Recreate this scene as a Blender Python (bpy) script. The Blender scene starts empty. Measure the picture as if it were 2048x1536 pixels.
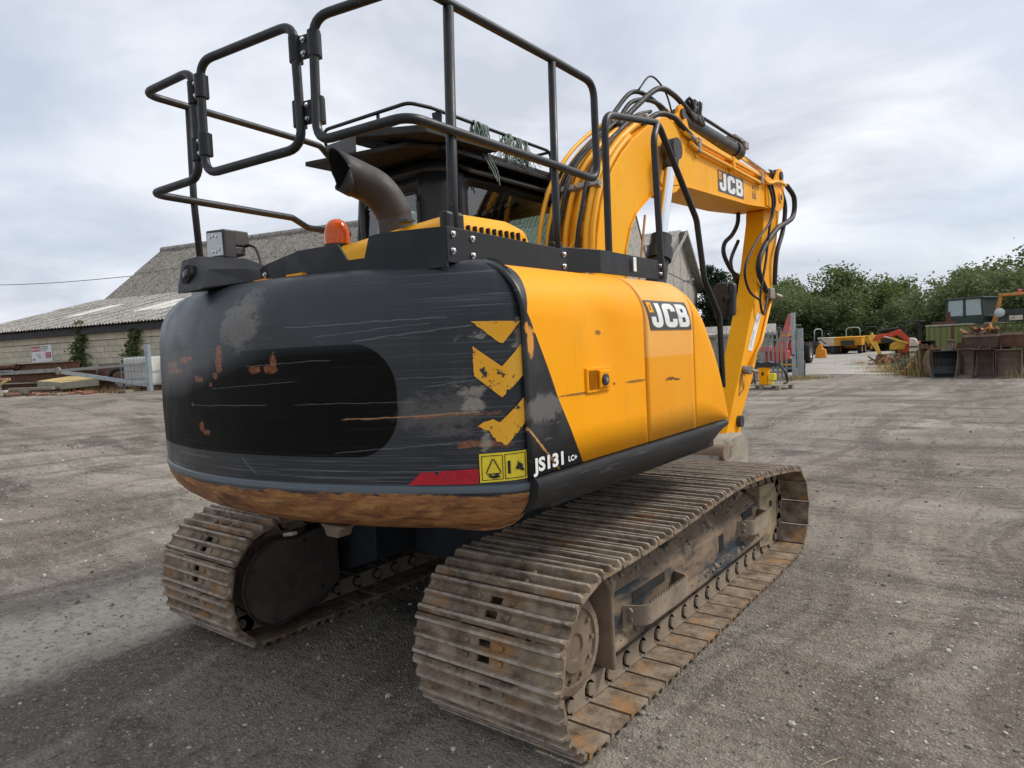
import bpy, bmesh, math, random
from mathutils import Vector, Matrix, noise
random.seed(7)
R = math.radians
sc = bpy.context.scene
COL = sc.collection

# ------------------------------------------------------------------ camera
CAM_POS = Vector((2.65, -3.60, 1.55))
YAW, PITCH, ROLL = 0.653827, -0.0508526, -0.0478446      # yaw is to the left of +Y
fw = Vector((-math.sin(YAW) * math.cos(PITCH), math.cos(YAW) * math.cos(PITCH), math.sin(PITCH)))
rt = Vector((math.cos(YAW), math.sin(YAW), 0)); up = rt.cross(fw)
rt2 = rt * math.cos(ROLL) + up * math.sin(ROLL); up2 = up * math.cos(ROLL) - rt * math.sin(ROLL)
cam = bpy.data.cameras.new('camera'); camo = bpy.data.objects.new('camera', cam); COL.objects.link(camo)
m = Matrix((rt2, up2, -fw)).transposed().to_4x4(); m.translation = CAM_POS; camo.matrix_world = m
cam.sensor_width = 36; cam.lens = 36 * 1371.05 / 2048; cam.clip_start = .05; cam.clip_end = 3000
sc.camera = camo

# ------------------------------------------------------------------ sky, sun, exposure
SUN_DIR = Vector((0.52, 0.58, 0.78)).normalized()
w = bpy.data.worlds.new('World'); sc.world = w; w.use_nodes = True
nt = w.node_tree; nt.nodes.clear()
def wn(t, **k):
    n = nt.nodes.new(t)
    for a, b in k.items(): setattr(n, a, b)
    return n
sky = wn('ShaderNodeTexSky', sky_type='NISHITA', sun_disc=False)
sky.sun_elevation = math.asin(SUN_DIR.z); sky.sun_rotation = math.atan2(SUN_DIR.x, SUN_DIR.y)
sky.air_density = 1.0; sky.dust_density = 1.5
tc = wn('ShaderNodeTexCoord'); sep = wn('ShaderNodeSeparateXYZ'); nt.links.new(tc.outputs['Generated'], sep.inputs[0])
def wm(op, a, b=None, c=None, clamp=False):
    n = wn('ShaderNodeMath', operation=op); n.use_clamp = clamp
    for i, v in enumerate((a, b, c)):
        if v is None: continue
        if isinstance(v, (int, float)): n.inputs[i].default_value = v
        else: nt.links.new(v, n.inputs[i])
    return n.outputs[0]
zc = wm('ADD', wm('MAXIMUM', sep.outputs[2], 0.0), 0.22)
cmb = wn('ShaderNodeCombineXYZ')
nt.links.new(wm('DIVIDE', sep.outputs[0], zc), cmb.inputs[0]); nt.links.new(wm('DIVIDE', sep.outputs[1], zc), cmb.inputs[1])
def wnoise(scale, detail, rough, dist=0., loc=(0, 0, 0)):
    mp = wn('ShaderNodeMapping'); mp.inputs['Location'].default_value = loc
    nt.links.new(cmb.outputs[0], mp.inputs[0])
    n = wn('ShaderNodeTexNoise'); n.inputs['Scale'].default_value = scale; n.inputs['Detail'].default_value = detail
    n.inputs['Roughness'].default_value = rough; n.inputs['Distortion'].default_value = dist
    nt.links.new(mp.outputs[0], n.inputs['Vector']); return n.outputs['Fac']
def wramp(v, stops):
    n = wn('ShaderNodeValToRGB'); e = n.color_ramp.elements
    while len(e) < len(stops): e.new(.5)
    for i, (p, c) in enumerate(stops): e[i].position = p; e[i].color = (*c, 1)
    nt.links.new(v, n.inputs[0]); return n.outputs[0]
cover = wramp(wnoise(.75, 5, .5, .3, (3.1, 1.7, 0)), [(.36, (0, 0, 0)), (.56, (1, 1, 1))])
shade = wramp(wnoise(1.5, 7, .55, .45, (-2.2, 5.3, 0)), [(.37, (5.6, 6.0, 6.8)), (.49, (7.1, 7.45, 8.1)), (.61, (8.8, 9.0, 9.5))])
skym = wn('ShaderNodeMixRGB', blend_type='MIX'); skym.inputs[0].default_value = .62
nt.links.new(sky.outputs[0], skym.inputs[1]); skym.inputs[2].default_value = (6.4, 7.2, 8.4, 1)
mix = wn('ShaderNodeMixRGB'); nt.links.new(wm('MULTIPLY_ADD', cover, .5, .45), mix.inputs[0])
nt.links.new(skym.outputs[0], mix.inputs[1]); nt.links.new(shade, mix.inputs[2])
bg = wn('ShaderNodeBackground'); bg.inputs[1].default_value = .060
nt.links.new(mix.outputs[0], bg.inputs[0])
wo = wn('ShaderNodeOutputWorld'); nt.links.new(bg.outputs[0], wo.inputs[0])
sl = bpy.data.lights.new('sun', 'SUN'); sl.energy = 1.5; sl.angle = R(11); sl.color = (1, .95, .88)
so = bpy.data.objects.new('sun', sl); COL.objects.link(so); so.rotation_euler = SUN_DIR.to_track_quat('Z', 'Y').to_euler()
so.location = (0, 0, 30)
vs = sc.view_settings; vs.view_transform = 'Standard'; vs.look = 'None'; vs.gamma = 1; vs.exposure = 0.92
vs.use_curve_mapping = False

# ------------------------------------------------------------------ helpers: meshes
class G:
    def __init__(s): s.v = []; s.f = []; s.m = []; s.uv = {}; s.M = None
    def add(s, vs, fs, mi=0):
        o = len(s.v)
        s.v += [tuple(s.M @ Vector(p)) if s.M else tuple(p) for p in vs]
        s.f += [tuple(i + o for i in f) for f in fs]; s.m += [mi] * len(fs); return s
    def box(s, a, b, mi=0, M=None):
        x0, y0, z0 = a; x1, y1, z1 = b
        vs = [(x, y, z) for x in (x0, x1) for y in (y0, y1) for z in (z0, z1)]
        if M: vs = [M @ Vector(p) for p in vs]
        return s.add(vs, [(0, 1, 3, 2), (4, 6, 7, 5), (0, 4, 5, 1), (2, 3, 7, 6), (0, 2, 6, 4), (1, 5, 7, 3)], mi)
    def prism(s, poly, ax, a, b, mi=0, caps=True):
        n = len(poly)
        def P(p, t): return {'x': (t, p[0], p[1]), 'y': (p[0], t, p[1]), 'z': (p[0], p[1], t)}[ax]
        vs = [P(p, a) for p in poly] + [P(p, b) for p in poly]
        fs = [(i, (i + 1) % n, (i + 1) % n + n, i + n) for i in range(n)]
        if caps: fs += [tuple(range(n - 1, -1, -1)), tuple(range(n, 2 * n))]
        return s.add(vs, fs, mi)
    def tube(s, pts, r, n=10, mi=0, cap=True, closed=False):
        pts = [Vector(p) for p in pts]; k = len(pts); rr = r if isinstance(r, (list, tuple)) else [r] * k
        vs = []; t0 = (pts[1] - pts[0]).normalized()
        nn = t0.orthogonal().normalized()
        for i, p in enumerate(pts):
            if closed: t = (pts[(i + 1) % k] - pts[i - 1])
            else: t = pts[min(i + 1, k - 1)] - pts[max(i - 1, 0)]
            if t.length < 1e-9: t = t0
            t.normalize(); nn = nn - t * nn.dot(t)
            if nn.length < 1e-6: nn = t.orthogonal()
            nn.normalize(); bb = t.cross(nn)
            vs += [p + (nn * math.cos(2 * math.pi * j / n) + bb * math.sin(2 * math.pi * j / n)) * rr[i] for j in range(n)]
        fs = []
        for i in range(k if closed else k - 1):
            a = i * n; b = ((i + 1) % k) * n
            fs += [(a + j, a + (j + 1) % n, b + (j + 1) % n, b + j) for j in range(n)]
        if cap and not closed: fs += [tuple(range(n - 1, -1, -1)), tuple(range((k - 1) * n, k * n))]
        return s.add(vs, fs, mi)
    def cyl(s, p0, p1, r, n=16, mi=0, r1=None, cap=True): return s.tube([p0, p1], [r, r if r1 is None else r1], n, mi, cap)
    def lathe(s, prof, M=None, n=24, mi=0, cap=False):
        vs = []
        for r_, z in prof:
            vs += [Vector((r_ * math.cos(2 * math.pi * j / n), r_ * math.sin(2 * math.pi * j / n), z)) for j in range(n)]
        if M: vs = [M @ p for p in vs]
        fs = [(i * n + j, i * n + (j + 1) % n, (i + 1) * n + (j + 1) % n, (i + 1) * n + j) for i in range(len(prof) - 1) for j in range(n)]
        if cap: fs += [tuple(range(n - 1, -1, -1)), tuple(range((len(prof) - 1) * n, len(prof) * n))]
        return s.add(vs, fs, mi)
    def grid(s, rows, mi=0, closed=False):
        n = len(rows[0]); vs = [p for r_ in rows for p in r_]
        fs = [(i * n + j, i * n + (j + 1) % n, (i + 1) * n + (j + 1) % n, (i + 1) * n + j) for i in range(len(rows) - 1) for j in range(n if closed else n - 1)]
        return s.add(vs, fs, mi)
    def mesh(s, name, smooth=False):
        me = bpy.data.meshes.new(name); me.from_pydata(s.v, [], s.f); me.update()
        if s.m and max(s.m) > 0: me.polygons.foreach_set('material_index', s.m)
        if smooth: me.polygons.foreach_set('use_smooth', [True] * len(me.polygons))
        return me
def link(name, me, mats=(), parent=None, loc=None, rot=None):
    o = bpy.data.objects.new(name, me); COL.objects.link(o)
    if me is not None and not me.materials:
        for x in (mats if isinstance(mats, (list, tuple)) else [mats]): me.materials.append(x)
    if parent is not None: o.parent = parent
    if loc is not None: o.location = loc
    if rot is not None: o.rotation_euler = rot
    return o
def obj(name, g, mats, parent=None, smooth=False, bevel=0, fix=True, seg=2, auto=None, solid=0):
    me = g.mesh(name, smooth)
    if fix:
        b = bmesh.new(); b.from_mesh(me); bmesh.ops.recalc_face_normals(b, faces=b.faces); b.to_mesh(me); b.free()
    if auto is not None:
        me.polygons.foreach_set('use_smooth', [True] * len(me.polygons)); me.set_sharp_from_angle(angle=R(auto))
    o = link(name, me, mats, parent)
    if solid:
        md = o.modifiers.new('solid', 'SOLIDIFY'); md.thickness = solid; md.offset = -1
    if bevel:
        md = o.modifiers.new('bevel', 'BEVEL'); md.width = bevel; md.segments = seg; md.limit_method = 'ANGLE'; md.angle_limit = R(35)
        md.harden_normals = False
    return o
def tag(o, label, cat, group=None, kind=None):
    if label: o['label'] = label
    if cat: o['category'] = cat
    if group: o['group'] = group
    if kind: o['kind'] = kind
    return o
def thing(name, label, cat, loc=(0, 0, 0), rz=0, group=None):
    o = bpy.data.objects.new(name, None); COL.objects.link(o); o.location = loc; o.rotation_euler = (0, 0, rz)
    o.empty_display_size = .2
    return tag(o, label, cat, group)
def copy_tree(o, parent=None):
    c = o.copy(); COL.objects.link(c); c.parent = parent
    for ch in list(o.children): copy_tree(ch, c)
    return c
def arc(c, r, a0, a1, n): return [(c[0] + r * math.cos(R(a0 + (a1 - a0) * i / n)), c[1] + r * math.sin(R(a0 + (a1 - a0) * i / n))) for i in range(n + 1)]
def fillet(pts, r, seg=6, closed=False):
    pts = [Vector(p) for p in pts]; out = []; n = len(pts)
    for i, p in enumerate(pts):
        if not closed and i in (0, n - 1): out.append(p); continue
        a = pts[i - 1] - p; b = pts[(i + 1) % n] - p; la, lb = a.length, b.length; a.normalize(); b.normalize()
        ang = a.angle(b); d = min(r / math.tan(ang / 2), la * .49, lb * .49)
        p0 = p + a * d; p1 = p + b * d
        for k in range(seg + 1):
            t = k / seg; out.append(p0 * (1 - t) ** 2 + p * 2 * t * (1 - t) + p1 * t * t)
    return out
def spline(pts, n=8):
    pts = [Vector(p) for p in pts]; P = [pts[0] * 2 - pts[1]] + pts + [pts[-1] * 2 - pts[-2]]; out = []
    for i in range(1, len(P) - 2):
        for k in range(n):
            t = k / n; a, b, c, d = P[i - 1:i + 3]
            out.append(.5 * (2 * b + (c - a) * t + (2 * a - 5 * b + 4 * c - d) * t * t + (3 * b - a - 3 * c + d) * t ** 3))
    return out + [pts[-1]]
def sstep(a, b, x):
    t = max(0, min(1, (x - a) / (b - a))); return t * t * (3 - 2 * t)
def gh(x, y):                      # height of the yard: level round the machine, rising to the left
    return .75 * sstep(4, 17, -x - .25 * y)

# ------------------------------------------------------------------ helpers: materials
class N:
    def __init__(s, name):
        s.mat = bpy.data.materials.new(name); s.mat.use_nodes = True; s.t = s.mat.node_tree; s.t.nodes.clear()
        s.out = s.t.nodes.new('ShaderNodeOutputMaterial'); s.b = s.t.nodes.new('ShaderNodeBsdfPrincipled')
        s.t.links.new(s.b.outputs[0], s.out.inputs[0])
    def n(s, t, **k):
        x = s.t.nodes.new(t)
        for a, b in k.items(): setattr(x, a, b)
        return x
    def put(s, sock, v):
        if isinstance(v, (int, float)): sock.default_value = v
        elif isinstance(v, (tuple, list)): sock.default_value = (*v, 1) if len(v) == 3 and sock.type == 'RGBA' else v
        else: s.t.links.new(v, sock)
    def co(s, which='Object'): return s.n('ShaderNodeTexCoord').outputs[which]
    def map(s, v, scale=(1, 1, 1), loc=(0, 0, 0), rot=(0, 0, 0)):
        x = s.n('ShaderNodeMapping'); s.t.links.new(v, x.inputs[0]); x.inputs['Scale'].default_value = scale
        x.inputs['Location'].default_value = loc; x.inputs['Rotation'].default_value = rot; return x.outputs[0]
    def noise(s, v, scale, detail=4, rough=.55, dist=0.):
        x = s.n('ShaderNodeTexNoise'); s.t.links.new(v, x.inputs['Vector']); x.inputs['Scale'].default_value = scale
        x.inputs['Detail'].default_value = detail; x.inputs['Roughness'].default_value = rough; x.inputs['Distortion'].default_value = dist
        return x.outputs['Fac']
    def voro(s, v, scale, feature='F1', out='Distance'):
        x = s.n('ShaderNodeTexVoronoi', feature=feature); s.t.links.new(v, x.inputs['Vector']); x.inputs['Scale'].default_value = scale
        return x.outputs[out]
    def ramp(s, v, stops, mode='LINEAR'):
        x = s.n('ShaderNodeValToRGB'); e = x.color_ramp.elements; x.color_ramp.interpolation = mode
        while len(e) < len(stops): e.new(.5)
        for i, (p, c) in enumerate(stops):
            e[i].position = p; e[i].color = (c, c, c, 1) if isinstance(c, (int, float)) else (*c, 1)
        s.t.links.new(v, x.inputs[0]); return x.outputs[0]
    def mix(s, f, a, b, mode='MIX'):
        x = s.n('ShaderNodeMixRGB', blend_type=mode); s.put(x.inputs[0], f); s.put(x.inputs[1], a); s.put(x.inputs[2], b); return x.outputs[0]
    def m(s, op, a, b=None, c=None, clamp=False):
        x = s.n('ShaderNodeMath', operation=op); x.use_clamp = clamp
        for i, v in enumerate((a, b, c)):
            if v is not None: s.put(x.inputs[i], v)
        return x.outputs[0]
    def xyz(s, v):
        x = s.n('ShaderNodeSeparateXYZ'); s.t.links.new(v, x.inputs[0]); return x.outputs
    def rnd(s): return s.n('ShaderNodeObjectInfo').outputs['Random']
    def step(s, v, e, soft=.002):   # 0 below e, 1 above
        return s.m('MULTIPLY_ADD', s.m('SUBTRACT', v, e), 1 / soft, .5, clamp=True)
    def bump(s, h, strength=.3, dist=.01):
        x = s.n('ShaderNodeBump'); x.inputs['Strength'].default_value = strength; x.inputs['Distance'].default_value = dist
        s.t.links.new(h, x.inputs['Height']); s.t.links.new(x.outputs[0], s.b.inputs['Normal'])
    def set(s, col=None, rough=None, metal=None, spec=None, coat=None, **k):
        if col is not None: s.put(s.b.inputs['Base Color'], col)
        if rough is not None: s.put(s.b.inputs['Roughness'], rough)
        if metal is not None: s.put(s.b.inputs['Metallic'], metal)
        if spec is not None: s.put(s.b.inputs['Specular IOR Level'], spec)
        if coat is not None: s.put(s.b.inputs['Coat Weight'], coat)
        for a, v in k.items(): s.put(s.b.inputs[a], v)
        return s.mat
MAT = {}
def simple(name, col, rough=.5, metal=0., var=.25, scale=6., spec=.5, bump=0.):
    if name in MAT: return MAT[name]
    n = N(name); o = n.co()
    f = n.noise(o, scale, 5, .6)
    d = tuple(c * (1 - var) for c in col); l = tuple(min(1, c * (1 + var)) for c in col)
    c = n.ramp(f, [(.3, d), (.7, l)])
    n.set(c, n.ramp(n.noise(o, scale * 2.3, 3), [(.3, max(0, rough - .1)), (.7, min(1, rough + .1))]), metal, spec)
    if bump: n.bump(n.noise(o, scale * 8, 4), bump, .005)
    MAT[name] = n.mat; return n.mat
# ------------------------------------------------------------------ machine materials
def yellow_paint(name, a=(.92, .345, .0005), b=(.95, .39, .0015), dirt=.25, rough=.46):
    n = N(name); o = n.co()
    f = n.noise(o, 1.7, 4)
    c = n.mix(n.ramp(f, [(.35, 0.), (.65, 1.)]), a, b)
    g = n.ramp(n.noise(n.map(o, (1, 1, .35)), 9, 7, .7), [(.56, 0.), (.78, 1.)])
    c = n.mix(n.m('MULTIPLY', g, dirt), c, (.30, .17, .05))
    sp = n.ramp(n.noise(o, 38, 2, .6), [(.72, 0.), (.76, 1.)])
    c = n.mix(n.m('MULTIPLY', sp, .5), c, (.10, .06, .02))
    n.set(c, n.ramp(n.noise(o, 5, 5), [(.3, rough - .08), (.7, rough + .12)]), 0, .16)
    n.bump(n.noise(o, 2.2, 2), .06, .02)
    return n.mat
Y = yellow_paint('yellow_paint')
YB = yellow_paint('boom_yellow_paint', (.90, .375, .006), (.94, .45, .018), .35, .45)
YD = yellow_paint('worn_dipper_yellow_paint', (.90, .36, .002), (.93, .41, .005), .8, .48)
K = simple('black_satin_paint', (.010, .011, .0125), .45, var=.3, scale=5, spec=.32)
def rail_paint():
    n = N('black_rail_paint'); o = n.co()
    c = n.ramp(n.noise(o, 9, 5), [(.3, (.010, .0115, .013)), (.7, (.019, .021, .023))])
    c = n.mix(n.ramp(n.noise(o, 55, 4, .75), [(.66, 0.), (.70, .8)]), c, (.13, .12, .11))
    c = n.mix(n.ramp(n.noise(o, 14, 5, .75), [(.68, 0.), (.72, .7)]), c, (.09, .05, .03))
    n.set(c, n.ramp(n.noise(o, 20, 4), [(.3, .34), (.7, .55)]), 0, .38); n.bump(n.noise(o, 40, 4), .15, .003); return n.mat
KR = rail_paint()
RUB = simple('black_rubber', (.014, .014, .014), .62, var=.3, scale=20)
PLA = simple('dark_plastic', (.03, .03, .031), .55, var=.2, scale=10)
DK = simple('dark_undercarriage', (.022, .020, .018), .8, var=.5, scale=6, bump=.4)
CHR = simple('chrome', (.85, .86, .88), .08, 1., var=.02)
ZINC = simple('zinc_bolt', (.55, .55, .56), .35, 1., var=.2, scale=60)
STEEL = simple('cast_steel', (.30, .27, .23), .6, .6, var=.3, scale=25, bump=.3)
WHITE = simple('white_print', (.80, .80, .78), .5, var=.04)
GREYP = simple('grey_print', (.05, .053, .055), .5, var=.1)
EXH = simple('exhaust_grey', (.045, .041, .038), .62, .2, var=.25, scale=7)
HOLE = simple('dark_hole', (.006, .006, .006), .9, var=.1)
LAMP = simple('lamp_lens', (.55, .58, .58), .15, 0., var=.15, scale=90)
SILV = simple('silver_box_paint', (.33, .34, .34), .5, .2, var=.15)
YL = simple('label_yellow', (.85, .66, .03), .45, var=.12, scale=30)
RED = simple('reflector_red', (.42, .006, .02), .35, var=.25, scale=40)
ROPE = simple('green_rope', (.20, .27, .23), .85, var=.4, scale=40)
BRONZE = simple('copper_pipe', (.55, .28, .12), .35, .6, var=.2, scale=10)

def amber():
    n = N('amber_lens'); o = n.co()
    n.set((.95, .16, .01), .18, 0, .6, **{'Transmission Weight': .35, 'IOR': 1.45, 'Subsurface Weight': .2})
    wv = n.n('ShaderNodeTexWave', wave_type='BANDS', bands_direction='Z'); n.t.links.new(o, wv.inputs[0]); wv.inputs['Scale'].default_value = 22
    n.bump(wv.outputs['Fac'], .25, .002); return n.mat
AMB = amber()
def glass(name, tint=(.74, .90, .84), rough=.02):
    n = N(name)
    tr = n.n('ShaderNodeBsdfTransparent'); tr.inputs[0].default_value = (*tint, 1)
    gl = n.n('ShaderNodeBsdfGlossy'); gl.inputs[1].default_value = rough
    fr = n.n('ShaderNodeFresnel'); fr.inputs[0].default_value = 1.5
    mx = n.n('ShaderNodeMixShader'); n.put(mx.inputs[0], n.m('ADD', fr.outputs[0], .10))
    n.t.links.new(tr.outputs[0], mx.inputs[1]); n.t.links.new(gl.outputs[0], mx.inputs[2]); n.t.links.new(mx.outputs[0], n.out.inputs[0])
    n.t.nodes.remove(n.b); return n.mat
GLASS = glass('cab_glass')

def track_steel():
    n = N('track_steel'); o = n.co(); r = n.rnd()
    off = n.n('ShaderNodeVectorMath', operation='ADD'); n.t.links.new(o, off.inputs[0])
    cb = n.n('ShaderNodeCombineXYZ'); n.put(cb.inputs[0], n.m('MULTIPLY', r, 37.)); n.put(cb.inputs[1], n.m('MULTIPLY', r, 91.)); n.t.links.new(cb.outputs[0], off.inputs[1])
    v = off.outputs[0]
    c = n.ramp(n.noise(v, 9, 7, .65), [(.28, (.058, .043, .032)), (.43, (.165, .123, .085)), (.57, (.275, .212, .152)), (.76, (.41, .335, .255))])
    c = n.mix(n.ramp(n.noise(v, 5, 5, .6), [(.55, 0.), (.68, .85)]), c, (.34, .18, .07))
    c = n.mix(n.ramp(n.noise(v, 70, 4, .75), [(.62, 0.), (.70, .7)]), c, (.55, .49, .41))
    c = n.mix(n.ramp(n.noise(v, 14, 4, .7), [(.60, 0.), (.70, .75)]), c, (.045, .037, .034))
    z = n.xyz(o)[2]
    wear = n.m('MULTIPLY', n.step(z, .0335, .006), n.ramp(n.noise(v, 30, 4), [(.35, .2), (.62, 1.)]))
    c = n.mix(n.m('MULTIPLY', wear, .7), c, (.50, .455, .40))
    n.set(c, n.ramp(n.noise(v, 20, 3), [(.3, .45), (.7, .85)]), n.m('MULTIPLY', wear, .25), .22)
    n.bump(n.m('ADD', n.noise(v, 45, 6, .75), n.m('MULTIPLY', n.noise(v, 9, 3), 1.5)), .7, .008); return n.mat
TRK = track_steel()
def mud(name, a, b, cmask=None, c=None):
    n = N(name); o = n.co()
    col = n.ramp(n.noise(o, 4, 7, .65), [(.3, a), (.7, b)])
    col = n.mix(n.ramp(n.noise(o, 22, 4, .7), [(.60, 0.), (.75, .7)]), col, (.045, .035, .027))
    if c: col = n.mix(n.ramp(n.noise(n.map(o, (1, .5, 1.6)), 3.2, 6, .65), [(cmask - .05, 0.), (cmask + .05, 1.)]), col, c)
    n.set(col, .8, 0, .3); n.bump(n.noise(o, 30, 6, .7), .6, .008); return n.mat
MUD = mud('dried_mud', (.125, .090, .065), (.29, .218, .155))
FRAME = mud('muddy_blue_black_frame', (.145, .10, .067), (.29, .21, .14), .53, (.034, .043, .050))
SAND = mud('sandy_mud', (.20, .155, .105), (.40, .31, .195), .6, (.10, .08, .06))
BUCK = mud('worn_bucket_steel', (.24, .205, .16), (.40, .35, .28), .62, (.12, .10, .09))

def counterweight_mat():
    n = N('counterweight_scuffed_black'); uv = n.co('UV'); u, v = n.xyz(uv)[0], n.xyz(uv)[1]
    def rr(cu, cv, hu, hv, r, wob=0.):
        du = n.m('ABSOLUTE', n.m('SUBTRACT', u, cu)); dv = n.m('ABSOLUTE', n.m('SUBTRACT', v, cv))
        qu = n.m('MAXIMUM', n.m('ADD', du, r - hu), 0.); qv = n.m('MAXIMUM', n.m('ADD', dv, r - hv), 0.)
        d = n.m('SUBTRACT', n.m('SQRT', n.m('ADD', n.m('MULTIPLY', qu, qu), n.m('MULTIPLY', qv, qv))), r)
        if wob: d = n.m('ADD', d, n.m('MULTIPLY', n.m('SUBTRACT', n.noise(n.map(uv, (.6, 1.3, 1)), 15, 8, .8), .5), wob))
        return d
    c = n.mix(n.ramp(n.noise(uv, 2.2, 4), [(.3, 0.), (.7, 1.)]), (.018, .021, .026), (.031, .035, .041))
    vst = n.ramp(n.noise(n.map(uv, (30, 1.6, 1)), 1, 4), [(.45, 0.), (.75, .22)])
    c = n.mix(vst, c, (.040, .045, .052))
    patch = n.step(rr(-.75, 1.390, 1.63, .205, .17), 0., .004)           # 1 outside
    tl = n.step(v, n.m('MULTIPLY_ADD', n.m('MULTIPLY_ADD', u, 1.4, .5, clamp=True), .16, 1.45), .10)
    inp = n.m('MULTIPLY', n.m('SUBTRACT', 1., patch), n.m('SUBTRACT', 1., tl)); patch = n.m('SUBTRACT', 1., inp)
    c = n.mix(inp, c, (.0052, .0050, .0040))
    # horizontal scratches
    s1 = n.noise(n.map(uv, (1.1, 95, 1)), 1., 5, .75)
    low = n.ramp(n.noise(n.map(uv, (1, 2.5, 1)), 3.1, 4, .65), [(.48, 0.), (.66, 1.)])
    zone = n.m('ADD', n.m('MULTIPLY', n.step(u, .95, .5), .55), n.m('MULTIPLY', n.m('SUBTRACT', 1., n.step(v, 1.21, .10)), .8), clamp=True)
    amt = n.m('MULTIPLY', n.m('ADD', n.m('MULTIPLY', low, .45), zone, clamp=True), n.m('MULTIPLY_ADD', patch, .8, .2))
    scr = n.m('MULTIPLY', n.ramp(s1, [(.53, 0.), (.66, 1.)]), amt)
    c = n.mix(n.m('MULTIPLY', scr, .85), c, (.165, .18, .20))
    s2 = n.noise(n.map(uv, (.7, 210, 1), (3, 0, 0), (0, 0, .035)), 1., 3, .6)
    c = n.mix(n.m('MULTIPLY', n.ramp(s2, [(.70, 0.), (.74, .8)]), n.m('MULTIPLY_ADD', low, .6, .2)), c, (.32, .31, .30))
    # ground-off filler patches
    def blob(cu, cv, hu, hv, wob, col, k=1., soft=.035, r=None):
        nonlocal c
        f = n.m('SUBTRACT', 1., n.step(rr(cu, cv, hu, hv, r or min(hu, hv), wob), 0., soft))
        f = n.m('MULTIPLY', f, n.ramp(n.noise(uv, 60, 5, .8), [(.25, .4), (.6, 1.)]))
        c = n.mix(n.m('MULTIPLY', f, k), c, col); return f
    blob(.150, 1.700, .11, .085, .30, (.16, .15, .135), .85)
    blob(.215, 1.765, .065, .055, .26, (.15, .14, .125), .7)
    blob(1.035, 1.335, .14, .055, .30, (.115, .11, .10), .75, .04)
    blob(1.10, 1.36, .07, .08, .30, (.10, .097, .09), .5, .04)
    RU = n.ramp(n.noise(uv, 70, 4, .7), [(.3, (.11, .042, .022)), (.55, (.27, .105, .05)), (.75, (.40, .20, .11))])
    for cu, cv, hu, hv in ((-.50, 1.555, .09, .012), (-.46, 1.525, .11, .009), (-.30, 1.572, .07, .014), (.012, 1.565, .020, .055),
                           (-.02, 1.497, .018, .016), (-.16, 1.483, .035, .009), (-.06, 1.46, .014, .012), (.25, 1.517, .030, .012), (.335, 1.52, .034, .012), (.35, 1.555, .016, .025),
                           (-.24, 1.375, .012, .009), (-.165, 1.282, .016, .016), (-.115, 1.262, .030, .010), (1.19, 1.225, .10, .012), (1.10, 1.33, .16, .004), (1.21, 1.285, .05, .010)):
        blob(cu, cv, hu, hv, .085, RU, .95, .006)
    # single long scratches
    def line(u0, z0, u1, z1, wd, col, k):
        nonlocal c
        zz = n.m('MULTIPLY_ADD', u, (z1 - z0) / (u1 - u0), z0 - u0 * (z1 - z0) / (u1 - u0))
        zz = n.m('ADD', zz, n.m('MULTIPLY', n.m('SUBTRACT', n.noise(n.map(uv, (9, .1, 1), (z0 * 7, 0, 0)), 1.2, 3), .5), .012))
        f = n.m('SUBTRACT', 1., n.step(n.m('ABSOLUTE', n.m('SUBTRACT', v, zz)), n.m('MULTIPLY', n.noise(n.map(uv, (30, 30, 1)), 1., 2), wd * 2), .0015))
        f = n.m('MULTIPLY', f, n.m('MULTIPLY', n.step(u, u0, .02), n.m('SUBTRACT', 1., n.step(u, u1, .02))))
        c = n.mix(n.m('MULTIPLY', f, k), c, col)
    for a_ in ((.42, 1.668, 1.08, 1.672, .0018), (.55, 1.628, 1.02, 1.655, .0012), (.72, 1.605, 1.17, 1.640, .0020), (-.25, 1.375, .30, 1.380, .0014), (.45, 1.380, .95, 1.383, .0012), (.20, 1.532, .62, 1.541, .0012), (-.05, 1.445, .45, 1.468, .0010), (.88, 1.466, 1.16, 1.462, .0012), (.14, 1.165, .22, 1.105, .0030), (.62, 1.20, 1.10, 1.235, .0014), (.98, 1.43, 1.20, 1.455, .0016)): line(*a_, (.22, .23, .24), .40)
    line(.66, 1.322, 1.17, 1.338, .0028, (.34, .19, .11), .8)
    # pale gouges near the chevron stripes
    for cu, cv, hu, hv in ((1.155, 1.36, .030, .022), (1.195, 1.255, .018, .045), (1.335, 1.60, .018, .05), (1.14, 1.41, .05, .012), (1.16, 1.60, .05, .006)):
        blob(cu, cv, hu, hv, .14, (.36, .32, .26), .75, .010)
    # lower edge worn to rust
    hl = n.m('MULTIPLY_ADD', n.m('SUBTRACT', n.noise(n.map(uv, (3, 14, 1)), 1.3, 6, .75), .5), .10, 1.046)
    rust = n.ramp(n.noise(n.map(uv, (4.5, 20, 1)), 1.4, 9, .78, .6), [(.28, (.065, .032, .019)), (.42, (.19, .078, .033)), (.54, (.34, .155, .055)), (.68, (.54, .30, .12))])
    rust = n.mix(n.ramp(n.noise(n.map(uv, (2.2, 9, 1), (7, 2, 0)), 1.4, 4), [(.56, 0.), (.66, .8)]), rust, (.075, .030, .018))
    rust = n.mix(n.ramp(n.noise(n.map(uv, (5, 30, 1), (1, 5, 0)), 1.2, 3), [(.64, 0.), (.70, .55)]), rust, (.045, .05, .05))
    rust = n.mix(n.ramp(n.noise(n.map(uv, (4, 22, 1), (11, 5, 0)), 1.2, 3), [(.66, 0.), (.72, .7)]), rust, (.38, .33, .20))
    band = n.m('MULTIPLY', n.step(v, 1.056, .012), n.m('SUBTRACT', 1., n.step(v, 1.082, .012)))
    c = n.mix(n.m('MULTIPLY', band, .65), c, (.155, .195, .225))
    isr = n.m('SUBTRACT', 1., n.step(v, hl, .006))
    c = n.mix(isr, c, rust)
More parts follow.
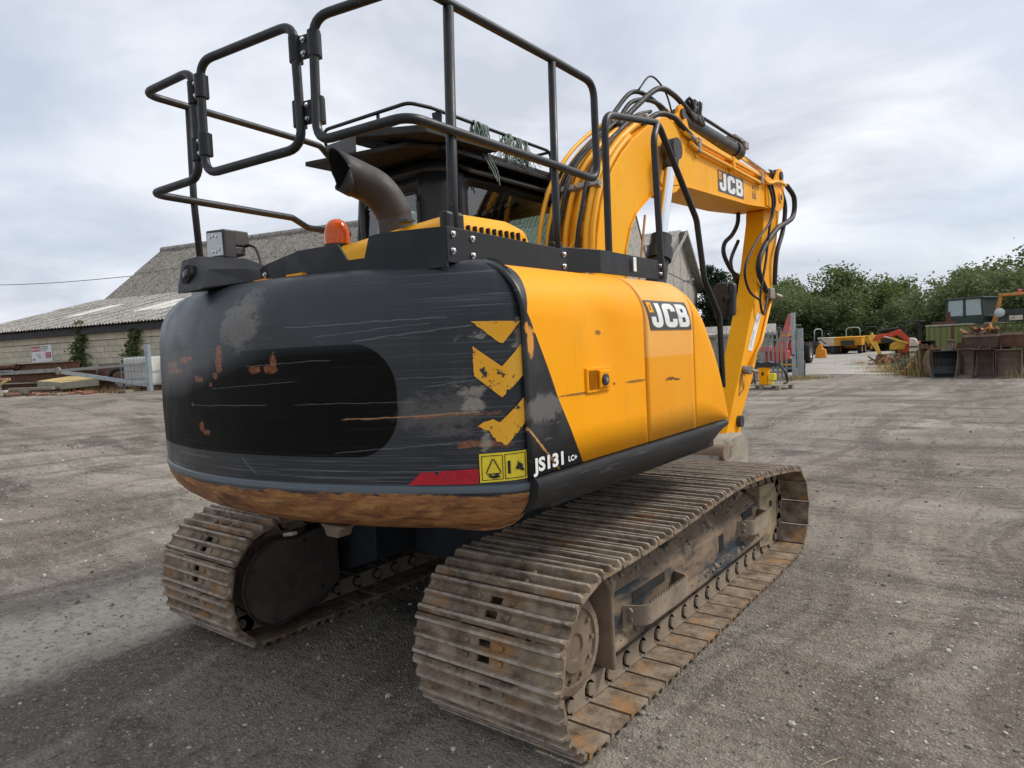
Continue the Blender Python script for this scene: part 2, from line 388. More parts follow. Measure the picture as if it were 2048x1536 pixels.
    ro = n.ramp(n.noise(uv, 7, 5), [(.3, .30), (.7, .46)])
    ro = n.m('ADD', ro, n.m('ADD', n.m('MULTIPLY', inp, .16), n.m('MULTIPLY', isr, .2)))
    n.set(c, ro, 0, n.m('MULTIPLY_ADD', patch, .28, .07))
    n.bump(n.m('ADD', n.m('MULTIPLY', s1, .5), n.m('MULTIPLY', n.noise(uv, 2.5, 2), 3.)), .12, .01)
    return n.mat
CWM = counterweight_mat()

def side_panel_mat():
    n = N('side_panel_yellow_black'); o = n.co(); x, y, z = n.xyz(o)
    a = n.mix(n.ramp(n.noise(o, 1.3, 4), [(.35, 0.), (.65, 1.)]), (.93, .345, .0004), (.96, .385, .001))
    a = n.mix(n.m('MULTIPLY', n.ramp(n.noise(n.map(o, (1, 1, .18)), 9, 8, .72), [(.54, 0.), (.76, 1.)]), .42), a, (.48, .235, .05))
    a = n.mix(n.m('MULTIPLY', n.ramp(n.noise(o, 55, 3, .7), [(.68, 0.), (.74, 1.)]), .55), a, (.16, .085, .02))
    k = n.mix(n.ramp(n.noise(o, 6, 5), [(.4, 0.), (.75, 1.)]), (.014, .015, .017), (.045, .045, .047))
    yb = n.m('MAXIMUM', n.m('MULTIPLY_ADD', z, -.556, -.733), n.m('MULTIPLY_ADD', z, .35, -2.2525))          # slanting edge between black and yellow
    isY = n.step(n.m('SUBTRACT', y, yb), 0., .003)
    sc_ = n.m('MULTIPLY', n.ramp(n.noise(n.map(o, (1, 9, 60), (0, 0, 0), (.06, 0, 0)), 1., 5, .7), [(.60, 0.), (.70, 1.)]), .5)
    def blob(cy, cz, hy, hz, wob, col, kk, base):
        dy = n.m('DIVIDE', n.m('SUBTRACT', y, cy), hy); dz = n.m('DIVIDE', n.m('SUBTRACT', z, cz), hz)
        d = n.m('SQRT', n.m('ADD', n.m('MULTIPLY', dy, dy), n.m('MULTIPLY', dz, dz)))
        d = n.m('ADD', d, n.m('MULTIPLY', n.m('SUBTRACT', n.noise(o, 22, 5, .75), .5), wob))
        return n.mix(n.m('MULTIPLY', n.m('SUBTRACT', 1., n.step(d, 1., .35)), kk), base, col)
    k = n.mix(sc_, k, (.16, .15, .14))
    k = blob(-1.60, 1.335, .13, .045, 2.2, (.15, .14, .13), .8, k)
    for cy, cz, hy, hz in ((-1.655, 1.575, .018, .05), (-1.60, 1.610, .05, .010), (-1.675, 1.62, .012, .02)):
        k = blob(cy, cz, hy, hz, 1.6, (.70, .30, .04), .95, k)
    # drawn-out scratch to primer, bottom of the black wedge
    lz = n.m('ABSOLUTE', n.m('SUBTRACT', z, n.m('MULTIPLY_ADD', y, -.95, -.335)))
    scr = n.m('MULTIPLY', n.m('SUBTRACT', 1., n.step(lz, n.m('MULTIPLY_ADD', n.noise(o, 40, 3), .016, -.002), .003)), n.m('SUBTRACT', 1., n.step(z, 1.275, .01)))
    k = n.mix(n.m('MULTIPLY', scr, .9), k, (.62, .33, .10))
    c = n.mix(isY, k, a)
    for cy, cz, hy, hz in ((-1.355, 1.365, .13, .005), (-1.07, 1.385, .012, .006), (-.87, 1.383, .10, .006), (-1.17, 1.60, .025, .010)):
        c = blob(cy, cz, hy, hz, 1.2, (.10, .065, .03), .75, c)
    n.set(c, n.ramp(n.noise(o, 6, 5), [(.3, .34), (.7, .50)]), 0, n.m('MULTIPLY_ADD', isY, -.16, .32))
    n.bump(n.m('ADD', n.noise(o, 2.6, 3), n.m('MULTIPLY', n.noise(o, 90, 2), .02)), .28, .03)
    return n.mat
SPM = side_panel_mat()
def door_mat():
    n = N('faded_door_yellow'); o = n.co(); x, y, z = n.xyz(o)
    a = n.mix(n.ramp(n.noise(o, 2.0, 5), [(.35, 0.), (.65, 1.)]), (.87, .38, .05), (.90, .45, .11))
    b = n.mix(n.ramp(n.noise(o, 2.6, 4), [(.35, 0.), (.65, 1.)]), (.85, .31, .004), (.87, .35, .008))
    inb = n.m('MULTIPLY', n.step(z, 1.226, .004), n.m('SUBTRACT', 1., n.step(z, 1.482, .004)))
    lo = n.mix(n.ramp(n.noise(n.map(o, (1, 3, .5)), 5, 5), [(.3, 0.), (.7, 1.)]), (.84, .33, .010), (.87, .39, .03))
    c = n.mix(n.step(z, 1.35, .01), lo, a)
    c = n.mix(inb, c, b)
    d = n.ramp(n.noise(n.map(o, (1, 1, .3)), 9, 7, .7), [(.58, 0.), (.8, .35)])
    c = n.mix(d, c, (.40, .22, .08))
    # black scuff mark
    dy = n.m('DIVIDE', n.m('SUBTRACT', y, -.49), .085); dz = n.m('DIVIDE', n.m('SUBTRACT', z, n.m('MULTIPLY_ADD', n.noise(o, 9, 2), .05, 1.345)), .007)
    dd = n.m('SQRT', n.m('ADD', n.m('MULTIPLY', dy, dy), n.m('MULTIPLY', dz, dz)))
    c = n.mix(n.m('MULTIPLY', n.m('SUBTRACT', 1., n.step(dd, 1., .3)), .85), c, (.05, .03, .015))
    n.set(c, .5, 0, .2); n.bump(n.noise(o, 2.1, 2), .05, .03); return n.mat
DOOR = door_mat()
# ================================================================== EXCAVATOR
EX = thing('excavator', 'yellow and black crawler excavator with dented black counterweight, roof rails and folded boom', 'excavator')

# ---- undercarriage
MUD2 = mud('link_mud', (.17, .132, .096), (.34, .275, .205))
PATH = []
PATH += [(-1.49 + (1.32 + 1.49) * i / 26, .038) for i in range(26)]
PATH += arc((1.32, .325), .287, -90, 90, 18)
PATH += [(1.32 - 1.17 * i / 12, .612 + .093 * math.sin(math.pi / 2 * i / 12)) for i in range(1, 13)]
PATH += [(.15 - 1.49 * i / 14, .705 - .053 * sstep(0, 1, i / 14) - .012 * math.sin(math.pi * i / 14)) for i in range(1, 14)]
PATH += [(p.x, p.y) for p in spline([(-1.34, .652, 0), (-1.47, .628, 0), (-1.575, .555, 0), (-1.640, .45, 0), (-1.660, .34, 0), (-1.650, .225, 0), (-1.605, .115, 0), (-1.545, .060, 0), (-1.49, .038, 0)], 3)][:-1]
pl = [Vector((0, a, b)) for a, b in PATH]
seg = [(pl[(i + 1) % len(pl)] - pl[i]).length for i in range(len(pl))]; PER = sum(seg)
def on_path(s):
    s %= PER
    for i, L in enumerate(seg):
        if s <= L: return pl[i].lerp(pl[(i + 1) % len(pl)], s / L)
        s -= L
    return pl[0]
NS = 44; PITCHL = PER / NS; SW = .365
g = G(); hl = PITCHL * .458
# shoe plate with two clearing holes left open, cut into strips across its width
xs = [-SW, -.030, .030, SW]; ysp = [-hl, -.042, -.014, .016, .044, hl]
for i in range(3):
    for j in range(5):
        if i == 1 and j in (1, 3): continue
        a0, a1, b0, b1 = xs[i], xs[i + 1], ysp[j], ysp[j + 1]
        g.add([(a0, b0, .012), (a1, b0, .012), (a1, b1, .012), (a0, b1, .012)], [(0, 1, 2, 3)])
        g.add([(a0, b0, 0), (a1, b0, 0), (a1, b1, 0), (a0, b1, 0)], [(3, 2, 1, 0)])
for (a0, a1, b0, b1) in ((-SW, SW, -hl, -hl), (-SW, SW, hl, hl), (-SW, -SW, -hl, hl), (SW, SW, -hl, hl)):
    g.add([(a0, b0, 0), (a1, b1, 0), (a1, b1, .012), (a0, b0, .012)], [(0, 1, 2, 3)])
for j in (1, 3):
    b0, b1 = ysp[j], ysp[j + 1]
    for p, q in (((-.03, b0), (.03, b0)), ((.03, b0), (.03, b1)), ((.03, b1), (-.03, b1)), ((-.03, b1), (-.03, b0))):
        g.add([(p[0], p[1], 0), (q[0], q[1], 0), (q[0], q[1], .012), (p[0], p[1], .012)], [(0, 1, 2, 3)])
for yc, h, wd in ((-.066, .026, .010), (0.0, .024, .010), (.066, .026, .010)):
    pr = [(yc - wd - .006, .0122), (yc - wd + .002, .012 + h * .75), (yc - wd * .55, .012 + h), (yc + wd * .55, .012 + h), (yc + wd - .002, .012 + h * .75), (yc + wd + .006, .0122)]
    rows = []
    for x in (-SW, -SW + .012, -SW * .3, SW * .3, SW - .012, SW):
        k = .55 if abs(x) > SW - .001 else 1
        rows.append([(x, p[0], .0122 + (p[1] - .0122) * k) for p in pr])
    g.grid(rows); g.add(rows[0], [tuple(range(6))]); g.add(rows[-1], [tuple(range(5, -1, -1))])
for bx in (-.085, .085):
    for by in (-.028, .030):
        g.lathe([(.013, .0118), (.013, .020), (.008, .023), (0.001, .023)], Matrix.Translation((bx, by, 0)), 6)
shoe_me = g.mesh('track_shoe')
b = bmesh.new(); b.from_mesh(shoe_me); bmesh.ops.recalc_face_normals(b, faces=b.faces)
bmesh.ops.remove_doubles(b, verts=b.verts, dist=1e-5); bmesh.ops.recalc_face_normals(b, faces=b.faces); b.to_mesh(shoe_me); b.free()
shoe_me.materials.append(TRK)
g = G()
for sx in (-.155, .155):
    for dx in (0,):
        hp = PITCHL * .5
        pr = [(-hp - .02, -.006)] + [(-hp + .0 + 0.040 * math.cos(R(a)), -.058 + 0.040 * math.sin(R(a))) for a in (160, 200, 240, 270)] + [(-.03, -.104), (.03, -.104)] + \
             [(hp + 0.040 * math.cos(R(a)), -.058 + 0.040 * math.sin(R(a))) for a in (270, 300, 340, 20)] + [(hp - .02, -.006)]
        g.prism(pr, 'x', sx - .018, sx + .018)
    for yy in (PITCHL * .5,):
        s_ = 1 if sx > 0 else -1
        g.cyl((sx + s_ * .016, yy, -.058), (sx + s_ * .030, yy, -.058), .027, 10)
    pass
g.cyl((-.15, 0, -.058), (.15, 0, -.058), .018, 8)
link_me = g.mesh('track_link'); link_me.materials.append(MUD2)

def crawler(side):
    cx = .9625 if side > 0 else -1.03
    fr = G()
    o_ = lambda x: cx + side * x
    prof = [(.185, .205), (.185, .395), (.168, .432), (.03, .545), (-.15, .575), (-.17, .555), (-.17, .205)]
    fr.prism([(o_(a), b_) for a, b_ in prof], 'y', -1.04, 1.04)
    fr.prism([(o_(a), b_) for a, b_ in ((.17, .196), (.218, .196), (.218, .222), (.190, .250), (.17, .250))], 'y', -1.06, 1.12)
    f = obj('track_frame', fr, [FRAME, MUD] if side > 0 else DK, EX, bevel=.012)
    if side > 0:
        for p_ in f.data.polygons:
            if p_.normal.z > .45 and p_.center.z > .40: p_.material_index = 1
    f['label'] = 'right side track frame, muddy blue black with scuffed paint' if side > 0 else 'left side track frame in the dark under the body'
    g = G(); g.prism([(o_(a), b_) for a, b_ in ((-.17, .14), (.235, .14), (.235, .50), (.20, .545), (.02, .60), (-.17, .60))], 'y', -1.075, -1.05)
    obj('end_plate', g, MUD, f, bevel=.012)
    # tensioner yoke and idler at the front
    g = G(); g.prism([(1.02, .13), (1.22, .10), (1.40, .20), (1.40, .47), (1.32, .52), (1.04, .54)], 'x', o_(.10), o_(.195))
    g.box((min(o_(.196), o_(.199)), 1.24, .36), (max(o_(.196), o_(.199)), 1.29, .40), 1)
    obj('idler_yoke', g, [SAND, HOLE], f, bevel=.01)
    g = G(); M = Matrix.Translation((cx, 1.32, .325)) @ Matrix.Rotation(R(90), 4, 'Y')
    g.lathe([(.04, -.09), (.20, -.09), (.20, -.05), (.232, -.045), (.232, .045), (.20, .05), (.20, .09), (.04, .09)], M, 28)
    obj('idler_wheel', g, MUD, f, auto=35)
    g = G(); M = Matrix.Translation((cx, -1.34, .345)) @ Matrix.Rotation(R(90), 4, 'Y')
    n = 42; tp = [((.222 if i % 2 else .252) * math.cos(2 * math.pi * i / n), (.222 if i % 2 else .252) * math.sin(2 * math.pi * i / n)) for i in range(n)]
    g.prism([(-1.34 + a, .345 + b_) for a, b_ in tp], 'x', cx - .03, cx + .03)
    g.lathe([(.0005, .205), (.05, .205), (.055, .214), (.10, .216), (.105, .206), (.150, .203), (.155, .215), (.185, .212), (.205, .19), (.228, .16), (.228, -.16), (.1, -.17)] if side > 0 else [(.02, -.22), (.10, -.22), (.20, -.19), (.225, -.16), (.225, .16), (.1, .17)], M, 28)
    sp0 = obj('sprocket', g, MUD, f, auto=35)
    if side > 0:
        for k in range(10):
            a = 2 * math.pi * k / 10; gg = G(); gg.cyl((cx + .205, -1.34 + .128 * math.cos(a), .345 + .128 * math.sin(a)), (cx + .218, -1.34 + .128 * math.cos(a), .345 + .128 * math.sin(a)), .011, 7); obj('hub_bolt', gg, MUD, f)
    for k in range(7):
        yy = -.95 + k * .315; g = G(); M = Matrix.Translation((cx, yy, .185)) @ Matrix.Rotation(R(90), 4, 'Y')
        g.lathe([(.02, -.165), (.05, -.165), (.055, -.14), (.062, -.14), (.062, .14), (.055, .14), (.05, .165), (.02, .165)], M, 14)
        obj('track_roller', g, DK, f, auto=35)
    g = G(); g.cyl((cx - .12, .15, .60), (cx + .12, .15, .60), .055, 14); obj('carrier_roller', g, DK, f, auto=35)
    if side > 0:
        for y0, y1, big in ((-.90, -.33, 1), (.62, 1.02, 0)):
            g = G(); x0, x1 = 1.1495, 1.252 if big else 1.235
            pth = fillet([(x0, y0, 0), (x1, y0 + .05, 0), (x1, y1 - .05, 0), (x0, y1, 0)], .06, 5)
            za, zb = (.275, .365) if big else (.31, .40)
            inn = []
            for p in pth: inn.append(p)
            rows = [[(p.x, p.y, za) for p in pth], [(p.x, p.y, zb) for p in pth]]
            g.grid(rows)
            st = obj('step', g, MUD2, f, solid=.009); 
            gg = G(); L = y1 - y0 - .16; nt_ = 14
            for k in range(nt_):
                a = y0 + .08 + L * k / nt_; gg.prism([(a, zb - .002), (a + L / nt_, zb - .002), (a + L / nt_ * .5, zb + .016)], 'x', x1 - .009, x1 - .001)
            obj('serrated_tread', gg, MUD2, st)
            for zz in (za + .028, zb - .022): gg = G(); gg.lathe([(.013, 0), (.013, .010), (.002, .011)], Matrix.Translation((x0 + .035, y0 + .012, zz)) @ Matrix.Rotation(R(90), 4, 'X'), 8); obj('step_bolt', gg, STEEL, st)
            g = G(); g.box((x0 - .004, y0 + .10, zb - .02), (x0 + .001, y1 - .12, zb + .028), 0); obj('frame_recess', g, DK, f)
        g = G(); g.box((1.147, .300, .285), (1.150, .375, .385)); obj('frame_slot', g, HOLE, f, bevel=.001)
        g = G(); g.lathe([(.02, 0), (.075, .0), (.08, .006), (.02, .008)], Matrix.Translation((1.045, -.33, .528)) @ Matrix.Rotation(R(40), 4, 'Y'), 18); obj('grease_cover', g, DK, f)
    else:
        # teardrop drive cover on the inner face of the left track
        pts = arc((-1.36, .33), .235, 70, 262, 22) + [(-1.10, .145), (-.98, .24), (-.98, .58)]
        g = G(); g.prism(pts, 'x', -.695, -.672); dv = obj('drive_cover', g, mud('dark_drive_cover', (.035, .032, .031), (.11, .08, .06)), f, bevel=.01)
        gg = G(); gg.tube([(-.668, a, b_) for a, b_ in pts], .009, 6, closed=True); obj('cover_rim', gg, DK, dv, smooth=True)
        for a, b_ in ((-1.53, .43), (-1.20, .52), (-1.42, .14), (-1.10, .22)):
            gg = G(); gg.cyl((-.674, a, b_), (-.662, a, b_), .013, 8); obj('cover_bolt', gg, DK, dv)
    if side > 0:       # dried clods on the sloping top of the frame and along the ledge
        rd = random.Random(4); g = G()
        for k in range(420):
            y_ = rd.uniform(-1.0, 1.0); q = rd.random(); xx, zz = (.165 - .135 * q, .435 + .113 * q) if rd.random() < .7 else (rd.uniform(.19, .215), .236)
            s = .006 * math.exp(rd.gauss(0, .6)); M = Matrix.Translation((cx + xx, y_, zz)) @ Matrix.Rotation(rd.uniform(0, 6), 4, 'Z') @ Matrix.Rotation(rd.uniform(0, 3), 4, 'X')
            g.add([M @ Vector((a * s * rd.uniform(.7, 1.4), b_ * s * rd.uniform(.7, 1.4), c_ * s)) for a, b_, c_ in ((1, 0, 0), (-1, 0, 0), (0, 1, 0), (0, -1, 0), (0, 0, 1), (0, 0, -1))], [(0, 2, 4), (2, 1, 4), (1, 3, 4), (3, 0, 4), (2, 0, 5), (1, 2, 5), (3, 1, 5), (0, 3, 5)])
        tag(obj('mud_clods', g, MUD2, f, fix=False), None, None, kind='stuff')
    for k in range(NS):
        s0 = (k + .35) * PITCHL; a = on_path(s0 - PITCHL * .45); b_ = on_path(s0 + PITCHL * .45); p = (a + b_) / 2; t = (b_ - a).normalized()
        ang = math.atan2(t.z, t.y)
        # local +y along travel, local +z outwards
        rot = (ang + math.pi, 0, 0) 
        for me, nm in ((shoe_me, 'track_shoe'), (link_me, 'track_link')):
            o = link(nm, me, (), f, (cx, p.y, p.z), (rot[0] + random.uniform(-.012, .012), 0, random.uniform(-.004, .004) if nm == 'track_shoe' else 0))
    if side < 0: f.location = (0, -.08, 0)
    return f
crawler(1); crawler(-1)

# ---- car body and swing ring between the tracks
g = G(); g.prism([(-.80, .42), (-.55, .30), (.55, .30), (.80, .42), (.80, .62), (.5, .78), (-.5, .78), (-.80, .62)], 'y', -.62, .62)
for s in (-1, 1):
    for t in (-1, 1):
        g.prism([(s * .45, .34), (s * .80, .22), (s * .80, .52), (s * .45, .62)], 'y', t * .55, t * .95)
obj('car_body', g, simple('dark_blue_black_paint', (.018, .024, .030), .7, var=.5, scale=7), EX, bevel=.01)
g = G(); g.lathe([(.3, .76), (.55, .76), (.55, .86), (.60, .86), (.60, .935), (.3, .935)], None, 40); obj('swing_ring', g, DK, EX, auto=35)
g = G(); g.prism([(-1.16, -1.45), (-.7, -1.75), (.7, -1.75), (1.16, -1.45), (1.16, .25), (.62, .35), (.62, 1.05), (-.1, 1.10), (-1.18, 1.20)], 'z', .93, .995)
obj('deck_plate', g, DK, EX, bevel=.01)
g = G(); g.prism([(-1.15, -1.40), (-.7, -1.72), (.7, -1.72), (1.10, -1.40), (1.10, -.30), (.52, -.25), (.52, .55), (-.2, .55), (-.2, -.45), (-1.15, -.45)], 'z', .995, 1.84)
obj('engine_bay', g, K, EX)

# ---- counterweight
def outline(d):
    Rr, W, rc = 2.11 - d, 1.235 - d, .12
    cx = W - rc; cy = -math.sqrt((Rr - rc) ** 2 - cx ** 2); th = math.atan2(cx, -cy)
    pts = [(-W, -1.40), (-W, cy + (-1.40 - cy) * .5)]
    for i in range(13):
        a = -math.pi / 2 + (math.pi / 2 - th) * i / 12; pts.append((-cx + rc * math.sin(a), cy - rc * math.cos(a)))
    for i in range(1, 48):
        a = -th + 2 * th * i / 48; pts.append((Rr * math.sin(a), -Rr * math.cos(a)))
    for i in range(13):
        a = th + (math.pi / 2 - th) * i / 12; pts.append((cx + rc * math.sin(a), cy - rc * math.cos(a)))
    return pts + [(W, cy + (-1.40 - cy) * .5), (W, -1.40)]
base = outline(0); us = [0.]
for i in range(1, len(base)): us.append(us[-1] + math.hypot(base[i][0] - base[i - 1][0], base[i][1] - base[i - 1][1]))
umid = us[-1] / 2; us = [u - umid for u in us]
CWP = [(.55, .862), (.36, .864), (.24, .873), (.16, .890), (.10, .915), (.06, .945), (.03, .98), (.012, 1.015), (.004, 1.045), (.0, 1.064), (.0, 1.078), (.006, 1.083), (.005, 1.10)]
CWP += [(.003 * abs(z - 1.35) / .25, z) for z in (1.15, 1.2, 1.25, 1.3, 1.35, 1.4, 1.45, 1.5, 1.55)] + [(.006, 1.60)]
CWP += [(.006 + .150 * (1 - math.cos(R(a))), 1.635 + .247 * math.sin(R(a))) for a in (8, 18, 28, 38, 48, 58, 68, 78, 86)] + [(.24, 1.884), (.55, 1.882)]
def dent(x, y, z):
    k = noise.noise(Vector((x * 1.6, y * 1.6, z * 2.2))) * .006 + noise.noise(Vector((x * 5, y * 5, z * 5))) * .0015
    return k * (1 if z < 1.8 else .2)
rows = []
for d, z in CWP:
    r_ = []
    for i, (x, y) in enumerate(outline(d)):
        nx, ny = base[i][0], base[i][1]; L = math.hypot(nx, ny); k = dent(x, y, z)
        r_.append((x - nx / L * k, min(y - ny / L * k, -1.655) if x > .3 else y - ny / L * k, z))
    rows.append(r_)
g = G(); g.grid(rows); nn = len(base)
me = g.mesh('counterweight', True)
bb = bmesh.new(); bb.from_mesh(me); bmesh.ops.recalc_face_normals(bb, faces=bb.faces); bb.to_mesh(me); bb.free()
uvl = me.uv_layers.new(name='UVMap')
for lp in me.loops:
    vi = lp.vertex_index; uvl.data[lp.index].uv = (us[vi % nn], CWP[vi // nn][1])
me.set_sharp_from_angle(angle=R(40))
cwo = link('counterweight', me, CWM, EX); cwo['label'] = 'scuffed black counterweight with rusty worn lower edge and torn chevron stickers'
if sum((Vector(p.normal).dot(Vector((p.center.x, p.center.y, 0))) for p in me.polygons)) < 0: me.flip_normals()
def cw_pt(u, z, off=.003):
    i = 0
    while i < len(us) - 2 and us[i + 1] < u: i += 1
    t = (u - us[i]) / (us[i + 1] - us[i]); d = .003 * abs(z - 1.35) / .25 if z > 1.09 else .003
    a, b_ = outline(d - off)[i:i + 2]; return (a[0] + (b_[0] - a[0]) * t, a[1] + (b_[1] - a[1]) * t, z)
def cw_decal(name, poly, mat, off=.005, parent=None):
    # cut the polygon into thin vertical strips that follow the curve
    bm = bmesh.new(); vs_ = [bm.verts.new((u, 0, z)) for u, z in poly]; bm.faces.new(vs_)
    u0, u1 = min(p[0] for p in poly), max(p[0] for p in poly); k = max(2, int((u1 - u0) / .012))
    for i in range(1, k):
        uu = u0 + (u1 - u0) * i / k
        bmesh.ops.bisect_plane(bm, geom=bm.verts[:] + bm.edges[:] + bm.faces[:], plane_co=(uu, 0, 0), plane_no=(1, 0, 0))
    bmesh.ops.triangulate(bm, faces=bm.faces[:])
    for v_ in bm.verts: v_.co = cw_pt(v_.co.x, v_.co.z, off)
    me = bpy.data.meshes.new(name); bm.to_mesh(me); bm.free(); me.polygons.foreach_set('use_smooth', [True] * len(me.polygons))
    return link(name, me, mat, parent or cwo)
def torn(poly, amp=.006, step=.012, seed=1, only=None):
    rd = random.Random(seed); out = []
    for i, p in enumerate(poly):
        q = poly[(i + 1) % len(poly)]; L = math.hypot(q[0] - p[0], q[1] - p[1]); k = max(1, int(L / step)); out.append(p)
        if only is not None and i not in only: continue
        for j in range(1, k):
            t = j / k; out.append((p[0] + (q[0] - p[0]) * t + rd.uniform(-amp, amp), p[1] + (q[1] - p[1]) * t + rd.uniform(-amp, amp)))
    return out
def chev():
    n = N('torn_chevron_yellow'); o = n.co()
    c = n.mix(n.ramp(n.noise(o, 9, 5), [(.35, 0.), (.65, 1.)]), (.90, .40, .01), (.88, .46, .04))
    c = n.mix(n.ramp(n.noise(n.map(o, (1, 1, 1)), 24, 6, .75), [(.58, 0.), (.61, 1.)]), c, (.025, .025, .027))
    n.set(c, .5, 0, .4); return n.mat
CHV = chev()
cw_decal('chevron_stripe', torn([(1.16, 1.652), (1.335, 1.646), (1.268, 1.572), (1.255, 1.575), (1.205, 1.618)], .004, .014, 3, (3, 4)), CHV)
cw_decal('chevron_stripe', torn([(1.161, 1.567), (1.26, 1.492), (1.342, 1.575), (1.348, 1.470), (1.255, 1.385), (1.163, 1.463)], .003, .02, 4, (5,)), CHV)
cw_decal('chevron_stripe', torn([(1.165, 1.288), (1.22, 1.312), (1.245, 1.300), (1.338, 1.385), (1.337, 1.295), (1.264, 1.219), (1.217, 1.248), (1.205, 1.274)], .006, .010, 5, (0, 1, 5, 6, 7)), CHV)
cw_decal('red_reflector', torn([(.955, 1.131), (1.0, 1.134), (1.012, 1.120), (1.025, 1.134), (1.162, 1.139), (1.161, 1.086), (.905, 1.086)], .002, .02, 6, (3,)), RED)
lab = cw_decal('warning_label', [(1.165, 1.191), (1.335, 1.198), (1.335, 1.098), (1.165, 1.090)], YL, .006)
BLKP = simple('black_print', (.012, .012, .012), .5, var=.1)
def ring_decal(a, b, c, d, w, nm):
    q = [a, b, c, d]
    for i in range(4):
        p, r_ = q[i], q[(i + 1) % 4]
        dx, dz = r_[0] - p[0], r_[1] - p[1]; L = math.hypot(dx, dz); nx, nz = -dz / L * w, dx / L * w
        cw_decal(nm, [p, r_, (r_[0] + nx, r_[1] + nz), (p[0] + nx, p[1] + nz)], BLKP, .008, lab)
ring_decal((1.171, 1.097), (1.246, 1.101), (1.246, 1.187), (1.171, 1.184), .0025, 'label_border')
ring_decal((1.252, 1.101), (1.329, 1.105), (1.329, 1.192), (1.252, 1.188), .0025, 'label_border')
for p, r_ in (((1.188, 1.122), (1.212, 1.172)), ((1.212, 1.172), (1.236, 1.124)), ((1.236, 1.124), (1.188, 1.122))):
    dx, dz = r_[0] - p[0], r_[1] - p[1]; L = math.hypot(dx, dz); nx, nz = -dz / L * .004, dx / L * .004
    cw_decal('warning_triangle', [p, r_, (r_[0] + nx, r_[1] + nz), (p[0] + nx, p[1] + nz)], BLKP, .0085, lab)
cw_decal('pictogram', torn([(1.190, 1.106), (1.236, 1.108), (1.230, 1.118), (1.196, 1.116)], .004, .006, 8), BLKP, .0085, lab)
cw_decal('pictogram', [(1.262, 1.120), (1.272, 1.120), (1.272, 1.165), (1.262, 1.165)], BLKP, .0085, lab)
cw_decal('pictogram', torn([(1.290, 1.135), (1.322, 1.128), (1.318, 1.146), (1.300, 1.166), (1.296, 1.148)], .004, .006, 9), BLKP, .0085, lab)
# drain lug under the counterweight
g = G(); g.prism([(.36, .89), (.52, .89), (.49, .875), (.475, .842), (.405, .842), (.39, .875)], 'y', -1.93, -1.86)
obj('lifting_lug', g, MUD, EX, bevel=.008)
g = G(); g.M = Matrix.Translation((.30, -1.96, .855)) @ Matrix.Rotation(R(-8), 4, 'Z') @ Matrix.Rotation(R(-12), 4, 'Y'); g.box((-.16, -.015, -.010), (-.08, .015, .006)); obj('torn_splash_strip', g, STEEL, EX, bevel=.005)
# ---- right side body: rear panel, door, nose, skirt
def side_prof(zt, fr=.215, x0=1.25, zb=1.10, k=12):
    # cross-section (x, z) from bottom edge up the side and over the shoulder
    pts = [(x0, zb), (x0, zb + (zt - fr - zb) * .25), (x0, zb + (zt - fr - zb) * .5), (x0, zb + (zt - fr - zb) * .75)]
    pts += [(x0 - fr * .95 * (1 - math.cos(R(90 * i / k))), zt - fr + fr * math.sin(R(90 * i / k))) for i in range(k + 1)]
    pts.append((x0 - fr * .95 - .2, zt + .002)); return pts
def side_loft(name, y0, y1, mat, ny=10, x0=1.25, top=None, dentf=None):
    g = G(); rows = []
    for i in range(ny + 1):
        y = y0 + (y1 - y0) * i / ny; zt, fr = top(y) if top else (1.868, .215)
        r_ = []
        for (x, z) in side_prof(zt, fr, x0):
            r_.append((x + (dentf(y, z) if dentf else 0), y, z))
        rows.append(r_)
    g.grid(rows); o = obj(name, g, mat, EX, auto=40, solid=.014); return o
def dentp(y, z):
    a = -.016 * math.exp(-((y + 1.12) / .14) ** 2 - ((z - 1.62) / .10) ** 2)
    return a - .006 * math.exp(-((y + 1.45) / .10) ** 2 - ((z - 1.37) / .05) ** 2) + noise.noise(Vector((y * 3, z * 3, 5))) * .003
o = side_loft('rear_side_panel', -1.690, -.782, SPM, 44, dentf=dentp); o['label'] = 'yellow rear side panel with slanting black rear corner'
o = side_loft('side_door', -.770, -.232, DOOR, 14, x0=1.252); o['label'] = 'faded orange side door carrying the logo plate'
def nose(y):
    t = (y + .222) / .47
    zt = 1.868 - .095 * t - .68 * max(0, t) ** 2.6
    return max(zt, 1.125), min(.215, max(.02, (zt - 1.10) * .35))
o = side_loft('nose_panel', -.220, .245, Y, 22, top=nose)
g = G(); rows = []
for i in range(26):
    y = -1.675 + 1.925 * i / 25; t = sstep(-.05, .30, y)
    cr = [(1.235, 1.098), (1.262, 1.090), (1.270, 1.070), (1.262, 1.03), (1.235, .985), (1.18, .958), (1.05, .955)]
    rows.append([(x - .02 * t, y + .06 * (1.1 - z) * (1 - t), z + (1.085 - z) * .55 * t) for x, z in cr])
g.grid(rows); g.add(rows[-1], [tuple(range(7))]); g.add(rows[0], [tuple(range(6, -1, -1))])
def skirt_mat():
    n = N('scuffed_black_skirt'); o = n.co()
    c = n.mix(n.ramp(n.noise(o, 4, 5), [(.35, 0.), (.7, 1.)]), (.010, .011, .0125), (.022, .023, .025))
    s = n.ramp(n.noise(n.map(o, (1, 4, 70), (0, 0, 0), (.12, 0, 0)), 1., 5, .75), [(.60, 0.), (.70, .6)])
    c = n.mix(s, c, (.17, .16, .15))
    c = n.mix(n.ramp(n.noise(n.map(o, (1, 3, 12)), 2.5, 5, .7), [(.70, 0.), (.76, .6)]), c, (.16, .085, .04))
    n.set(c, .45, 0, .34); n.bump(n.noise(o, 3, 3), .1, .02); return n.mat
obj('side_skirt', g, skirt_mat(), EX, auto=50, bevel=0)
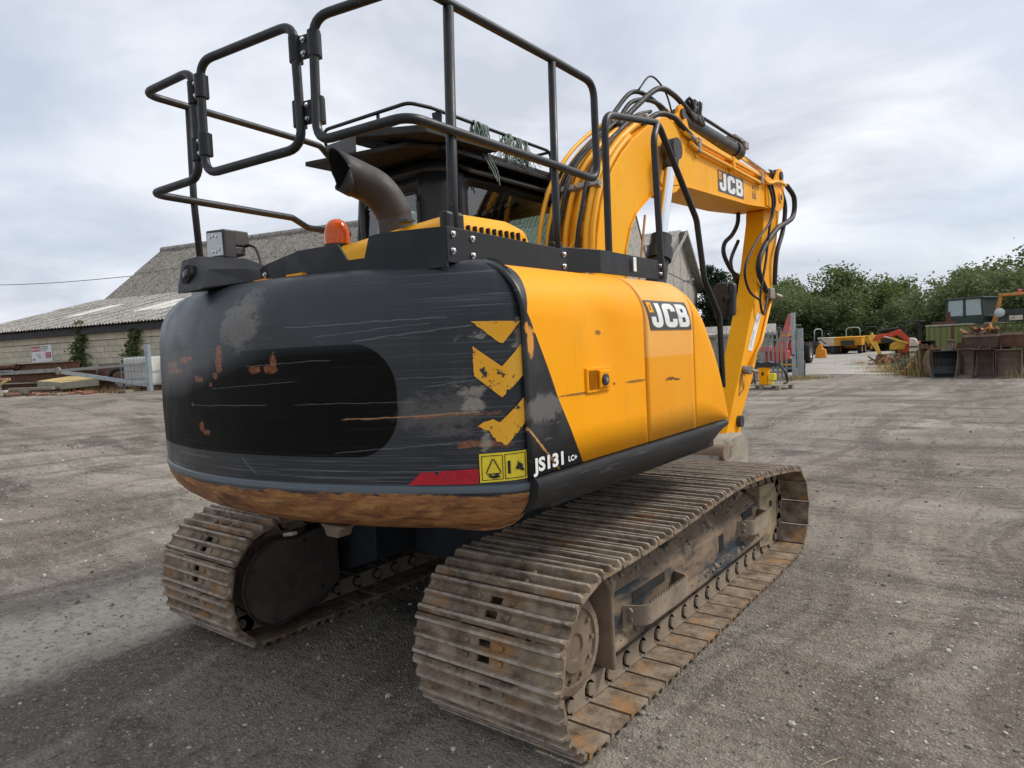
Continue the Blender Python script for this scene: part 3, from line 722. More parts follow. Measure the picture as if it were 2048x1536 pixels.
# left side bodywork (seen past the left end only from other positions)
g = G(); g.prism([(-1.24, 1.0), (-1.245, 1.62), (-1.16, 1.82), (-1.0, 1.86), (-1.0, 1.0)], 'y', -1.40, -.50); obj('left_side_panel', g, Y, EX, bevel=.02)
for y_ in (-.776, -.226): g = G(); g.prism([(a - .016, b_ - .012) for a, b_ in side_prof(1.868)[:-1]] + [(1.0, 1.7), (1.0, 1.10)], 'y', y_ - .012, y_ + .012); obj('dark_seam_backing', g, HOLE, EX)  # near-black backing added behind the panel gaps, painting the darkness inside them
# latch on the rear side panel
g = G(); g.prism([(-1.300, 1.362), (-1.118, 1.362), (-1.118, 1.462), (-1.300, 1.462)], 'x', 1.245, 1.258); la = obj('latch_plate', g, Y, EX, bevel=.004)
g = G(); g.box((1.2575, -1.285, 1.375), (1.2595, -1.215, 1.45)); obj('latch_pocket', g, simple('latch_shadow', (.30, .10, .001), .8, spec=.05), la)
g = G(); g.box((1.256, -1.215, 1.378), (1.268, -1.135, 1.448)); obj('latch_handle', g, Y, la, bevel=.004)
g = G(); g.lathe([(.024, 0), (.024, .008), (.018, .010), (.002, .010)], Matrix.Translation((1.267, -1.178, 1.41)) @ Matrix.Rotation(R(90), 4, 'Y'), 18)
obj('lock_barrel', g, PLA, la)
g = G(); g.lathe([(.010, 0), (.010, .003), (.001, .003)], Matrix.Translation((1.2765, -1.178, 1.41)) @ Matrix.Rotation(R(90), 4, 'Y'), 12); obj('keyhole', g, ZINC, la)

# ---- lettering drawn as thick strokes on a plane of constant x
def stroke(g, path, wd, lay, F):
    path = [Vector(p).to_2d() if len(p) > 2 else Vector(p) for p in path]; L, Rr_ = [], []
    for i, p in enumerate(path):
        a = path[max(i - 1, 0)]; b_ = path[min(i + 1, len(path) - 1)]; t = (b_ - a).normalized(); nrm = Vector((-t.y, t.x)) * wd / 2
        if 0 < i < len(path) - 1:
            t1 = (p - a).normalized(); t2 = (b_ - p).normalized(); c = max(.5, math.sqrt((1 + t1.dot(t2)) / 2)); nrm = nrm / c
        L.append(p + nrm); Rr_.append(p - nrm)
    g.add([F(q.x, q.y, lay) for q in L] + [F(q.x, q.y, lay) for q in Rr_], [(i, i + 1, i + 1 + len(L), i + len(L)) for i in range(len(L) - 1)])
def fl2(pts, r, seg=5): return [(p.x, p.y) for p in fillet([(a, b_, 0) for a, b_ in pts], r, seg)]
def jcb(name, F, parent):
    # unit plate 0..1.72 by 0..1
    g = G(); g.add([F(a, b_, 0) for a, b_ in ((0, 0), (1.72, 0), (1.72, 1), (0, 1))], [(0, 1, 2, 3)]); pl_ = obj(name, g, GREYP, parent, fix=False)
    g = G(); W = .175
    stroke(g, fl2([(.175, .44), (.175, .165), (.435, .165), (.435, .91)], .12), W, 1, F)
    gc = G(); stroke(gc, fl2([(1.015, .64), (1.015, .815), (.70, .815), (.70, .175), (1.03, .175), (1.03, .38)], .10), W + .015, 1, F)
    gb = G(); stroke(gb, [(1.265, .09), (1.265, .91)], W, 1, F)
    stroke(gb, fl2([(1.2, .825), (1.545, .825), (1.545, .52), (1.2, .52)], .11), W - .01, 2, F)
    stroke(gb, fl2([(1.2, .525), (1.565, .525), (1.565, .175), (1.2, .175)], .11), W, 3, F)
    for q in (g, gc, gb): obj('letter', q, WHITE, pl_, fix=False)
    g = G(); g.add([F(a, b_, 1) for a, b_ in ((.06, .585), (.225, .585), (.225, .93), (.06, .93))], [(0, 1, 2, 3)]); em = obj('emblem', g, Y, pl_, fix=False)
    g = G(); stroke(g, fl2([(.10, .66), (.16, .70), (.12, .80), (.18, .84)], .03), .03, 2, F); obj('emblem_mark', g, simple('emblem_brown', (.10, .05, .02), .5), pl_, fix=False)
    return pl_
def Fdoor(a, b_, l):      # logo plate leans with the door: slightly slanted in perspective only
    y = -.757 + a * .275; z = 1.607 + b_ * .137; dx = 0
    zs = 1.868 - .215
    if z > zs:
        s_ = (z - zs) / .215; dx = -.215 * .95 * (1 - math.sqrt(max(0, 1 - s_ * s_)))
    return (1.2555 + l * .0007 + dx, y + .03 * (1 - b_) - .0, z)
# the plate follows the bend of the door, so cut it finely
def Fwrap(F): return F
def bend(o, n=8):
    bm = bmesh.new(); bm.from_mesh(o.data)
    zs = [v.co.z for v in bm.verts]; 
    for i in range(1, n * 3):
        zc_ = 1.60 + .16 * i / (n * 3)
        bmesh.ops.bisect_plane(bm, geom=bm.verts[:] + bm.edges[:] + bm.faces[:], plane_co=(0, 0, zc_), plane_no=(0, 0, 1))
    for v in bm.verts:
        lay = v.co.x
        z = v.co.z; s_ = (z - 1.653) / .215; dx = -.215 * .95 * (1 - math.sqrt(max(0, 1 - s_ * s_))) if s_ > 0 else 0
        v.co.x = lay + dx
    bm.to_mesh(o.data); bm.free()
def Fd2(a, b_, l): return (1.2555 + l * .0008, -.757 + a * .270 + .042 * (1 - b_), 1.607 + b_ * .137)
pl_ = jcb('logo_plate', Fd2, EX); bend(pl_)
for c_ in pl_.children: bend(c_)
def text(name, s, size, F, mat, parent, offset=.0, space=1.):
    cu = bpy.data.curves.new(name, 'FONT'); cu.body = s; cu.size = size; cu.offset = offset; cu.space_character = space; cu.resolution_u = 3
    o = bpy.data.objects.new(name, cu); COL.objects.link(o); bpy.context.view_layer.update()
    me = bpy.data.meshes.new_from_object(o.evaluated_get(bpy.context.evaluated_depsgraph_get())); bpy.data.objects.remove(o)
    for v in me.vertices: v.co = F(v.co.x, v.co.y)
    me.materials.clear(); me.name = name
    return link(name, me, mat, parent)
text('model_lettering', 'JS131', .066, lambda a, b_: (1.2535, -1.668 + a * 1.36, 1.116 + b_), WHITE, EX, .0026, 1.0)
text('model_lettering', 'LC+', .028, lambda a, b_: (1.2535, -1.452 + a * 1.25, 1.119 + b_), WHITE, EX, .0010)

# ---- guard plates round the engine deck
def wall(name, pts, z0, z1, mat=K, th=.012, parent=EX, ztop=None):
    g = G(); zt = ztop or [z1] * len(pts); zb = z0 if isinstance(z0, list) else [z0] * len(pts)
    g.grid([[(x, y, zb[i]) for i, (x, y) in enumerate(pts)], [(x, y, zt[i]) for i, (x, y) in enumerate(pts)]])
    return obj(name, g, mat, parent, solid=th, bevel=.002)
def bolts(spots, parent, nrm='x', r=.0082, name='guard_bolt'):
    for p in spots:
        g = G(); M = Matrix.Translation(p) @ (Matrix.Rotation(R(90), 4, 'Y') if nrm == 'x' else Matrix.Rotation(R(90), 4, 'X'))
        g.lathe([(r * 1.5, 0), (r * 1.5, .002), (r, .002), (r, .009), (r * .6, .011), (.0005, .011)], M, 8); obj(name, g, ZINC, parent)
gr = wall('guard_plate', [(1.0, -1.783), (1.0, -1.0)], 1.868, 0, ztop=[1.995, 1.978])
bolts([(1.001, -1.753, 1.97), (1.001, -1.756, 1.91), (1.001, -1.647, 1.963), (1.001, -1.648, 1.901), (1.001, -1.029, 1.955), (1.001, -1.031, 1.903)], gr)
gf = wall('guard_plate', [(.952, -.992), (1.019, -.740), (1.019, -.722), (1.0, -.018)], [1.889, 1.889, 1.889, 1.895], 1.999)
bolts([(1.003, -.061, 1.97), (1.003, -.057, 1.925)], gf)
g = G(); g.add([(1.024, -.412, 1.917), (1.024, -.380, 1.917), (1.024, -.380, 1.989), (1.024, -.412, 1.989)], [(0, 1, 2, 3)]); obj('serial_sticker', g, WHITE, gf, fix=False)
# rear guard with the notch in front of the exhaust
rg = [(.998, -1.787), (.745, -1.849), (.681, -1.863), (.654, -1.867), (.574, -1.881), (.526, -1.888), (.308, -1.907), (.09, -1.91), (-.006, -1.897)]
gre = wall('guard_plate', rg, 1.850, 0, ztop=[1.995, 2.001, 1.995, 1.917, 1.917, 1.984, 1.984, 1.955, 1.935])
bolts([(.081, -1.913, 1.910)], gre, 'y')
g = G(); g.box((-.405, -1.918, 1.869), (-.15, -1.577, 1.981)); obj('battery_box', g, [K], EX, bevel=.006)
g = G(); g.box((-.597, -1.881, 1.875), (-.410, -1.599, 1.992)); obj('tool_box', g, SILV, EX, bevel=.006)
# yellow deck under the guards, yellow shims that peep out below them
g = G(); g.prism([(-1.0, -1.40), (-.5, -1.55), (.1, -1.70), (.6, -1.64), (.85, -1.52), (.93, -1.30), (.93, -.30), (-1.0, -.50)], 'z', 1.856, 1.880); obj('deck_cover', g, Y, EX)
for x, y, a in ((.30, -1.915, 2), (.07, -1.92, -4)):
    g = G(); g.M = Matrix.Translation((x, y, 1.884)) @ Matrix.Rotation(R(a), 4, 'Z'); g.box((-.05, -.014, -.007), (.05, .014, .007)); obj('deck_shim', g, Y, EX)
# engine hood with louvre slots
def hood():
    g = G(); b0 = None
    rows = []
    for z, zr, i, fr in ((1.86, 1.86, 0, 0), (1.95, 1.95, .0, .0), (2.050, 2.025, .012, .06), (2.088, 2.062, .055, .09), (2.110, 2.085, .16, .12)):
        rows.append([(-.06 + i, -1.66 + i * 1.2, zr - .03), (.935 - i * 1.1, -1.66 + i, zr + .02), (.935 - i * 1.1, -1.150 - i - fr * .55, z), (-.06 + i, -1.150 - i - fr * .55, z - .02)])
    g.grid(rows, closed=True); g.add(rows[-1], [(0, 1, 2, 3)]); return obj('engine_hood', g, YB, EX, bevel=.02, seg=3)
ho = hood()
for k in range(10):
    y = -1.585 + k * .040; zt = 2.030 + k * .0006 - max(0, k - 8) * .02
    g = G(); pts = arc((y, zt - .006), .006, 0, 180, 6) + [(y - .006, 1.975), (y + .006, 1.975)]
    g.prism(pts, 'x', .915, .9375); obj('louvre_slot', g, HOLE, ho)
g = G(); g.prism([(.58, -1.64), (.66, -1.64), (.665, -1.60), (.60, -1.59)], 'z', 2.080, 2.090); obj('torn_sticker', g, PLA, ho)

# ---- exhaust, beacon, work lamp, rear camera
ep = spline([(.385, -1.44, 1.98), (.385, -1.44, 2.11), (.381, -1.452, 2.19), (.362, -1.515, 2.272), (.332, -1.592, 2.310), (.305, -1.665, 2.338)], 7)
g = G(); g.tube(ep, [.076 if i < 12 else .079 for i in range(len(ep))], 28, cap=False)
ax_ = (Vector(ep[-1]) - Vector(ep[-2])).normalized(); cn = Vector((-.21, -.88, -.38)).normalized()      # slash-cut outlet
for i_ in range(len(g.v) - 28, len(g.v)):
    v_ = Vector(g.v[i_]); g.v[i_] = tuple(v_ + ax_ * ((Vector(ep[-1]) - v_).dot(cn) / ax_.dot(cn)))
exo = obj('exhaust_pipe', g, EXH, EX, smooth=True, solid=.004)
g = G(); g.tube(ep[-16:], .0735, 28, cap=False)
for i_ in range(len(g.v) - 28, len(g.v)):
    v_ = Vector(g.v[i_]) - ax_ * .004; g.v[i_] = tuple(v_ + ax_ * ((Vector(ep[-1]) - ax_ * .004 - v_).dot(cn) / ax_.dot(cn)))
g.cyl(ep[-16], ep[-15], .073, 24); obj('exhaust_bore', g, HOLE, exo)
g = G(); M = Matrix.Translation((.150, -1.58, 2.055))
g.lathe([(.056, 0), (.057, .035), (.055, .06), (.049, .085), (.036, .105), (.018, .115), (.0005, .118)], M, 28); be = obj('beacon', g, AMB, EX, smooth=True)
g = G(); g.lathe([(.03, 0), (.060, 0), (.060, .012), (.03, .012)], Matrix.Translation((.150, -1.58, 2.044)), 24); g.cyl((.150, -1.58, 1.86), (.150, -1.58, 2.05), .04, 14); obj('beacon_base', g, RUB, be)
wl = G(); wl.M = Matrix.Translation((-.229, -1.918, 2.077)) @ Matrix.Rotation(R(8), 4, 'Z') @ Matrix.Rotation(R(-4), 4, 'Y')
wl.prism([(-.075, -.062), (.055, -.07), (.06, .055), (-.06, .068)], 'y', -.03, .03)
wl.box((-.05, .03, -.01), (.05, .11, .060)); wl.box((-.04, .03, -.05), (.045, .09, -.012))
wlo = obj('work_lamp', wl, PLA, EX, bevel=.006)
g = G(); g.M = wl.M; g.prism([(-.064, -.05), (.043, -.058), (.047, .042), (-.05, .055)], 'y', -.0335, -.0305); le = obj('lens', g, LAMP, wlo, bevel=.001)
for a, b_ in ((-.03, .03), (-.008, .036), (.012, .03), (-.02, -.032), (.002, -.036), (.022, -.03)):
    g = G(); g.M = wl.M; g.lathe([(.007, 0), (.004, .004), (.0005, .005)], Matrix.Translation((a, -.034, b_)) @ Matrix.Rotation(R(90), 4, 'X'), 8); obj('diode', g, CHR, le)
g = G(); g.tube([(-.225, -1.89, 2.03), (-.225, -1.87, 1.96), (-.225, -1.87, 1.87)], .014, 8); obj('lamp_bracket', g, RUB, wlo)
g = G(); g.tube(spline([(-.20, -1.82, 2.08), (-.13, -1.82, 2.06), (-.05, -1.85, 2.00), (.0, -1.88, 1.95)], 6), .006, 6); obj('lamp_cable', g, RUB, wlo, smooth=True)
# angular rear camera housing
g = G(); g.M = Matrix.Translation((-.192, -1.987, 1.940)) @ Matrix.Rotation(R(6), 4, 'Z')
rows = [[(-.15, -.075, -.045), (-.09, -.115, -.085), (.045, -.095, -.075), (.05, -.06, .01), (-.03, -.045, .075), (-.165, -.035, .070)],
        [(-.10, .05, -.045), (-.05, .02, -.07), (.17, .03, -.055), (.185, .04, .005), (.15, .06, .055), (-.10, .06, .072)],
        [(.0, .10, -.045), (.05, .10, -.06), (.27, .08, -.045), (.275, .08, -.03), (.22, .10, .02), (.0, .11, .06)]]
g.grid(rows, closed=True); g.add(rows[0], [(0, 1, 2, 3, 4, 5)]); g.add(rows[-1], [(5, 4, 3, 2, 1, 0)])
rc = obj('rear_camera', g, PLA, EX, bevel=.006)
cc = Vector((-.062, -.062, .002)); nrm = Vector((-.15, -1, .25)).normalized()
g = G(); g.M = Matrix.Translation((-.192, -1.987, 1.940)) @ Matrix.Rotation(R(6), 4, 'Z') @ Matrix.Translation((-.068, -.078, -.004)) @ nrm.to_track_quat('Z', 'Y').to_matrix().to_4x4()
g.lathe([(.001, .008), (.046, .008), (.046, -.02)], None, 6); obj('lens_recess', g, HOLE, rc)
g2 = G(); g2.M = g.M; g2.lathe([(.001, .018), (.016, .016), (.022, .010), (.022, .0)], None, 18); obj('lens', g2, simple('lens_glass', (.02, .022, .03), .08, var=.05), rc)

# ---- walkway handrails: z 2.71 top, 2.29 middle
RT = .0175
def rail(name, paths, parent=EX, r=RT, fr=.075):
    g = G()
    for p in paths: g.tube(fillet(p, fr, 6) if fr else p, r, 12, cap=False)
    return obj(name, g, KR, parent, auto=50)
h1 = rail('handrail', [[(1.0, -1.051, 2.788), (1.0, -0.705, 2.783), (1.0, -0.705, 2.33), (1.0, -1.061, 2.336), (1.0, -1.945, 2.338), (0.574, -1.987, 2.338), (0.564, -1.966, 2.79), (0.998, -1.881, 2.79), (1.0, -1.051, 2.788)]])
for pp_, r_ in (([(.998, -1.712, 2.774), (.975, -1.715, 2.10), (.970, -1.715, 1.90)], .0195), ([(1.0, -1.057, 2.774), (.985, -1.052, 2.10), (.978, -1.050, 1.90)], .0175)): g = G(); g.tube(pp_, r_, 12); obj('handrail_post', g, KR, h1, smooth=True)
g = G(); g.box((.945, -1.765, 1.89), (.9875, -1.665, 2.058)); obj('post_bracket', g, K, h1, bevel=.014); g = G(); g.box((.952, -1.085, 1.89), (.9875, -1.010, 2.012)); obj('post_bracket', g, K, h1, bevel=.010)
g = G(); g.tube(fillet([(.473, -1.985, 2.79), (-.075, -2.051, 2.79), (-.075, -2.056, 2.332), (.500, -1.998, 2.332)], .075, 6, True), RT, 12, closed=True); h2 = obj('gate_rail', g, KR, EX, auto=50)
h3 = rail('handrail', [[(-0.165, -2.035, 2.56), (-0.165, -2.035, 2.785), (-0.559, -2.056, 2.785), (-0.623, -1.152, 2.779), (-0.629, -1.035, 2.774), (-0.703, -0.896, 2.732), (-0.703, -0.683, 2.732)],
                       [(-.165, -2.035, 2.56), (-.165, -2.035, 2.338), (-.565, -2.051, 2.338), (-.623, -1.258, 2.335), (-.661, -1.130, 2.30), (-.661, -.832, 2.29)]])
g = G(); g.tube([(-0.575, -1.838, 2.78), (-0.588, -1.838, 2.338), (-0.581, -1.822, 1.88)], .0165, 12); obj('handrail_post', g, KR, h3, smooth=True)
g = G(); g.tube([(-0.703, -0.683, 2.732), (-0.703, -0.683, 1.88)], .0165, 10); obj('handrail_post', g, KR, h3, smooth=True)
def hinge(x0, y0, x1, y1, z0, z1):
    g = G(); ym = (y0 + y1) / 2
    for x, y in ((x0, y0), (x1, y1)): g.tube([(x, y, z0), (x, y, z1)], .0245, 14)
    zc_ = (z0 + z1) / 2; d = Vector((x1 - x0, y1 - y0, 0)); L = d.length; a = math.atan2(d.y, d.x)
    g.box((0, -.005, -(z1 - z0) * .46), (L, .005, (z1 - z0) * .46), 0, Matrix.Translation((x0, y0, zc_)) @ Matrix.Rotation(a, 4, 'Z'))
    for x, y in ((x0, y0), (x1, y1)): g.box((-.006, -.010, -(z1 - z0) * .5), (.030, .012, (z1 - z0) * .5), 0, Matrix.Translation((x, y, zc_)) @ Matrix.Rotation(a + math.pi / 2, 4, 'Z'))
    hc = obj('hinge_clamp', g, K, EX, bevel=.002)
    bolts([((x0 + x1) / 2, ym - .006, zc_ + .025), ((x0 + x1) / 2, ym - .006, zc_ - .025)], hc, 'y', .0075, 'clamp_bolt')
for z0, z1 in ((2.648, 2.742), (2.412, 2.506)):
    hinge(.476, -1.985, .566, -1.968, z0, z1); hinge(-.165, -2.035, -.075, -2.053, z0 - .005, z1 - .005)

# front walkway rail on the right
h4 = rail('handrail', [[(0.984, -0.593, 1.901), (0.984, -0.582, 2.673), (0.957, 0.083, 2.79), (0.989, 0.52, 2.295), (1.0, 0.589, 1.923), (1.0, 0.828, 1.699), (1.0, 0.85, 1.231)], [(1.0, -0.029, 1.901), (0.995, -0.061, 2.668), (0.968, 0.051, 2.774)]], r=.0185, fr=.10)
g = G(); rr = fillet([(-.075, -.105, 0), (.075, -.105, 0), (.075, .105, 0), (-.075, .105, 0)], .03, 5, True)
g.M = Matrix.Translation((0.973, 1.025, 1.816)) @ Matrix.Rotation(R(-12), 4, 'Z') @ Matrix.Rotation(R(3), 4, 'Y')
g.prism([(p.x * 1.05, p.y * 1.07) for p in rr], 'y', -.028, .012); mi_ = obj('mirror', g, PLA, EX, bevel=.008)
g2 = G(); g2.M = g.M; g2.tube([(.03, -.035, .13), (.03, -.04, 0), (.035, -.04, -.13), (-.05, -.03, -.125), (-.06, -.03, -.10)], .008, 8); g2.lathe([(.03, 0), (.03, .012), (.001, .018)], Matrix.Translation((.025, -.028, .01)) @ Matrix.Rotation(R(90), 4, 'X'), 14); obj('mirror_arm', g2, RUB, mi_, smooth=True)
# ---- cab: rounded shell with window openings, glass set in
def rrect(x0, x1, y0, y1, r, k=6):
    pts = []
    for cx, cy, a0 in ((x1 - r, y0 + r, -90), (x1 - r, y1 - r, 0), (x0 + r, y1 - r, 90), (x0 + r, y0 + r, 180)):
        pts += [(cx + r * math.cos(R(a0 + 90 * i / k)), cy + r * math.sin(R(a0 + 90 * i / k))) for i in range(k + 1)]
    return pts
CX0, CX1, CY0, CY1 = -1.20, -.255, -.455, 1.22
CZ = 2.70
def lean(z): return .05 * max(0, (z - 1.95)) / .76   # pillars lean in a little towards the roof
def cabpt(x, y, z, k=0):
    cx_, cy_ = (CX0 + CX1) / 2, (CY0 + CY1) / 2; k = k + lean(z)
    return (x + (k if x < cx_ else -k) * min(1, abs(x - cx_) / .3), y + (k if y < cy_ else -k) * min(1, abs(y - cy_) / .3), z)
cab = G(); RC = .17
for cx_, cy_, a0 in ((CX1 - RC, CY0 + RC, -90), (CX1 - RC, CY1 - RC, 0), (CX0 + RC, CY1 - RC, 90), (CX0 + RC, CY0 + RC, 180)):
    cab.grid([[cabpt(cx_ + RC * math.cos(R(a0 + 9 * i)), cy_ + RC * math.sin(R(a0 + 9 * i)), z) for i in range(11)] for z in (.99, 1.5, 1.95, 2.1, 2.3, 2.5, 2.6, CZ)])
def rr2(u0, u1, z0, z1, r, k=7):
    pts = []
    for cu, cz, a0 in ((u1 - r, z0 + r, -90), (u1 - r, z1 - r, 0), (u0 + r, z1 - r, 90), (u0 + r, z0 + r, 180)): pts += [(cu + r * math.cos(R(a0 + 90 * i / k)), cz + r * math.sin(R(a0 + 90 * i / k))) for i in range(k + 1)]
    return pts
panes = []
def side_wall(F, u0, u1, holes):
    cab.grid([[F(u, z) for u in (u0, (u0 + u1) / 2, u1)] for z in (.99, 1.5, 1.95)])
    us_ = [u0] + [(a[1] + b_[0]) / 2 for a, b_ in zip(holes, holes[1:])] + [u1]
    for (h0, h1, z0, z1, r), a, b_ in zip(holes, us_, us_[1:]):
        inn = rr2(h0, h1, z0, z1, r); cu, cz = (h0 + h1) / 2, (z0 + z1) / 2; out = []
        for (u, z) in inn:
            du, dz = u - cu, z - cz; t = min(((b_ if du > 0 else a) - cu) / du if abs(du) > 1e-6 else 9, ((CZ if dz > 0 else 1.95) - cz) / dz if abs(dz) > 1e-6 else 9); out.append((cu + du * t, cz + dz * t))
        cab.grid([[F(u, z) for u, z in inn], [F(u, z) for u, z in out]], closed=True)
        for (u, z) in ((a, 1.95), (b_, 1.95), (b_, CZ), (a, CZ)):
            k = min(range(len(out)), key=lambda q: (out[q][0] - u) ** 2 + (out[q][1] - z) ** 2); n_ = len(out)
            for q in (k - 1, k):
                p1, p2 = out[q % n_], out[(q + 1) % n_]
                if abs(p1[0] - p2[0]) > 1e-4 and abs(p1[1] - p2[1]) > 1e-4: cab.add([F(*p1), F(*p2), F(u, z)], [(0, 1, 2)])
        panes.append([F(u, z) for u, z in inn])
side_wall(lambda u, z: cabpt(u, CY0, z), CX0 + RC, CX1 - RC, [(CX0 + .15, CX1 - .15, 2.02, 2.585, .10)])
side_wall(lambda u, z: cabpt(CX1, u, z), CY0 + RC, CY1 - RC, [(-.21, 1.0, 2.02, 2.655, .10)])
side_wall(lambda u, z: cabpt(u, CY1, z), CX0 + RC, CX1 - RC, [(CX0 + .12 + .06, CX1 - .18, 1.98, 2.66, .06)])
side_wall(lambda u, z: cabpt(CX0, u, z), CY0 + RC, CY1 - RC, [(-.20, .30, 2.0, 2.65, .07), (.36, 1.0, 2.0, 2.65, .07)])
def rrect_k(k): return [cabpt(x, y, CZ) for x, y in rrect(CX0, CX1, CY0, CY1, RC, 10)]
rp_ = rrect(CX0, CX1, CY0, CY1, RC, 10)
rws = [[cabpt(x, y, z, k) for x, y in rp_] for z, k in ((CZ, 0), (2.735, .006), (2.765, .022), (2.785, .05), (2.795, .10))]
cab.grid(rws, closed=True); cab.add(rws[-1], [tuple(range(len(rp_)))])
cabo = obj('cab', cab, K, EX, auto=45, solid=.028, fix=True); cabo['label'] = 'black cab with rounded pillars and tinted windows'
for ring in panes:
    c_ = sum((Vector(p) for p in ring), Vector()) / len(ring); cc_ = Vector(((CX0 + CX1) / 2, (CY0 + CY1) / 2, c_.z)); d = cc_ - c_; d = Vector((1 if d.x > 0 else -1, 0, 0)) if abs(d.x) / (CX1 - CX0) > abs(d.y) / (CY1 - CY0) else Vector((0, 1 if d.y > 0 else -1, 0))
    g = G(); g.add([Vector(p) + d * .012 for p in ring], [tuple(range(len(ring)))]); obj('window_pane', g, GLASS, cabo, fix=False)
    g = G(); g.tube([Vector(p) + d * .004 for p in ring], .008, 6, closed=True); obj('window_seal', g, RUB, cabo, smooth=True)
g = G(); g.box((-1.15, -.40, 1.90), (-.30, -.36, 1.99)); g.box((-.95, .15, 1.4), (-.45, .30, 2.20)); g.box((-.95, .1, 1.35), (-.45, .65, 1.5)); g.box((-.85, .17, 2.22), (-.55, .27, 2.42)); obj('seat', g, RUB, cabo, bevel=.04, seg=3)
g = G(); g.tube([(-.35, .15, 2.28), (-.35, .95, 2.30)], .010, 8); g.tube([(-1.08, -.40, 2.14), (-.75, -.39, 2.28), (-.62, -.39, 2.48)], .012, 8); obj('window_bar', g, RUB, cabo, smooth=True)
g = G(); g.box((-.85, -.432, 2.14), (-.74, -.428, 2.26)); obj('window_sticker', g, simple('pale_sticker', (.45, .60, .52), .5, var=.05), cabo)
# visor over the right side window, roof guard and loose boards that overhang the rear
g = G(); g.M = Matrix.Translation((-.285, 0, 2.735)) @ Matrix.Rotation(R(30), 4, 'Y'); g.box((-.04, -.20, -.008), (.085, .98, .012)); obj('roof_visor', g, simple('rain_visor', (.025, .024, .023), .4, spec=.3), cabo, bevel=.004)
PLK = simple('dusty_dark_plate', (.018, .018, .018), .65, var=.35, scale=6, spec=.3)
def board(nm, c4, th, mat):
    g = G(); c4 = [Vector(p) for p in c4]; lo_ = [p - Vector((0, 0, th)) for p in c4]; g.add(c4 + lo_, [(0, 1, 2, 3), (7, 6, 5, 4), (0, 4, 5, 1), (1, 5, 6, 2), (2, 6, 7, 3), (3, 7, 4, 0)]); return obj(nm, g, mat, cabo, bevel=.005)
board('platform_plate', [(-.80, -.72, 2.965), (-.12, -.68, 2.862), (-.14, -.36, 2.885), (-.16, .10, 2.90), (-.95, .10, 2.97)][:1] + [(-.12, -.68, 2.862), (-.17, .05, 2.90), (-.90, .05, 2.975)], .045, PLK)
board('platform_plate', [(-1.12, -.78, 2.83), (-.36, -.62, 2.825), (-.25, -.40, 2.83), (-1.12, -.30, 2.835)], .030, PLK)
board('roof_guard', [(-1.17, -.42, 2.832), (-.235, -.42, 2.828), (-.235, .92, 2.822), (-1.17, .92, 2.822)], .030, K)
board('platform_plate', [(-.92, -.10, 2.885), (-.26, -.20, 2.868), (-.24, .78, 2.860), (-.92, .85, 2.87)], .035, PLK)
g = G(); g.box((-.845, -.815, 2.775), (-.585, -.80, 2.872)); obj('end_bracket', g, simple('bracket_grey', (.06, .063, .066), .5), cabo, bevel=.012)
g = G(); g.box((-.27, .80, 2.83), (-.20, .92, 2.89)); obj('platform_stop', g, K, cabo, bevel=.006)
for x_ in (-1.0, -.4): g = G(); g.box((x_ - .02, -.36, 2.79), (x_ + .02, .80, 2.802)); obj('guard_bearer', g, K, cabo)
RR = .0115
def rk(name, paths, r=RR, fr=.07):
    g = G()
    for p in paths: g.tube(fillet(p, fr, 5), r, 8)
    return obj(name, g, KR, cabo, smooth=True)
rk('roof_rack', [[(-1.13, -.55, 2.84), (-1.13, -.62, 3.065), (-.33, -.60, 3.055), (-.285, -.45, 3.05), (-.285, .86, 3.04), (-.30, .86, 2.85)],
                 [(-1.13, -.62, 3.045), (-1.13, .85, 3.04), (-1.13, .86, 2.80)],
                 [(-1.12, -.60, 2.955), (-.34, -.585, 2.965), (-.275, -.42, 2.965), (-.275, .86, 2.955)],
                 [(-1.13, .86, 3.04), (-.285, .86, 3.04)], [(-.275, .28, 3.045), (-.275, .28, 2.80)], [(-.275, .52, 3.045), (-.275, .52, 2.80)], [(-.60, -.60, 3.05), (-.60, -.60, 2.90), (-.55, -.45, 2.86)],
                 [(-.275, .62, 2.955), (-.60, .62, 2.90), (-1.12, .62, 2.955)], [(-.275, .05, 2.96), (-.50, -.10, 2.86)]])
g = G(); g.prism([(-.33, 3.04), (-.25, 3.04), (-.262, 2.93), (-.318, 2.93)], 'y', -.40, -.39); obj('rack_lug', g, K, cabo)
rnd = random.Random(5); g = G()
for (yc, zc_, n_, L) in ((-.03, 3.045, 9, .20), (.05, 3.04, 8, .24), (.30, 3.04, 8, .10), (.42, 3.03, 7, .12)):
    for k in range(n_):
        x = -.285 + rnd.uniform(-.012, .012); y = yc + rnd.uniform(-.035, .035); ph = rnd.uniform(-.03, .03); L2 = L * rnd.uniform(.6, 1.1)
        g.tube(spline([(x - .02, y, zc_ - .03), (x, y, zc_ + .018), (x + .022, y + ph * .3, zc_ - .02), (x + .018 + ph * .3, y + ph, zc_ - L2 * .5), (x + ph * .4, y + ph * 1.4, zc_ - L2), (x - .015, y + ph, zc_ - L2 * .55), (x - .02, y, zc_ - .02)], 4), .0055, 5)
for k in range(70):
    y = rnd.uniform(.22, .58); p = Vector((-.28 + rnd.uniform(-.02, .02), y, 3.02 + rnd.uniform(-.06, .02))); pts = [p.copy()]
    d = Vector((rnd.uniform(-.3, .3), rnd.uniform(-.4, .4), -1))
    for j in range(5): p = p + d * .030; d += Vector((rnd.uniform(-.5, .5), rnd.uniform(-.5, .5), 0)); pts.append(p.copy())
    g.tube(pts, .0022, 4)
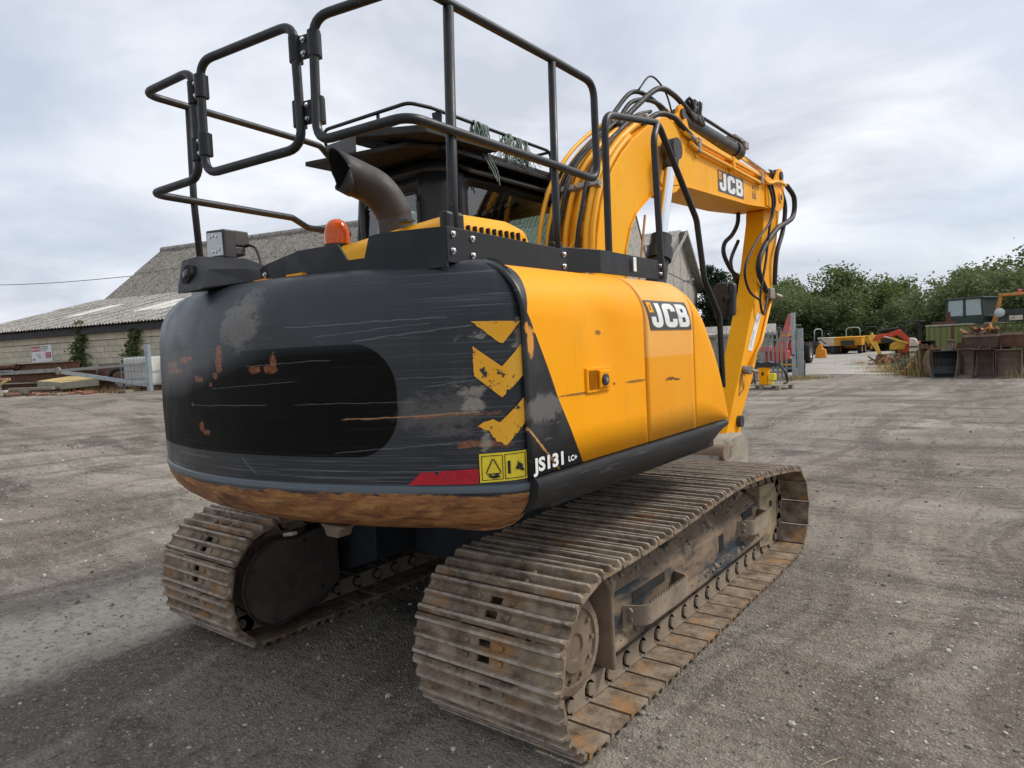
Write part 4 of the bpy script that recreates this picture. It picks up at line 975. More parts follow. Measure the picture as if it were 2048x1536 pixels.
for k in range(3):
    g.tube(spline([(-.285, .0 + k * .02, 2.9), (-.215, -.02 + k * .03, 2.80), (-.205, .02 + k * .03, 2.74), (-.20, .05 + k * .02, 2.69 - k * .02)], 5), .0045, 5)
obj('rope_bundle', g, ROPE, cabo, smooth=True)

# ---- boom
BX0, BX1 = -.12, .28
low = [(.42, 1.30), (.78, 1.55), (.90, 1.95), (.92, 2.23), (1.00, 2.40), (1.10, 2.52), (1.25, 2.62), (1.45, 2.735), (1.66, 2.81), (1.88, 2.85), (2.13, 2.872), (3.64, 2.935), (4.10, 2.975), (4.62, 3.02)]
upp = [(.36, 1.30), (.42, 1.75), (.50, 2.10), (.53, 2.28), (.585, 2.473), (.66, 2.63), (.779, 2.785), (.93, 2.93), (1.106, 3.062), (1.414, 3.245), (1.65, 3.33), (1.90, 3.372), (2.15, 3.385), (2.9, 3.352), (4.28, 3.335), (4.62, 3.30)]
poly = low + upp[::-1]
g = G(); g.prism(poly, 'x', BX0, BX1); bo = obj('boom', g, YB, EX, bevel=.006); bo['label'] = 'yellow gooseneck boom with hydraulic pipes along its back'
# welded edge strips that stand proud of the box section
def strip(pts, x0, x1, th, nm='boom_flange'):
    g = G(); n_ = len(pts)
    P3 = [Vector((a, b_)) for a, b_ in pts]; o_ = []
    for i, p in enumerate(P3):
        t = (P3[min(i + 1, n_ - 1)] - P3[max(i - 1, 0)]).normalized(); o_.append(p + Vector((t.y, -t.x)) * th)
    g.grid([[(x0, p.x, p.y) for p in P3], [(x1, p.x, p.y) for p in P3], [(x1, p.x, p.y) for p in o_], [(x0, p.x, p.y) for p in o_]], closed=False)
    g.grid([[(x0, p.x, p.y) for p in o_], [(x0, p.x, p.y) for p in P3]]); return obj(nm, g, YB, bo, bevel=.002)
strip(low[2:], BX0 - .012, BX1 + .012, .010)
# tip fork
g = G(); g.prism([(4.25, 3.00), (4.70, 2.98), (4.88, 3.06), (4.92, 3.18), (4.82, 3.30), (4.25, 3.34)], 'x', BX1 - .002, BX1 + .018); tp = obj('boom_tip_plate', g, Y, bo, bevel=.004)
g = G(); g.cyl((BX1 + .01, 4.76, 3.16), (BX1 + .032, 4.76, 3.16), .062, 20); obj('tip_pin', g, YB, bo, bevel=.004)
g = G(); g.cyl((BX1 + .03, 4.76, 3.16), (BX1 + .036, 4.76, 3.16), .034, 16); obj('tip_pin', g, PLA, bo)
# round boss where the lift cylinder rod is pinned
g = G(); g.cyl((BX1, 1.72, 3.06), (BX1 + .012, 1.72, 3.06), .30, 48); obj('boss_plate', g, YB, bo, bevel=.004)
def Fb(a, b_, l): return (BX1 + .0025 + l * .0012, 2.83 + a * .415 - .004 * b_, 2.945 + b_ * .202 + a * .012)
jcb('logo_plate', Fb, bo)
text('boom_lettering', 'ESC-TS', .085, lambda a, b_: (BX1 + .003, 3.93 - b_ * 1.8, 3.02 + a * .55), GREYP, bo, .001)
# ears for the dipper cylinder
for x in (.02, .15):
    g = G(); g.prism([(1.95, 3.35), (2.50, 3.35), (2.42, 3.47), (2.36, 3.56)] + [(2.28 + .085 * math.cos(R(a)), 3.55 + .085 * math.sin(R(a))) for a in (20, 60, 100, 140, 180)], 'x', x, x + .03); obj('cylinder_ear', g, Y, bo, bevel=.004)
g = G(); g.cyl((.0, 2.28, 3.55), (.20, 2.28, 3.55), .045, 16); obj('cylinder_pin', g, PLA, bo)
g = G(); a, b_ = Vector((.10, 2.32, 3.555)), Vector((.10, 3.90, 3.56)); g.cyl(a, b_, .072, 20); g.cyl(b_ - Vector((0, .12, 0)), b_ + Vector((0, .04, 0)), .088, 20); ac = obj('dipper_cylinder', g, simple('cylinder_black', (.02, .019, .019), .5, var=.3), EX, auto=40)
g = G(); g.cyl(b_, (.10, 5.10, 3.50), .040, 18); obj('rod', g, CHR, ac, auto=40)
g = G(); g.cyl((.02, 5.14, 3.50), (.18, 5.14, 3.50), .075, 18); g.cyl((.10, 5.00, 3.505), (.10, 5.12, 3.50), .06, 16); obj('rod_eye', g, PLA, ac, auto=40)
g = G(); g.box((.05, 3.72, 3.60), (.16, 3.98, 3.70)); g.box((.14, 3.90, 3.58), (.20, 4.02, 3.66)); obj('port_block', g, STEEL, ac, bevel=.01)
# lumpy wrapped fittings and the pipe pair on the cylinder
g = G(); rd = random.Random(3)
for k in range(14):
    y = 2.62 + rd.uniform(-.12, .12); g.tube(spline([(.05, y, 3.60), (.10 + rd.uniform(-.05, .08), y + rd.uniform(-.1, .1), 3.70 + rd.uniform(0, .07)), (.17, y + rd.uniform(-.12, .12), 3.62), (.18, y + .05, 3.56)], 4), .016, 6)
obj('hose_knot', g, RUB, ac, smooth=True)
for dx in (.03, .165):
    g = G(); g.tube(spline([(dx, 2.62, 3.63), (dx, 2.9, 3.645), (dx, 3.5, 3.64), (dx, 3.78, 3.65), (dx * .6 + .05, 3.90, 3.64)], 5), .016, 8); obj('cylinder_pipe', g, RUB, ac, smooth=True)

# lift cylinders either side of the boom foot
for x in (.375, -.205):
    top_, bot_ = Vector((x, 1.585, 3.03)), Vector((x, 1.10, 1.70)); d = (top_ - bot_).normalized()
    mid = bot_ + d * .60
    g = G(); g.cyl(bot_, mid, .078, 20); g.cyl(mid - d * .10, mid + d * .0, .098, 20); g.cyl(mid, mid + d * .10, .082, 20); lc = obj('lift_cylinder', g, simple('cylinder_black', (0, 0, 0)), EX, auto=40)
    g = G(); g.cyl(mid, top_ - d * .06, .042, 20); obj('rod', g, CHR, lc, auto=40)
    g = G(); g.cyl((x - .055, top_.y, top_.z + .03), (x + .055, top_.y, top_.z + .03), .085, 20); g.cyl(top_ - d * .13, top_, .062, 16); obj('rod_eye', g, simple('rod_eye_black', (.02, .014, .012), .5), lc, auto=40)
    g = G(); g.cyl(bot_ + Vector((-.06, -.10, .1)), mid + Vector((-.07, -.09, .25)), .010, 8); obj('cylinder_pipe', g, BRONZE, lc)

# hydraulic lines over the back of the boom
def along(off_, x, i0=2, i1=12, x2=None, bulge=0):
    out = []; P3 = [Vector((a, b_)) for a, b_ in upp]
    for i in range(i0, i1 + 1):
        t = (P3[min(i + 1, len(P3) - 1)] - P3[i - 1]).normalized(); q = P3[i] + Vector((-t.y, t.x)) * off_
        k = (i - i0) / (i1 - i0); out.append((x + ((x2 - x) * k if x2 is not None else 0), q.x, q.y))
    return out
YP = yellow_paint('pipe_yellow_paint', (.84, .38, .02), (.90, .46, .05), .3, .4)
for x, of, i1, x2, r_ in ((-.150, .085, 10, -.12, .017), (-.095, .050, 10, -.07, .019), (-.030, .040, 11, -.01, .021), (.045, .040, 11, .06, .021), (.135, .040, 11, .13, .021), (.215, .045, 9, .22, .024), (.255, .030, 8, .262, .020)):
    g = G(); pts = along(of, x, 3, i1, x2); g.tube(spline([(x + .0, pts[0][1] - .03, 1.95)] + pts, 4), r_, 10); obj('hydraulic_pipe', g, YP, bo, smooth=True)
for x, of, x2 in ((-.055, .075, -.02), (.005, .085, .04), (.175, .085, .19)):
    g = G(); pts = along(of, x, 3, 10, x2); pts = [(p[0] + .012 * math.sin(i * 1.7), p[1], p[2]) for i, p in enumerate(pts)]
    g.tube(spline([(x - .02, pts[0][1] - .03, 1.95)] + pts, 5), .0165, 8)
    h_ = obj('hydraulic_hose', g, RUB, bo, smooth=True)
    gg = G(); rd = random.Random(int(x * 1000) + 9)
    for q in pts[1:8]:
        gg.lathe([(.020, -.004), (.020, .004)], Matrix.Translation(q) @ Matrix.Rotation(R(40), 4, 'X'), 8); gg.tube([Vector(q) + Vector((.015, -.012, .01)), Vector(q) + Vector((.03, -.045, -.01))], .0025, 4)
    obj('cable_tie', gg, RUB, h_)
# clamps across the pipes
for i, of in ((5, .052), (9, .050)):
    P3 = [Vector((a, b_)) for a, b_ in upp]; t = (P3[i + 1] - P3[i - 1]).normalized(); q = P3[i] + Vector((-t.y, t.x)) * of; ang = math.atan2(t.y, t.x)
    for x0, x1 in ((-.175, -.075), (-.05, .07), (.10, .165), (.185, .275)):
        g = G(); g.box((x0, -.024, -.035), (x1, .024, .032), 0, Matrix.Translation((0, q.x, q.y)) @ Matrix.Rotation(ang, 4, 'X')); obj('pipe_clamp', g, STEEL, bo, bevel=.005)
g = G(); g.tube(spline([(-.03, .60, 2.02), (.02, .52, 2.14), (.10, .47, 2.22), (.15, .50, 2.30), (.16, .545, 2.40)], 6), .021, 10); obj('hydraulic_pipe', g, YP, bo, smooth=True)
g = G(); g.cyl((.215, .46, 1.98), (.215, .475, 2.06), .030, 12); g.cyl((.215, .475, 2.06), (.215, .477, 2.075), .034, 6); obj('pipe_union', g, ZINC, bo)
# two steel lines along the right face of the front half
for k, (z0, dz) in enumerate(((3.285, -.005), (3.215, -.01))):
    g = G(); g.tube([(BX1 + .03, 2.00 + k * .12, 3.30 - k * .06), (BX1 + .03, 2.25, z0), (BX1 + .03, 4.05, z0 + dz)], .0175, 10); obj('hydraulic_pipe', g, YP, bo, smooth=True)
for y in (2.30, 3.15, 4.02):
    g = G(); g.box((BX1, y - .03, 3.19), (BX1 + .055, y + .03, 3.315)); obj('pipe_clamp', g, STEEL if y != 3.15 else YB, bo, bevel=.008)
    g = G(); g.prism([(y - .12, 3.325), (y + .05, 3.325), (y + .05, 3.16), (y + .0, 3.15)], 'x', BX1, BX1 + .012); obj('clamp_bracket', g, YB, bo, bevel=.003)
g = G(); g.tube(spline([(BX1 + .03, 4.05, 3.28), (BX1 + .04, 4.25, 3.24), (BX1 + .04, 4.6, 3.31), (BX1 + .03, 4.95, 3.33)], 6), .020, 10); obj('hydraulic_pipe', g, YP, bo, smooth=True)
# hose loops over the hump
for pts, r_ in (([(-.02, 1.22, 3.20), (.0, 1.40, 3.42), (.03, 1.66, 3.62), (.08, 1.95, 3.60), (.12, 2.2, 3.47), (.10, 2.55, 3.60)], .019),
               ([(.06, 1.30, 3.25), (.09, 1.55, 3.45), (.13, 1.90, 3.68), (.16, 2.15, 3.69), (.17, 2.45, 3.62), (.17, 2.62, 3.57)], .024),
               ([(.02, 1.30, 3.22), (.04, 1.60, 3.52), (.10, 2.0, 3.58), (.13, 2.35, 3.40), (.12, 2.6, 3.36)], .019),
               ([(.10, 1.60, 3.60), (.12, 1.80, 3.76), (.13, 2.05, 3.70), (.13, 2.2, 3.52)], .008),
               ([(.20, 1.45, 3.27), (.24, 1.65, 3.385), (.28, 1.85, 3.40), (.31, 2.02, 3.33), (.31, 2.22, 3.285)], .023)):
    g = G(); g.tube(spline(pts, 8), r_, 9); obj('hydraulic_hose', g, RUB, bo, smooth=True)
g = G(); g.cyl((.305, 2.05, 3.315), (.31, 2.20, 3.287), .027, 10); obj('hose_fitting', g, STEEL, bo)

# ---- dipper arm folded down in front, with its hoses and the bucket
DX0, DX1 = .01, .215
back = [(4.42, 2.98), (4.40, 2.85), (4.057, 2.068), (3.62, 1.42), (3.41, 1.12), (3.15, .78), (3.02, .60)]
front = [(4.93, 3.20), (5.02, 3.05), (4.90, 2.75), (4.635, 2.09), (4.12, 1.46), (3.83, 1.09), (3.485, .75), (3.30, .52)]
g = G(); g.prism(back + front[::-1], 'x', DX0, DX1); di = obj('dipper', g, YD, EX, bevel=.008); di['label'] = 'yellow dipper arm with chipped paint hanging down in front'
g = G(); g.prism([(4.70, 3.22), (4.93, 3.20), (5.30, 3.20), (5.26, 3.47), (5.18, 3.58), (5.10, 3.57)], 'x', .175, .205); obj('dipper_ear', g, Y, di, bevel=.005)
g = G(); g.prism([(4.70, 3.22), (4.93, 3.20), (5.30, 3.20), (5.26, 3.47), (5.18, 3.58), (5.10, 3.57)], 'x', -.005, .025); obj('dipper_ear', g, Y, di, bevel=.005)
g = G(); g.cyl((.0, 5.14, 3.49), (.225, 5.14, 3.49), .05, 18); obj('ear_pin', g, PLA, di)
g = G(); g.prism([(4.75, 3.10), (5.02, 3.05), (5.30, 3.20), (4.93, 3.24)], 'x', DX0, DX1); obj('dipper_head', g, YD, di, bevel=.005)
g = G(); P_ = [Vector((DX1 + .006, a, b_)) for a, b_ in ((3.98, 1.80), (4.16, 1.88), (4.22, 2.02))]
g.add([(DX1 + .003, 3.72, 1.42), (DX1 + .003, 3.86, 1.40), (DX1 + .003, 4.20, 1.80), (DX1 + .003, 4.06, 1.82)], [(0, 1, 2, 3)]); st_ = obj('arm_sticker', g, WHITE, di, fix=False)
text('sticker_lettering', 'STOP', .075, lambda a, b_: (DX1 + .0045, 3.80 + a * .75 + b_ * .1, 1.46 + a * 1.05 - b_ * .5), GREYP, st_, .001)
for p, q in (((3.40, .96), (3.50, 1.18)), ((3.50, 1.18), (3.55, 1.02)), ((3.55, 1.02), (3.40, .96))):
    g = G(); stroke(g, [p, q], .014, 0, lambda a, b_, l: (DX1 + .003, a, b_)); obj('arm_warning_mark', g, GREYP, di, fix=False)
g = G(); g.cyl((DX1, 3.56, 1.22), (DX1 + .09, 3.54, 1.21), .045, 14); g.cyl((DX1 + .08, 3.56, 1.21), (DX1 + .10, 3.70, 1.19), .02, 8); obj('pipe_end', g, STEEL, di, auto=40)
g = G(); g.tube([(DX1 + .02, 4.60, 2.08), (DX1 + .02, 4.12, 1.50), (DX1 + .02, 3.62, 1.20)], .018, 8); obj('hydraulic_pipe', g, YP, di, smooth=True)
g = G(); g.box((DX1, 4.35, 1.98), (DX1 + .07, 4.52, 2.10)); g.cyl((DX1 + .06, 4.55, 2.02), (DX1 + .10, 4.63, 2.0), .03, 10); obj('valve_block', g, STEEL, di, bevel=.01)
for pts, r_ in (([(.30, 5.05, 3.34), (.32, 5.27, 3.22), (.31, 5.20, 2.98), (.29, 4.62, 2.78), (.27, 4.15, 2.50), (.26, 4.02, 2.28), (.25, 4.30, 2.06)], .030),
               ([(.26, 4.85, 3.32), (.29, 4.98, 3.10), (.28, 4.90, 2.80), (.27, 4.66, 2.50), (.25, 4.62, 2.15)], .026),
               ([(.31, 4.30, 3.24), (.33, 4.36, 3.05), (.31, 4.30, 2.82), (.31, 3.80, 2.55), (.30, 3.46, 2.26), (.29, 3.60, 2.04), (.26, 4.05, 1.95)], .0135),
               ([(.31, 4.42, 3.26), (.32, 4.48, 3.05), (.30, 4.34, 2.80), (.28, 4.22, 2.40), (.27, 4.02, 1.98), (.27, 4.12, 1.80), (.25, 4.34, 2.00)], .0135),
               ([(-.05, 4.34, 3.0), (-.05, 4.30, 2.86), (-.06, 4.15, 2.72), (-.06, 3.90, 2.60), (-.06, 3.86, 2.48), (-.05, 4.0, 2.34), (-.03, 4.14, 2.25)], .024),
               ([(-.04, 4.28, 2.66), (-.06, 4.10, 2.46), (-.05, 4.06, 2.34), (-.03, 4.12, 2.22)], .02)):
    g = G(); g.tube(spline(pts, 8), r_, 9); obj('hydraulic_hose', g, RUB, di, smooth=True)
# bucket link and bucket resting on the ground
g = G(); g.prism([(3.02, .60), (3.30, .52), (3.46, .76), (3.50, .40), (3.42, .10), (3.36, .10), (3.38, .42), (3.2, .46)], 'x', .16, .20); obj('bucket_link', g, YD, EX, bevel=.005)
for yy, zz in ((3.36, .70), (3.10, .56)): g = G(); g.cyl((-.03, yy, zz), (.26, yy, zz), .06, 16); obj('link_pin', g, PLA, EX)
bk = [(3.30, .52), (3.10, .62), (2.80, .60), (2.50, .50), (2.30, .30), (2.26, .06), (2.42, .0), (3.25, .02)]
g = G(); g.prism(bk, 'x', -.46, .34); bu = obj('bucket', g, BUCK, EX, bevel=.012); bu['label'] = 'pale worn steel bucket tucked in front of the tracks'
g = G(); g.cyl((-.5, 2.56, .50), (.38, 2.56, .50), .08, 16); obj('bucket_wear_bar', g, mud('rope_brown', (.20, .13, .09), (.36, .28, .21)), bu, auto=40)
# ================================================================== GROUND
def gmat():
    n = N('crushed_stone_yard'); o = n.co(); x, y, z = n.xyz(o)
    warp = n.n('ShaderNodeVectorMath', operation='ADD'); nz = n.n('ShaderNodeTexNoise'); n.t.links.new(o, nz.inputs[0]); nz.inputs['Scale'].default_value = .35; nz.inputs['Detail'].default_value = 3
    mv = n.n('ShaderNodeVectorMath', operation='SCALE'); n.t.links.new(nz.outputs['Color'], mv.inputs[0]); mv.inputs['Scale'].default_value = 1.6
    n.t.links.new(o, warp.inputs[0]); n.t.links.new(mv.outputs[0], warp.inputs[1]); wv = warp.outputs[0]
    big = n.noise(o, .30, 8, .65, .5)
    c = n.ramp(big, [(.28, (.158, .131, .103)), (.44, (.248, .215, .175)), (.58, (.330, .292, .243)), (.74, (.415, .376, .320))])
    # sweeping tyre tracks in two directions
    st = n.noise(n.map(wv, (.14, 1.5, 1), (0, 0, 0), (0, 0, R(24))), 1., 7, .68, .6)
    c = n.mix(n.ramp(st, [(.38, .6), (.50, 0.)]), c, (.115, .095, .076))
    c = n.mix(n.ramp(st, [(.56, 0.), (.74, .6)]), c, (.40, .37, .325))
    st2 = n.noise(n.map(wv, (1.7, .16, 1), (4, 9, 0), (0, 0, R(-18))), 1., 6, .65, .6)
    c = n.mix(n.ramp(st2, [(.36, .55), (.47, 0.)]), c, (.105, .088, .072))
    st3 = n.noise(n.map(wv, (.4, 5, 1), (4, 9, 0), (0, 0, R(52))), 1., 5, .65, .8)
    c = n.mix(n.ramp(st3, [(.34, .35), (.44, 0.)]), c, (.10, .085, .07))
    st4 = n.noise(n.map(wv, (2.6, .10, 1), (1, 3, 0), (0, 0, R(6))), 1., 6, .65, .4)
    c = n.mix(n.ramp(st4, [(.38, .65), (.47, 0.)]), c, (.13, .105, .082)); c = n.mix(n.ramp(st4, [(.56, 0.), (.70, .5)]), c, (.48, .435, .365))
    # oily dark patches
    dk = n.ramp(n.noise(n.map(o, (1, 1.8, 1), (2.3, 7.1, 0), (0, 0, R(20))), .55, 8, .7), [(.545, 0.), (.63, .8)])
    c = n.mix(dk, c, (.075, .063, .054))
    # spilled pale sand beside the left track
    def ell(cx, cy, ax, ay, ang, wob):
        ca, sa = math.cos(ang), math.sin(ang)
        dx = n.m('SUBTRACT', x, cx); dy = n.m('SUBTRACT', y, cy)
        p = n.m('DIVIDE', n.m('ADD', n.m('MULTIPLY', dx, ca), n.m('MULTIPLY', dy, sa)), ax); r_ = n.m('DIVIDE', n.m('SUBTRACT', n.m('MULTIPLY', dy, ca), n.m('MULTIPLY', dx, sa)), ay)
        d = n.m('SQRT', n.m('ADD', n.m('MULTIPLY', p, p), n.m('MULTIPLY', r_, r_)))
        return n.m('ADD', d, n.m('MULTIPLY', n.m('SUBTRACT', n.noise(o, 1.9, 7, .7), .5), wob))
    sd = n.m('SUBTRACT', 1., n.step(ell(-1.95, -2.2, .52, 1.5, R(4), 2.4), .95, .8))
    c = n.mix(n.m('MULTIPLY', n.m('MULTIPLY', sd, n.ramp(n.noise(o, 7, 7, .75), [(.30, .25), (.55, 1.)])), .75), c, (.70, .63, .50))
    # curved wheel tracks: pairs of ribbed bands
    def ring(cx, cy, r0, wd, k):
        nonlocal c
        dx = n.m('SUBTRACT', x, cx); dy = n.m('SUBTRACT', y, cy); d = n.m('SQRT', n.m('ADD', n.m('MULTIPLY', dx, dx), n.m('MULTIPLY', dy, dy)))
        d = n.m('ADD', d, n.m('MULTIPLY', n.m('SUBTRACT', n.noise(o, .5, 3), .5), .9))
        b_ = n.m('SUBTRACT', 1., n.step(n.m('ABSOLUTE', n.m('SUBTRACT', d, r0)), wd, .08))
        an = n.m('MULTIPLY', n.m('ARCTAN2', dy, dx), r0 * 38.); tread = n.m('MULTIPLY_ADD', n.m('SINE', n.m('ADD', an, n.m('MULTIPLY', d, 22.))), .35, .65)
        brk = n.ramp(n.noise(o, .8, 5, .6), [(.40, 0.), (.58, 1.)])
        c = n.mix(n.m('MULTIPLY', n.m('MULTIPLY', b_, brk), n.m('MULTIPLY', tread, k)), c, (.085, .068, .055))
    for a_ in ((9.5, 9.5, 9.0, .17, .8), (9.5, 9.5, 10.7, .17, .8), (-1.5, 16.5, 10.2, .20, .7), (-1.5, 16.5, 12.0, .20, .7), (14.0, -1.0, 9.6, .16, .75), (14.0, -1.0, 11.2, .16, .75), (-14, -6, 9.0, .2, .7), (-14, -6, 10.8, .2, .7), (-12, 10, 7.4, .2, .7), (-12, 10, 9.2, .2, .7)): ring(*a_)
    # shadow area right behind the tracks, painted darker into the ground
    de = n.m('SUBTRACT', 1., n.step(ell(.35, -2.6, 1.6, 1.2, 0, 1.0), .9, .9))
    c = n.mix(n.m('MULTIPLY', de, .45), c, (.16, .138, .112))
    # fine stones
    f1 = n.noise(o, 21, 8, .78); f2 = n.voro(o, 75); f3 = n.voro(n.map(o, (1, 1, 1), (.3, .7, 0)), 34)
    c = n.mix(n.ramp(f1, [(.32, .85), (.50, 0.)]), c, (.050, .041, .034))
    c = n.mix(n.ramp(f1, [(.54, 0.), (.72, .6)]), c, (.37, .34, .30))
    vc = n.xyz(n.voro(o, 75, 'F1', 'Color'))[0]
    c = n.mix(n.m('MULTIPLY', n.ramp(f2, [(.25, 1.), (.45, 0.)]), n.ramp(vc, [(.70, 0.), (.85, .75)])), c, (.42, .40, .365))
    c = n.mix(n.m('MULTIPLY', n.ramp(f3, [(.15, 1.), (.32, 0.)]), n.ramp(n.xyz(n.voro(n.map(o, (1, 1, 1), (.3, .7, 0)), 34, 'F1', 'Color'))[1], [(.86, 0.), (.93, .9)])), c, (.48, .46, .43))
    n.set(c, .92, 0, .22)
    h = n.m('ADD', n.m('MULTIPLY', f1, 1.), n.m('ADD', n.m('MULTIPLY', n.m('SUBTRACT', 1., f2), .5), n.m('ADD', n.m('MULTIPLY', st, 2.2), n.m('MULTIPLY', n.noise(o, 4, 6, .7), 1.6))))
    n.bump(h, .9, .022); return n.mat
def axis(lo, hi, c0, c1, fine):
    out = []; v = c0
    while v < c1: out.append(v); v += fine
    s = fine; v = c1
    while v < hi: out.append(v); s *= 1.22; v += s
    out.append(hi); s = fine; v = c0; l = []
    while v > lo: s *= 1.22; v -= s; l.append(max(v, lo))
    return sorted(set(l)) + out
ax, ay = axis(-900, 900, -30, 10, .5), axis(-400, 1500, -10, 40, .5)
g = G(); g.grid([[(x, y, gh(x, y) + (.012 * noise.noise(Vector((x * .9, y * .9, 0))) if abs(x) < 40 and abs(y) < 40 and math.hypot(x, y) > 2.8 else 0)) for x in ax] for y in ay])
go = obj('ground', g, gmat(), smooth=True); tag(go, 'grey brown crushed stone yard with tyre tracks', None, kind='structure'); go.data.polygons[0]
if go.data.polygons[0].normal.z < 0: go.data.flip_normals()
# loose stones
rd = random.Random(11); g = G(); ico = [(0, 0, -1), (.72, -.53, -.45), (-.28, -.85, -.45), (-.89, 0, -.45), (-.28, .85, -.45), (.72, .53, -.45), (.28, -.85, .45), (-.72, -.53, .45), (-.72, .53, .45), (.28, .85, .45), (.89, 0, .45), (0, 0, 1)]
icf = [(0, 1, 2), (1, 0, 5), (0, 2, 3), (0, 3, 4), (0, 4, 5), (1, 5, 10), (2, 1, 6), (3, 2, 7), (4, 3, 8), (5, 4, 9), (1, 10, 6), (2, 6, 7), (3, 7, 8), (4, 8, 9), (5, 9, 10), (6, 10, 11), (7, 6, 11), (8, 7, 11), (9, 8, 11), (10, 9, 11)]
for k in range(9500):
    t = rd.random() ** 1.7; d = 1.6 + 12 * t; a = rd.uniform(-46, 46)
    dr = Matrix.Rotation(R(a), 3, 'Z') @ Vector((-math.sin(YAW), math.cos(YAW), 0)); x, y = CAM_POS.x + dr.x * d, CAM_POS.y + dr.y * d
    s = min(.018, .0025 * math.exp(rd.gauss(0, .55)) * (1 + d * .14)); q = [rd.uniform(.7, 1.35) for _ in range(3)]; ro = Matrix.Rotation(rd.uniform(0, 6.28), 3, 'Z') @ Matrix.Rotation(rd.uniform(-.4, .4), 3, 'X')
    z0 = gh(x, y) + s * .25 * q[2]
    g.add([ro @ Vector((p[0] * s * q[0] * rd.uniform(.8, 1.2), p[1] * s * q[1], p[2] * s * q[2] * .7)) + Vector((x, y, z0)) for p in ico], icf, 0 if rd.random() < .55 else 1 if rd.random() < .8 else 2)
for k in range(140):
    d = 1.8 + 8 * rd.random() ** 1.5; a = rd.uniform(-44, 44); dr = Matrix.Rotation(R(a), 3, 'Z') @ Vector((-math.sin(YAW), math.cos(YAW), 0)); x, y = CAM_POS.x + dr.x * d, CAM_POS.y + dr.y * d
    th_ = rd.uniform(0, 6.28); L = rd.uniform(.02, .07); c_, s_ = math.cos(th_), math.sin(th_); z0 = gh(x, y) + .006; wd = .0009
    g.add([(x - c_ * L, y - s_ * L, z0), (x - s_ * wd, y + c_ * wd, z0 + .006), (x + c_ * L, y + s_ * L, z0 + .002), (x + s_ * wd, y - c_ * wd, z0 + .005)], [(0, 1, 2, 3)], 3)
so_ = obj('loose_gravel', g, [simple('stone_grey', (.24, .22, .195), .9, var=.4, scale=3), simple('stone_pale', (.50, .475, .43), .9, var=.3, scale=3), simple('stone_dark', (.11, .10, .09), .9, var=.3, scale=3), simple('dry_straw', (.55, .46, .27), .9, var=.2)], fix=False)
tag(so_, 'loose grey and pale gravel scattered over the yard', 'gravel', kind='stuff')
# ================================================================== LEFT: barn and yard clutter
BA = R(15); BO = Vector((-22.4, 8.3, 0))
def BM(s=0, t=0, z=0): return Matrix.Translation(BO) @ Matrix.Rotation(BA, 4, 'Z') @ Matrix.Translation((s, t, z))
GZ = .75
BLK = []
for i, (a, b_) in enumerate((((.50, .445, .34), (.62, .56, .43)), ((.45, .41, .31), (.57, .52, .41)), ((.53, .465, .35), (.66, .59, .45)))):
    n = N('concrete_block_%d' % i); o = n.co(); r_ = n.rnd()
    c = n.ramp(n.noise(o, 6, 6, .7), [(.3, a), (.7, b_)])
    c = n.mix(n.ramp(n.noise(o, 45, 4, .7), [(.60, 0.), (.70, .55)]), c, (.26, .235, .17))
    c = n.mix(n.ramp(n.noise(o, 1.1, 4), [(.50, 0.), (.68, .5)]), c, (.32, .31, .20))
    n.set(c, .95, 0, .2); n.bump(n.noise(o, 30, 5, .7), .6, .01); BLK.append(n.mat)
def roof_mat(name, pale=False, k=1.):
    n = N(name); ob_ = n.co('Object'); r_ = n.rnd(); va = n.n('ShaderNodeVectorMath', operation='ADD'); cb = n.n('ShaderNodeCombineXYZ'); n.put(cb.inputs[0], n.m('MULTIPLY', r_, 53.)); n.put(cb.inputs[1], n.m('MULTIPLY', r_, 17.)); n.t.links.new(ob_, va.inputs[0]); n.t.links.new(cb.outputs[0], va.inputs[1]); o = va.outputs[0]
    if pale: c = n.ramp(n.noise(o, 5, 5), [(.3, (.48, .47, .42)), (.7, (.64, .63, .57))])
    else:
        c = n.ramp(n.noise(o, 1.5, 6, .7), [(.3, (.235, .215, .195)), (.7, (.39, .37, .345))])
        c = n.mix(n.ramp(n.noise(o, 7, 5, .75), [(.52, 0.), (.60, .9)]), c, (.085, .078, .066))
        c = n.mix(n.ramp(n.noise(n.map(o, (1, 1, 1), (5, 5, 0)), 9, 5, .75), [(.54, 0.), (.62, .75)]), c, (.56, .54, .50))
        c = n.mix(n.ramp(n.noise(n.map(o, (1, 1, 1), (9, 1, 0)), 4, 5, .75), [(.60, 0.), (.72, .5)]), c, (.17, .165, .07))
    if k != 1.: c = n.mix(1., c, (k, k, k * .97), 'MULTIPLY')
    n.set(c, .95, 0, .2); n.bump(n.noise(o, 20, 5, .7), .5, .02); return n.mat
ROOF = roof_mat('weathered_cement_roof'); ROOFD = roof_mat('dark_lichen_roof', False, .62); RPALE = roof_mat('pale_rooflight', True)
RENDER = mud('grey_concrete_panel', (.28, .26, .22), (.44, .415, .36), .60, (.21, .19, .155))
barn = thing('barn', 'long low barn of pale concrete blocks under a mossy corrugated roof with lean-to', 'barn'); barn.matrix_world = BM()
def corr_sheet(wd, L, rise):
    # one corrugated sheet: width along s, length up the slope
    g = G(); n_ = 6 * 6; rows = []
    for k in (0, 1): rows.append([(wd * i / n_, L * k, .028 * math.cos(2 * math.pi * 6 * i / n_)) for i in range(n_ + 1)])
    g.grid(rows); me = g.mesh('roof_sheet', True); return me
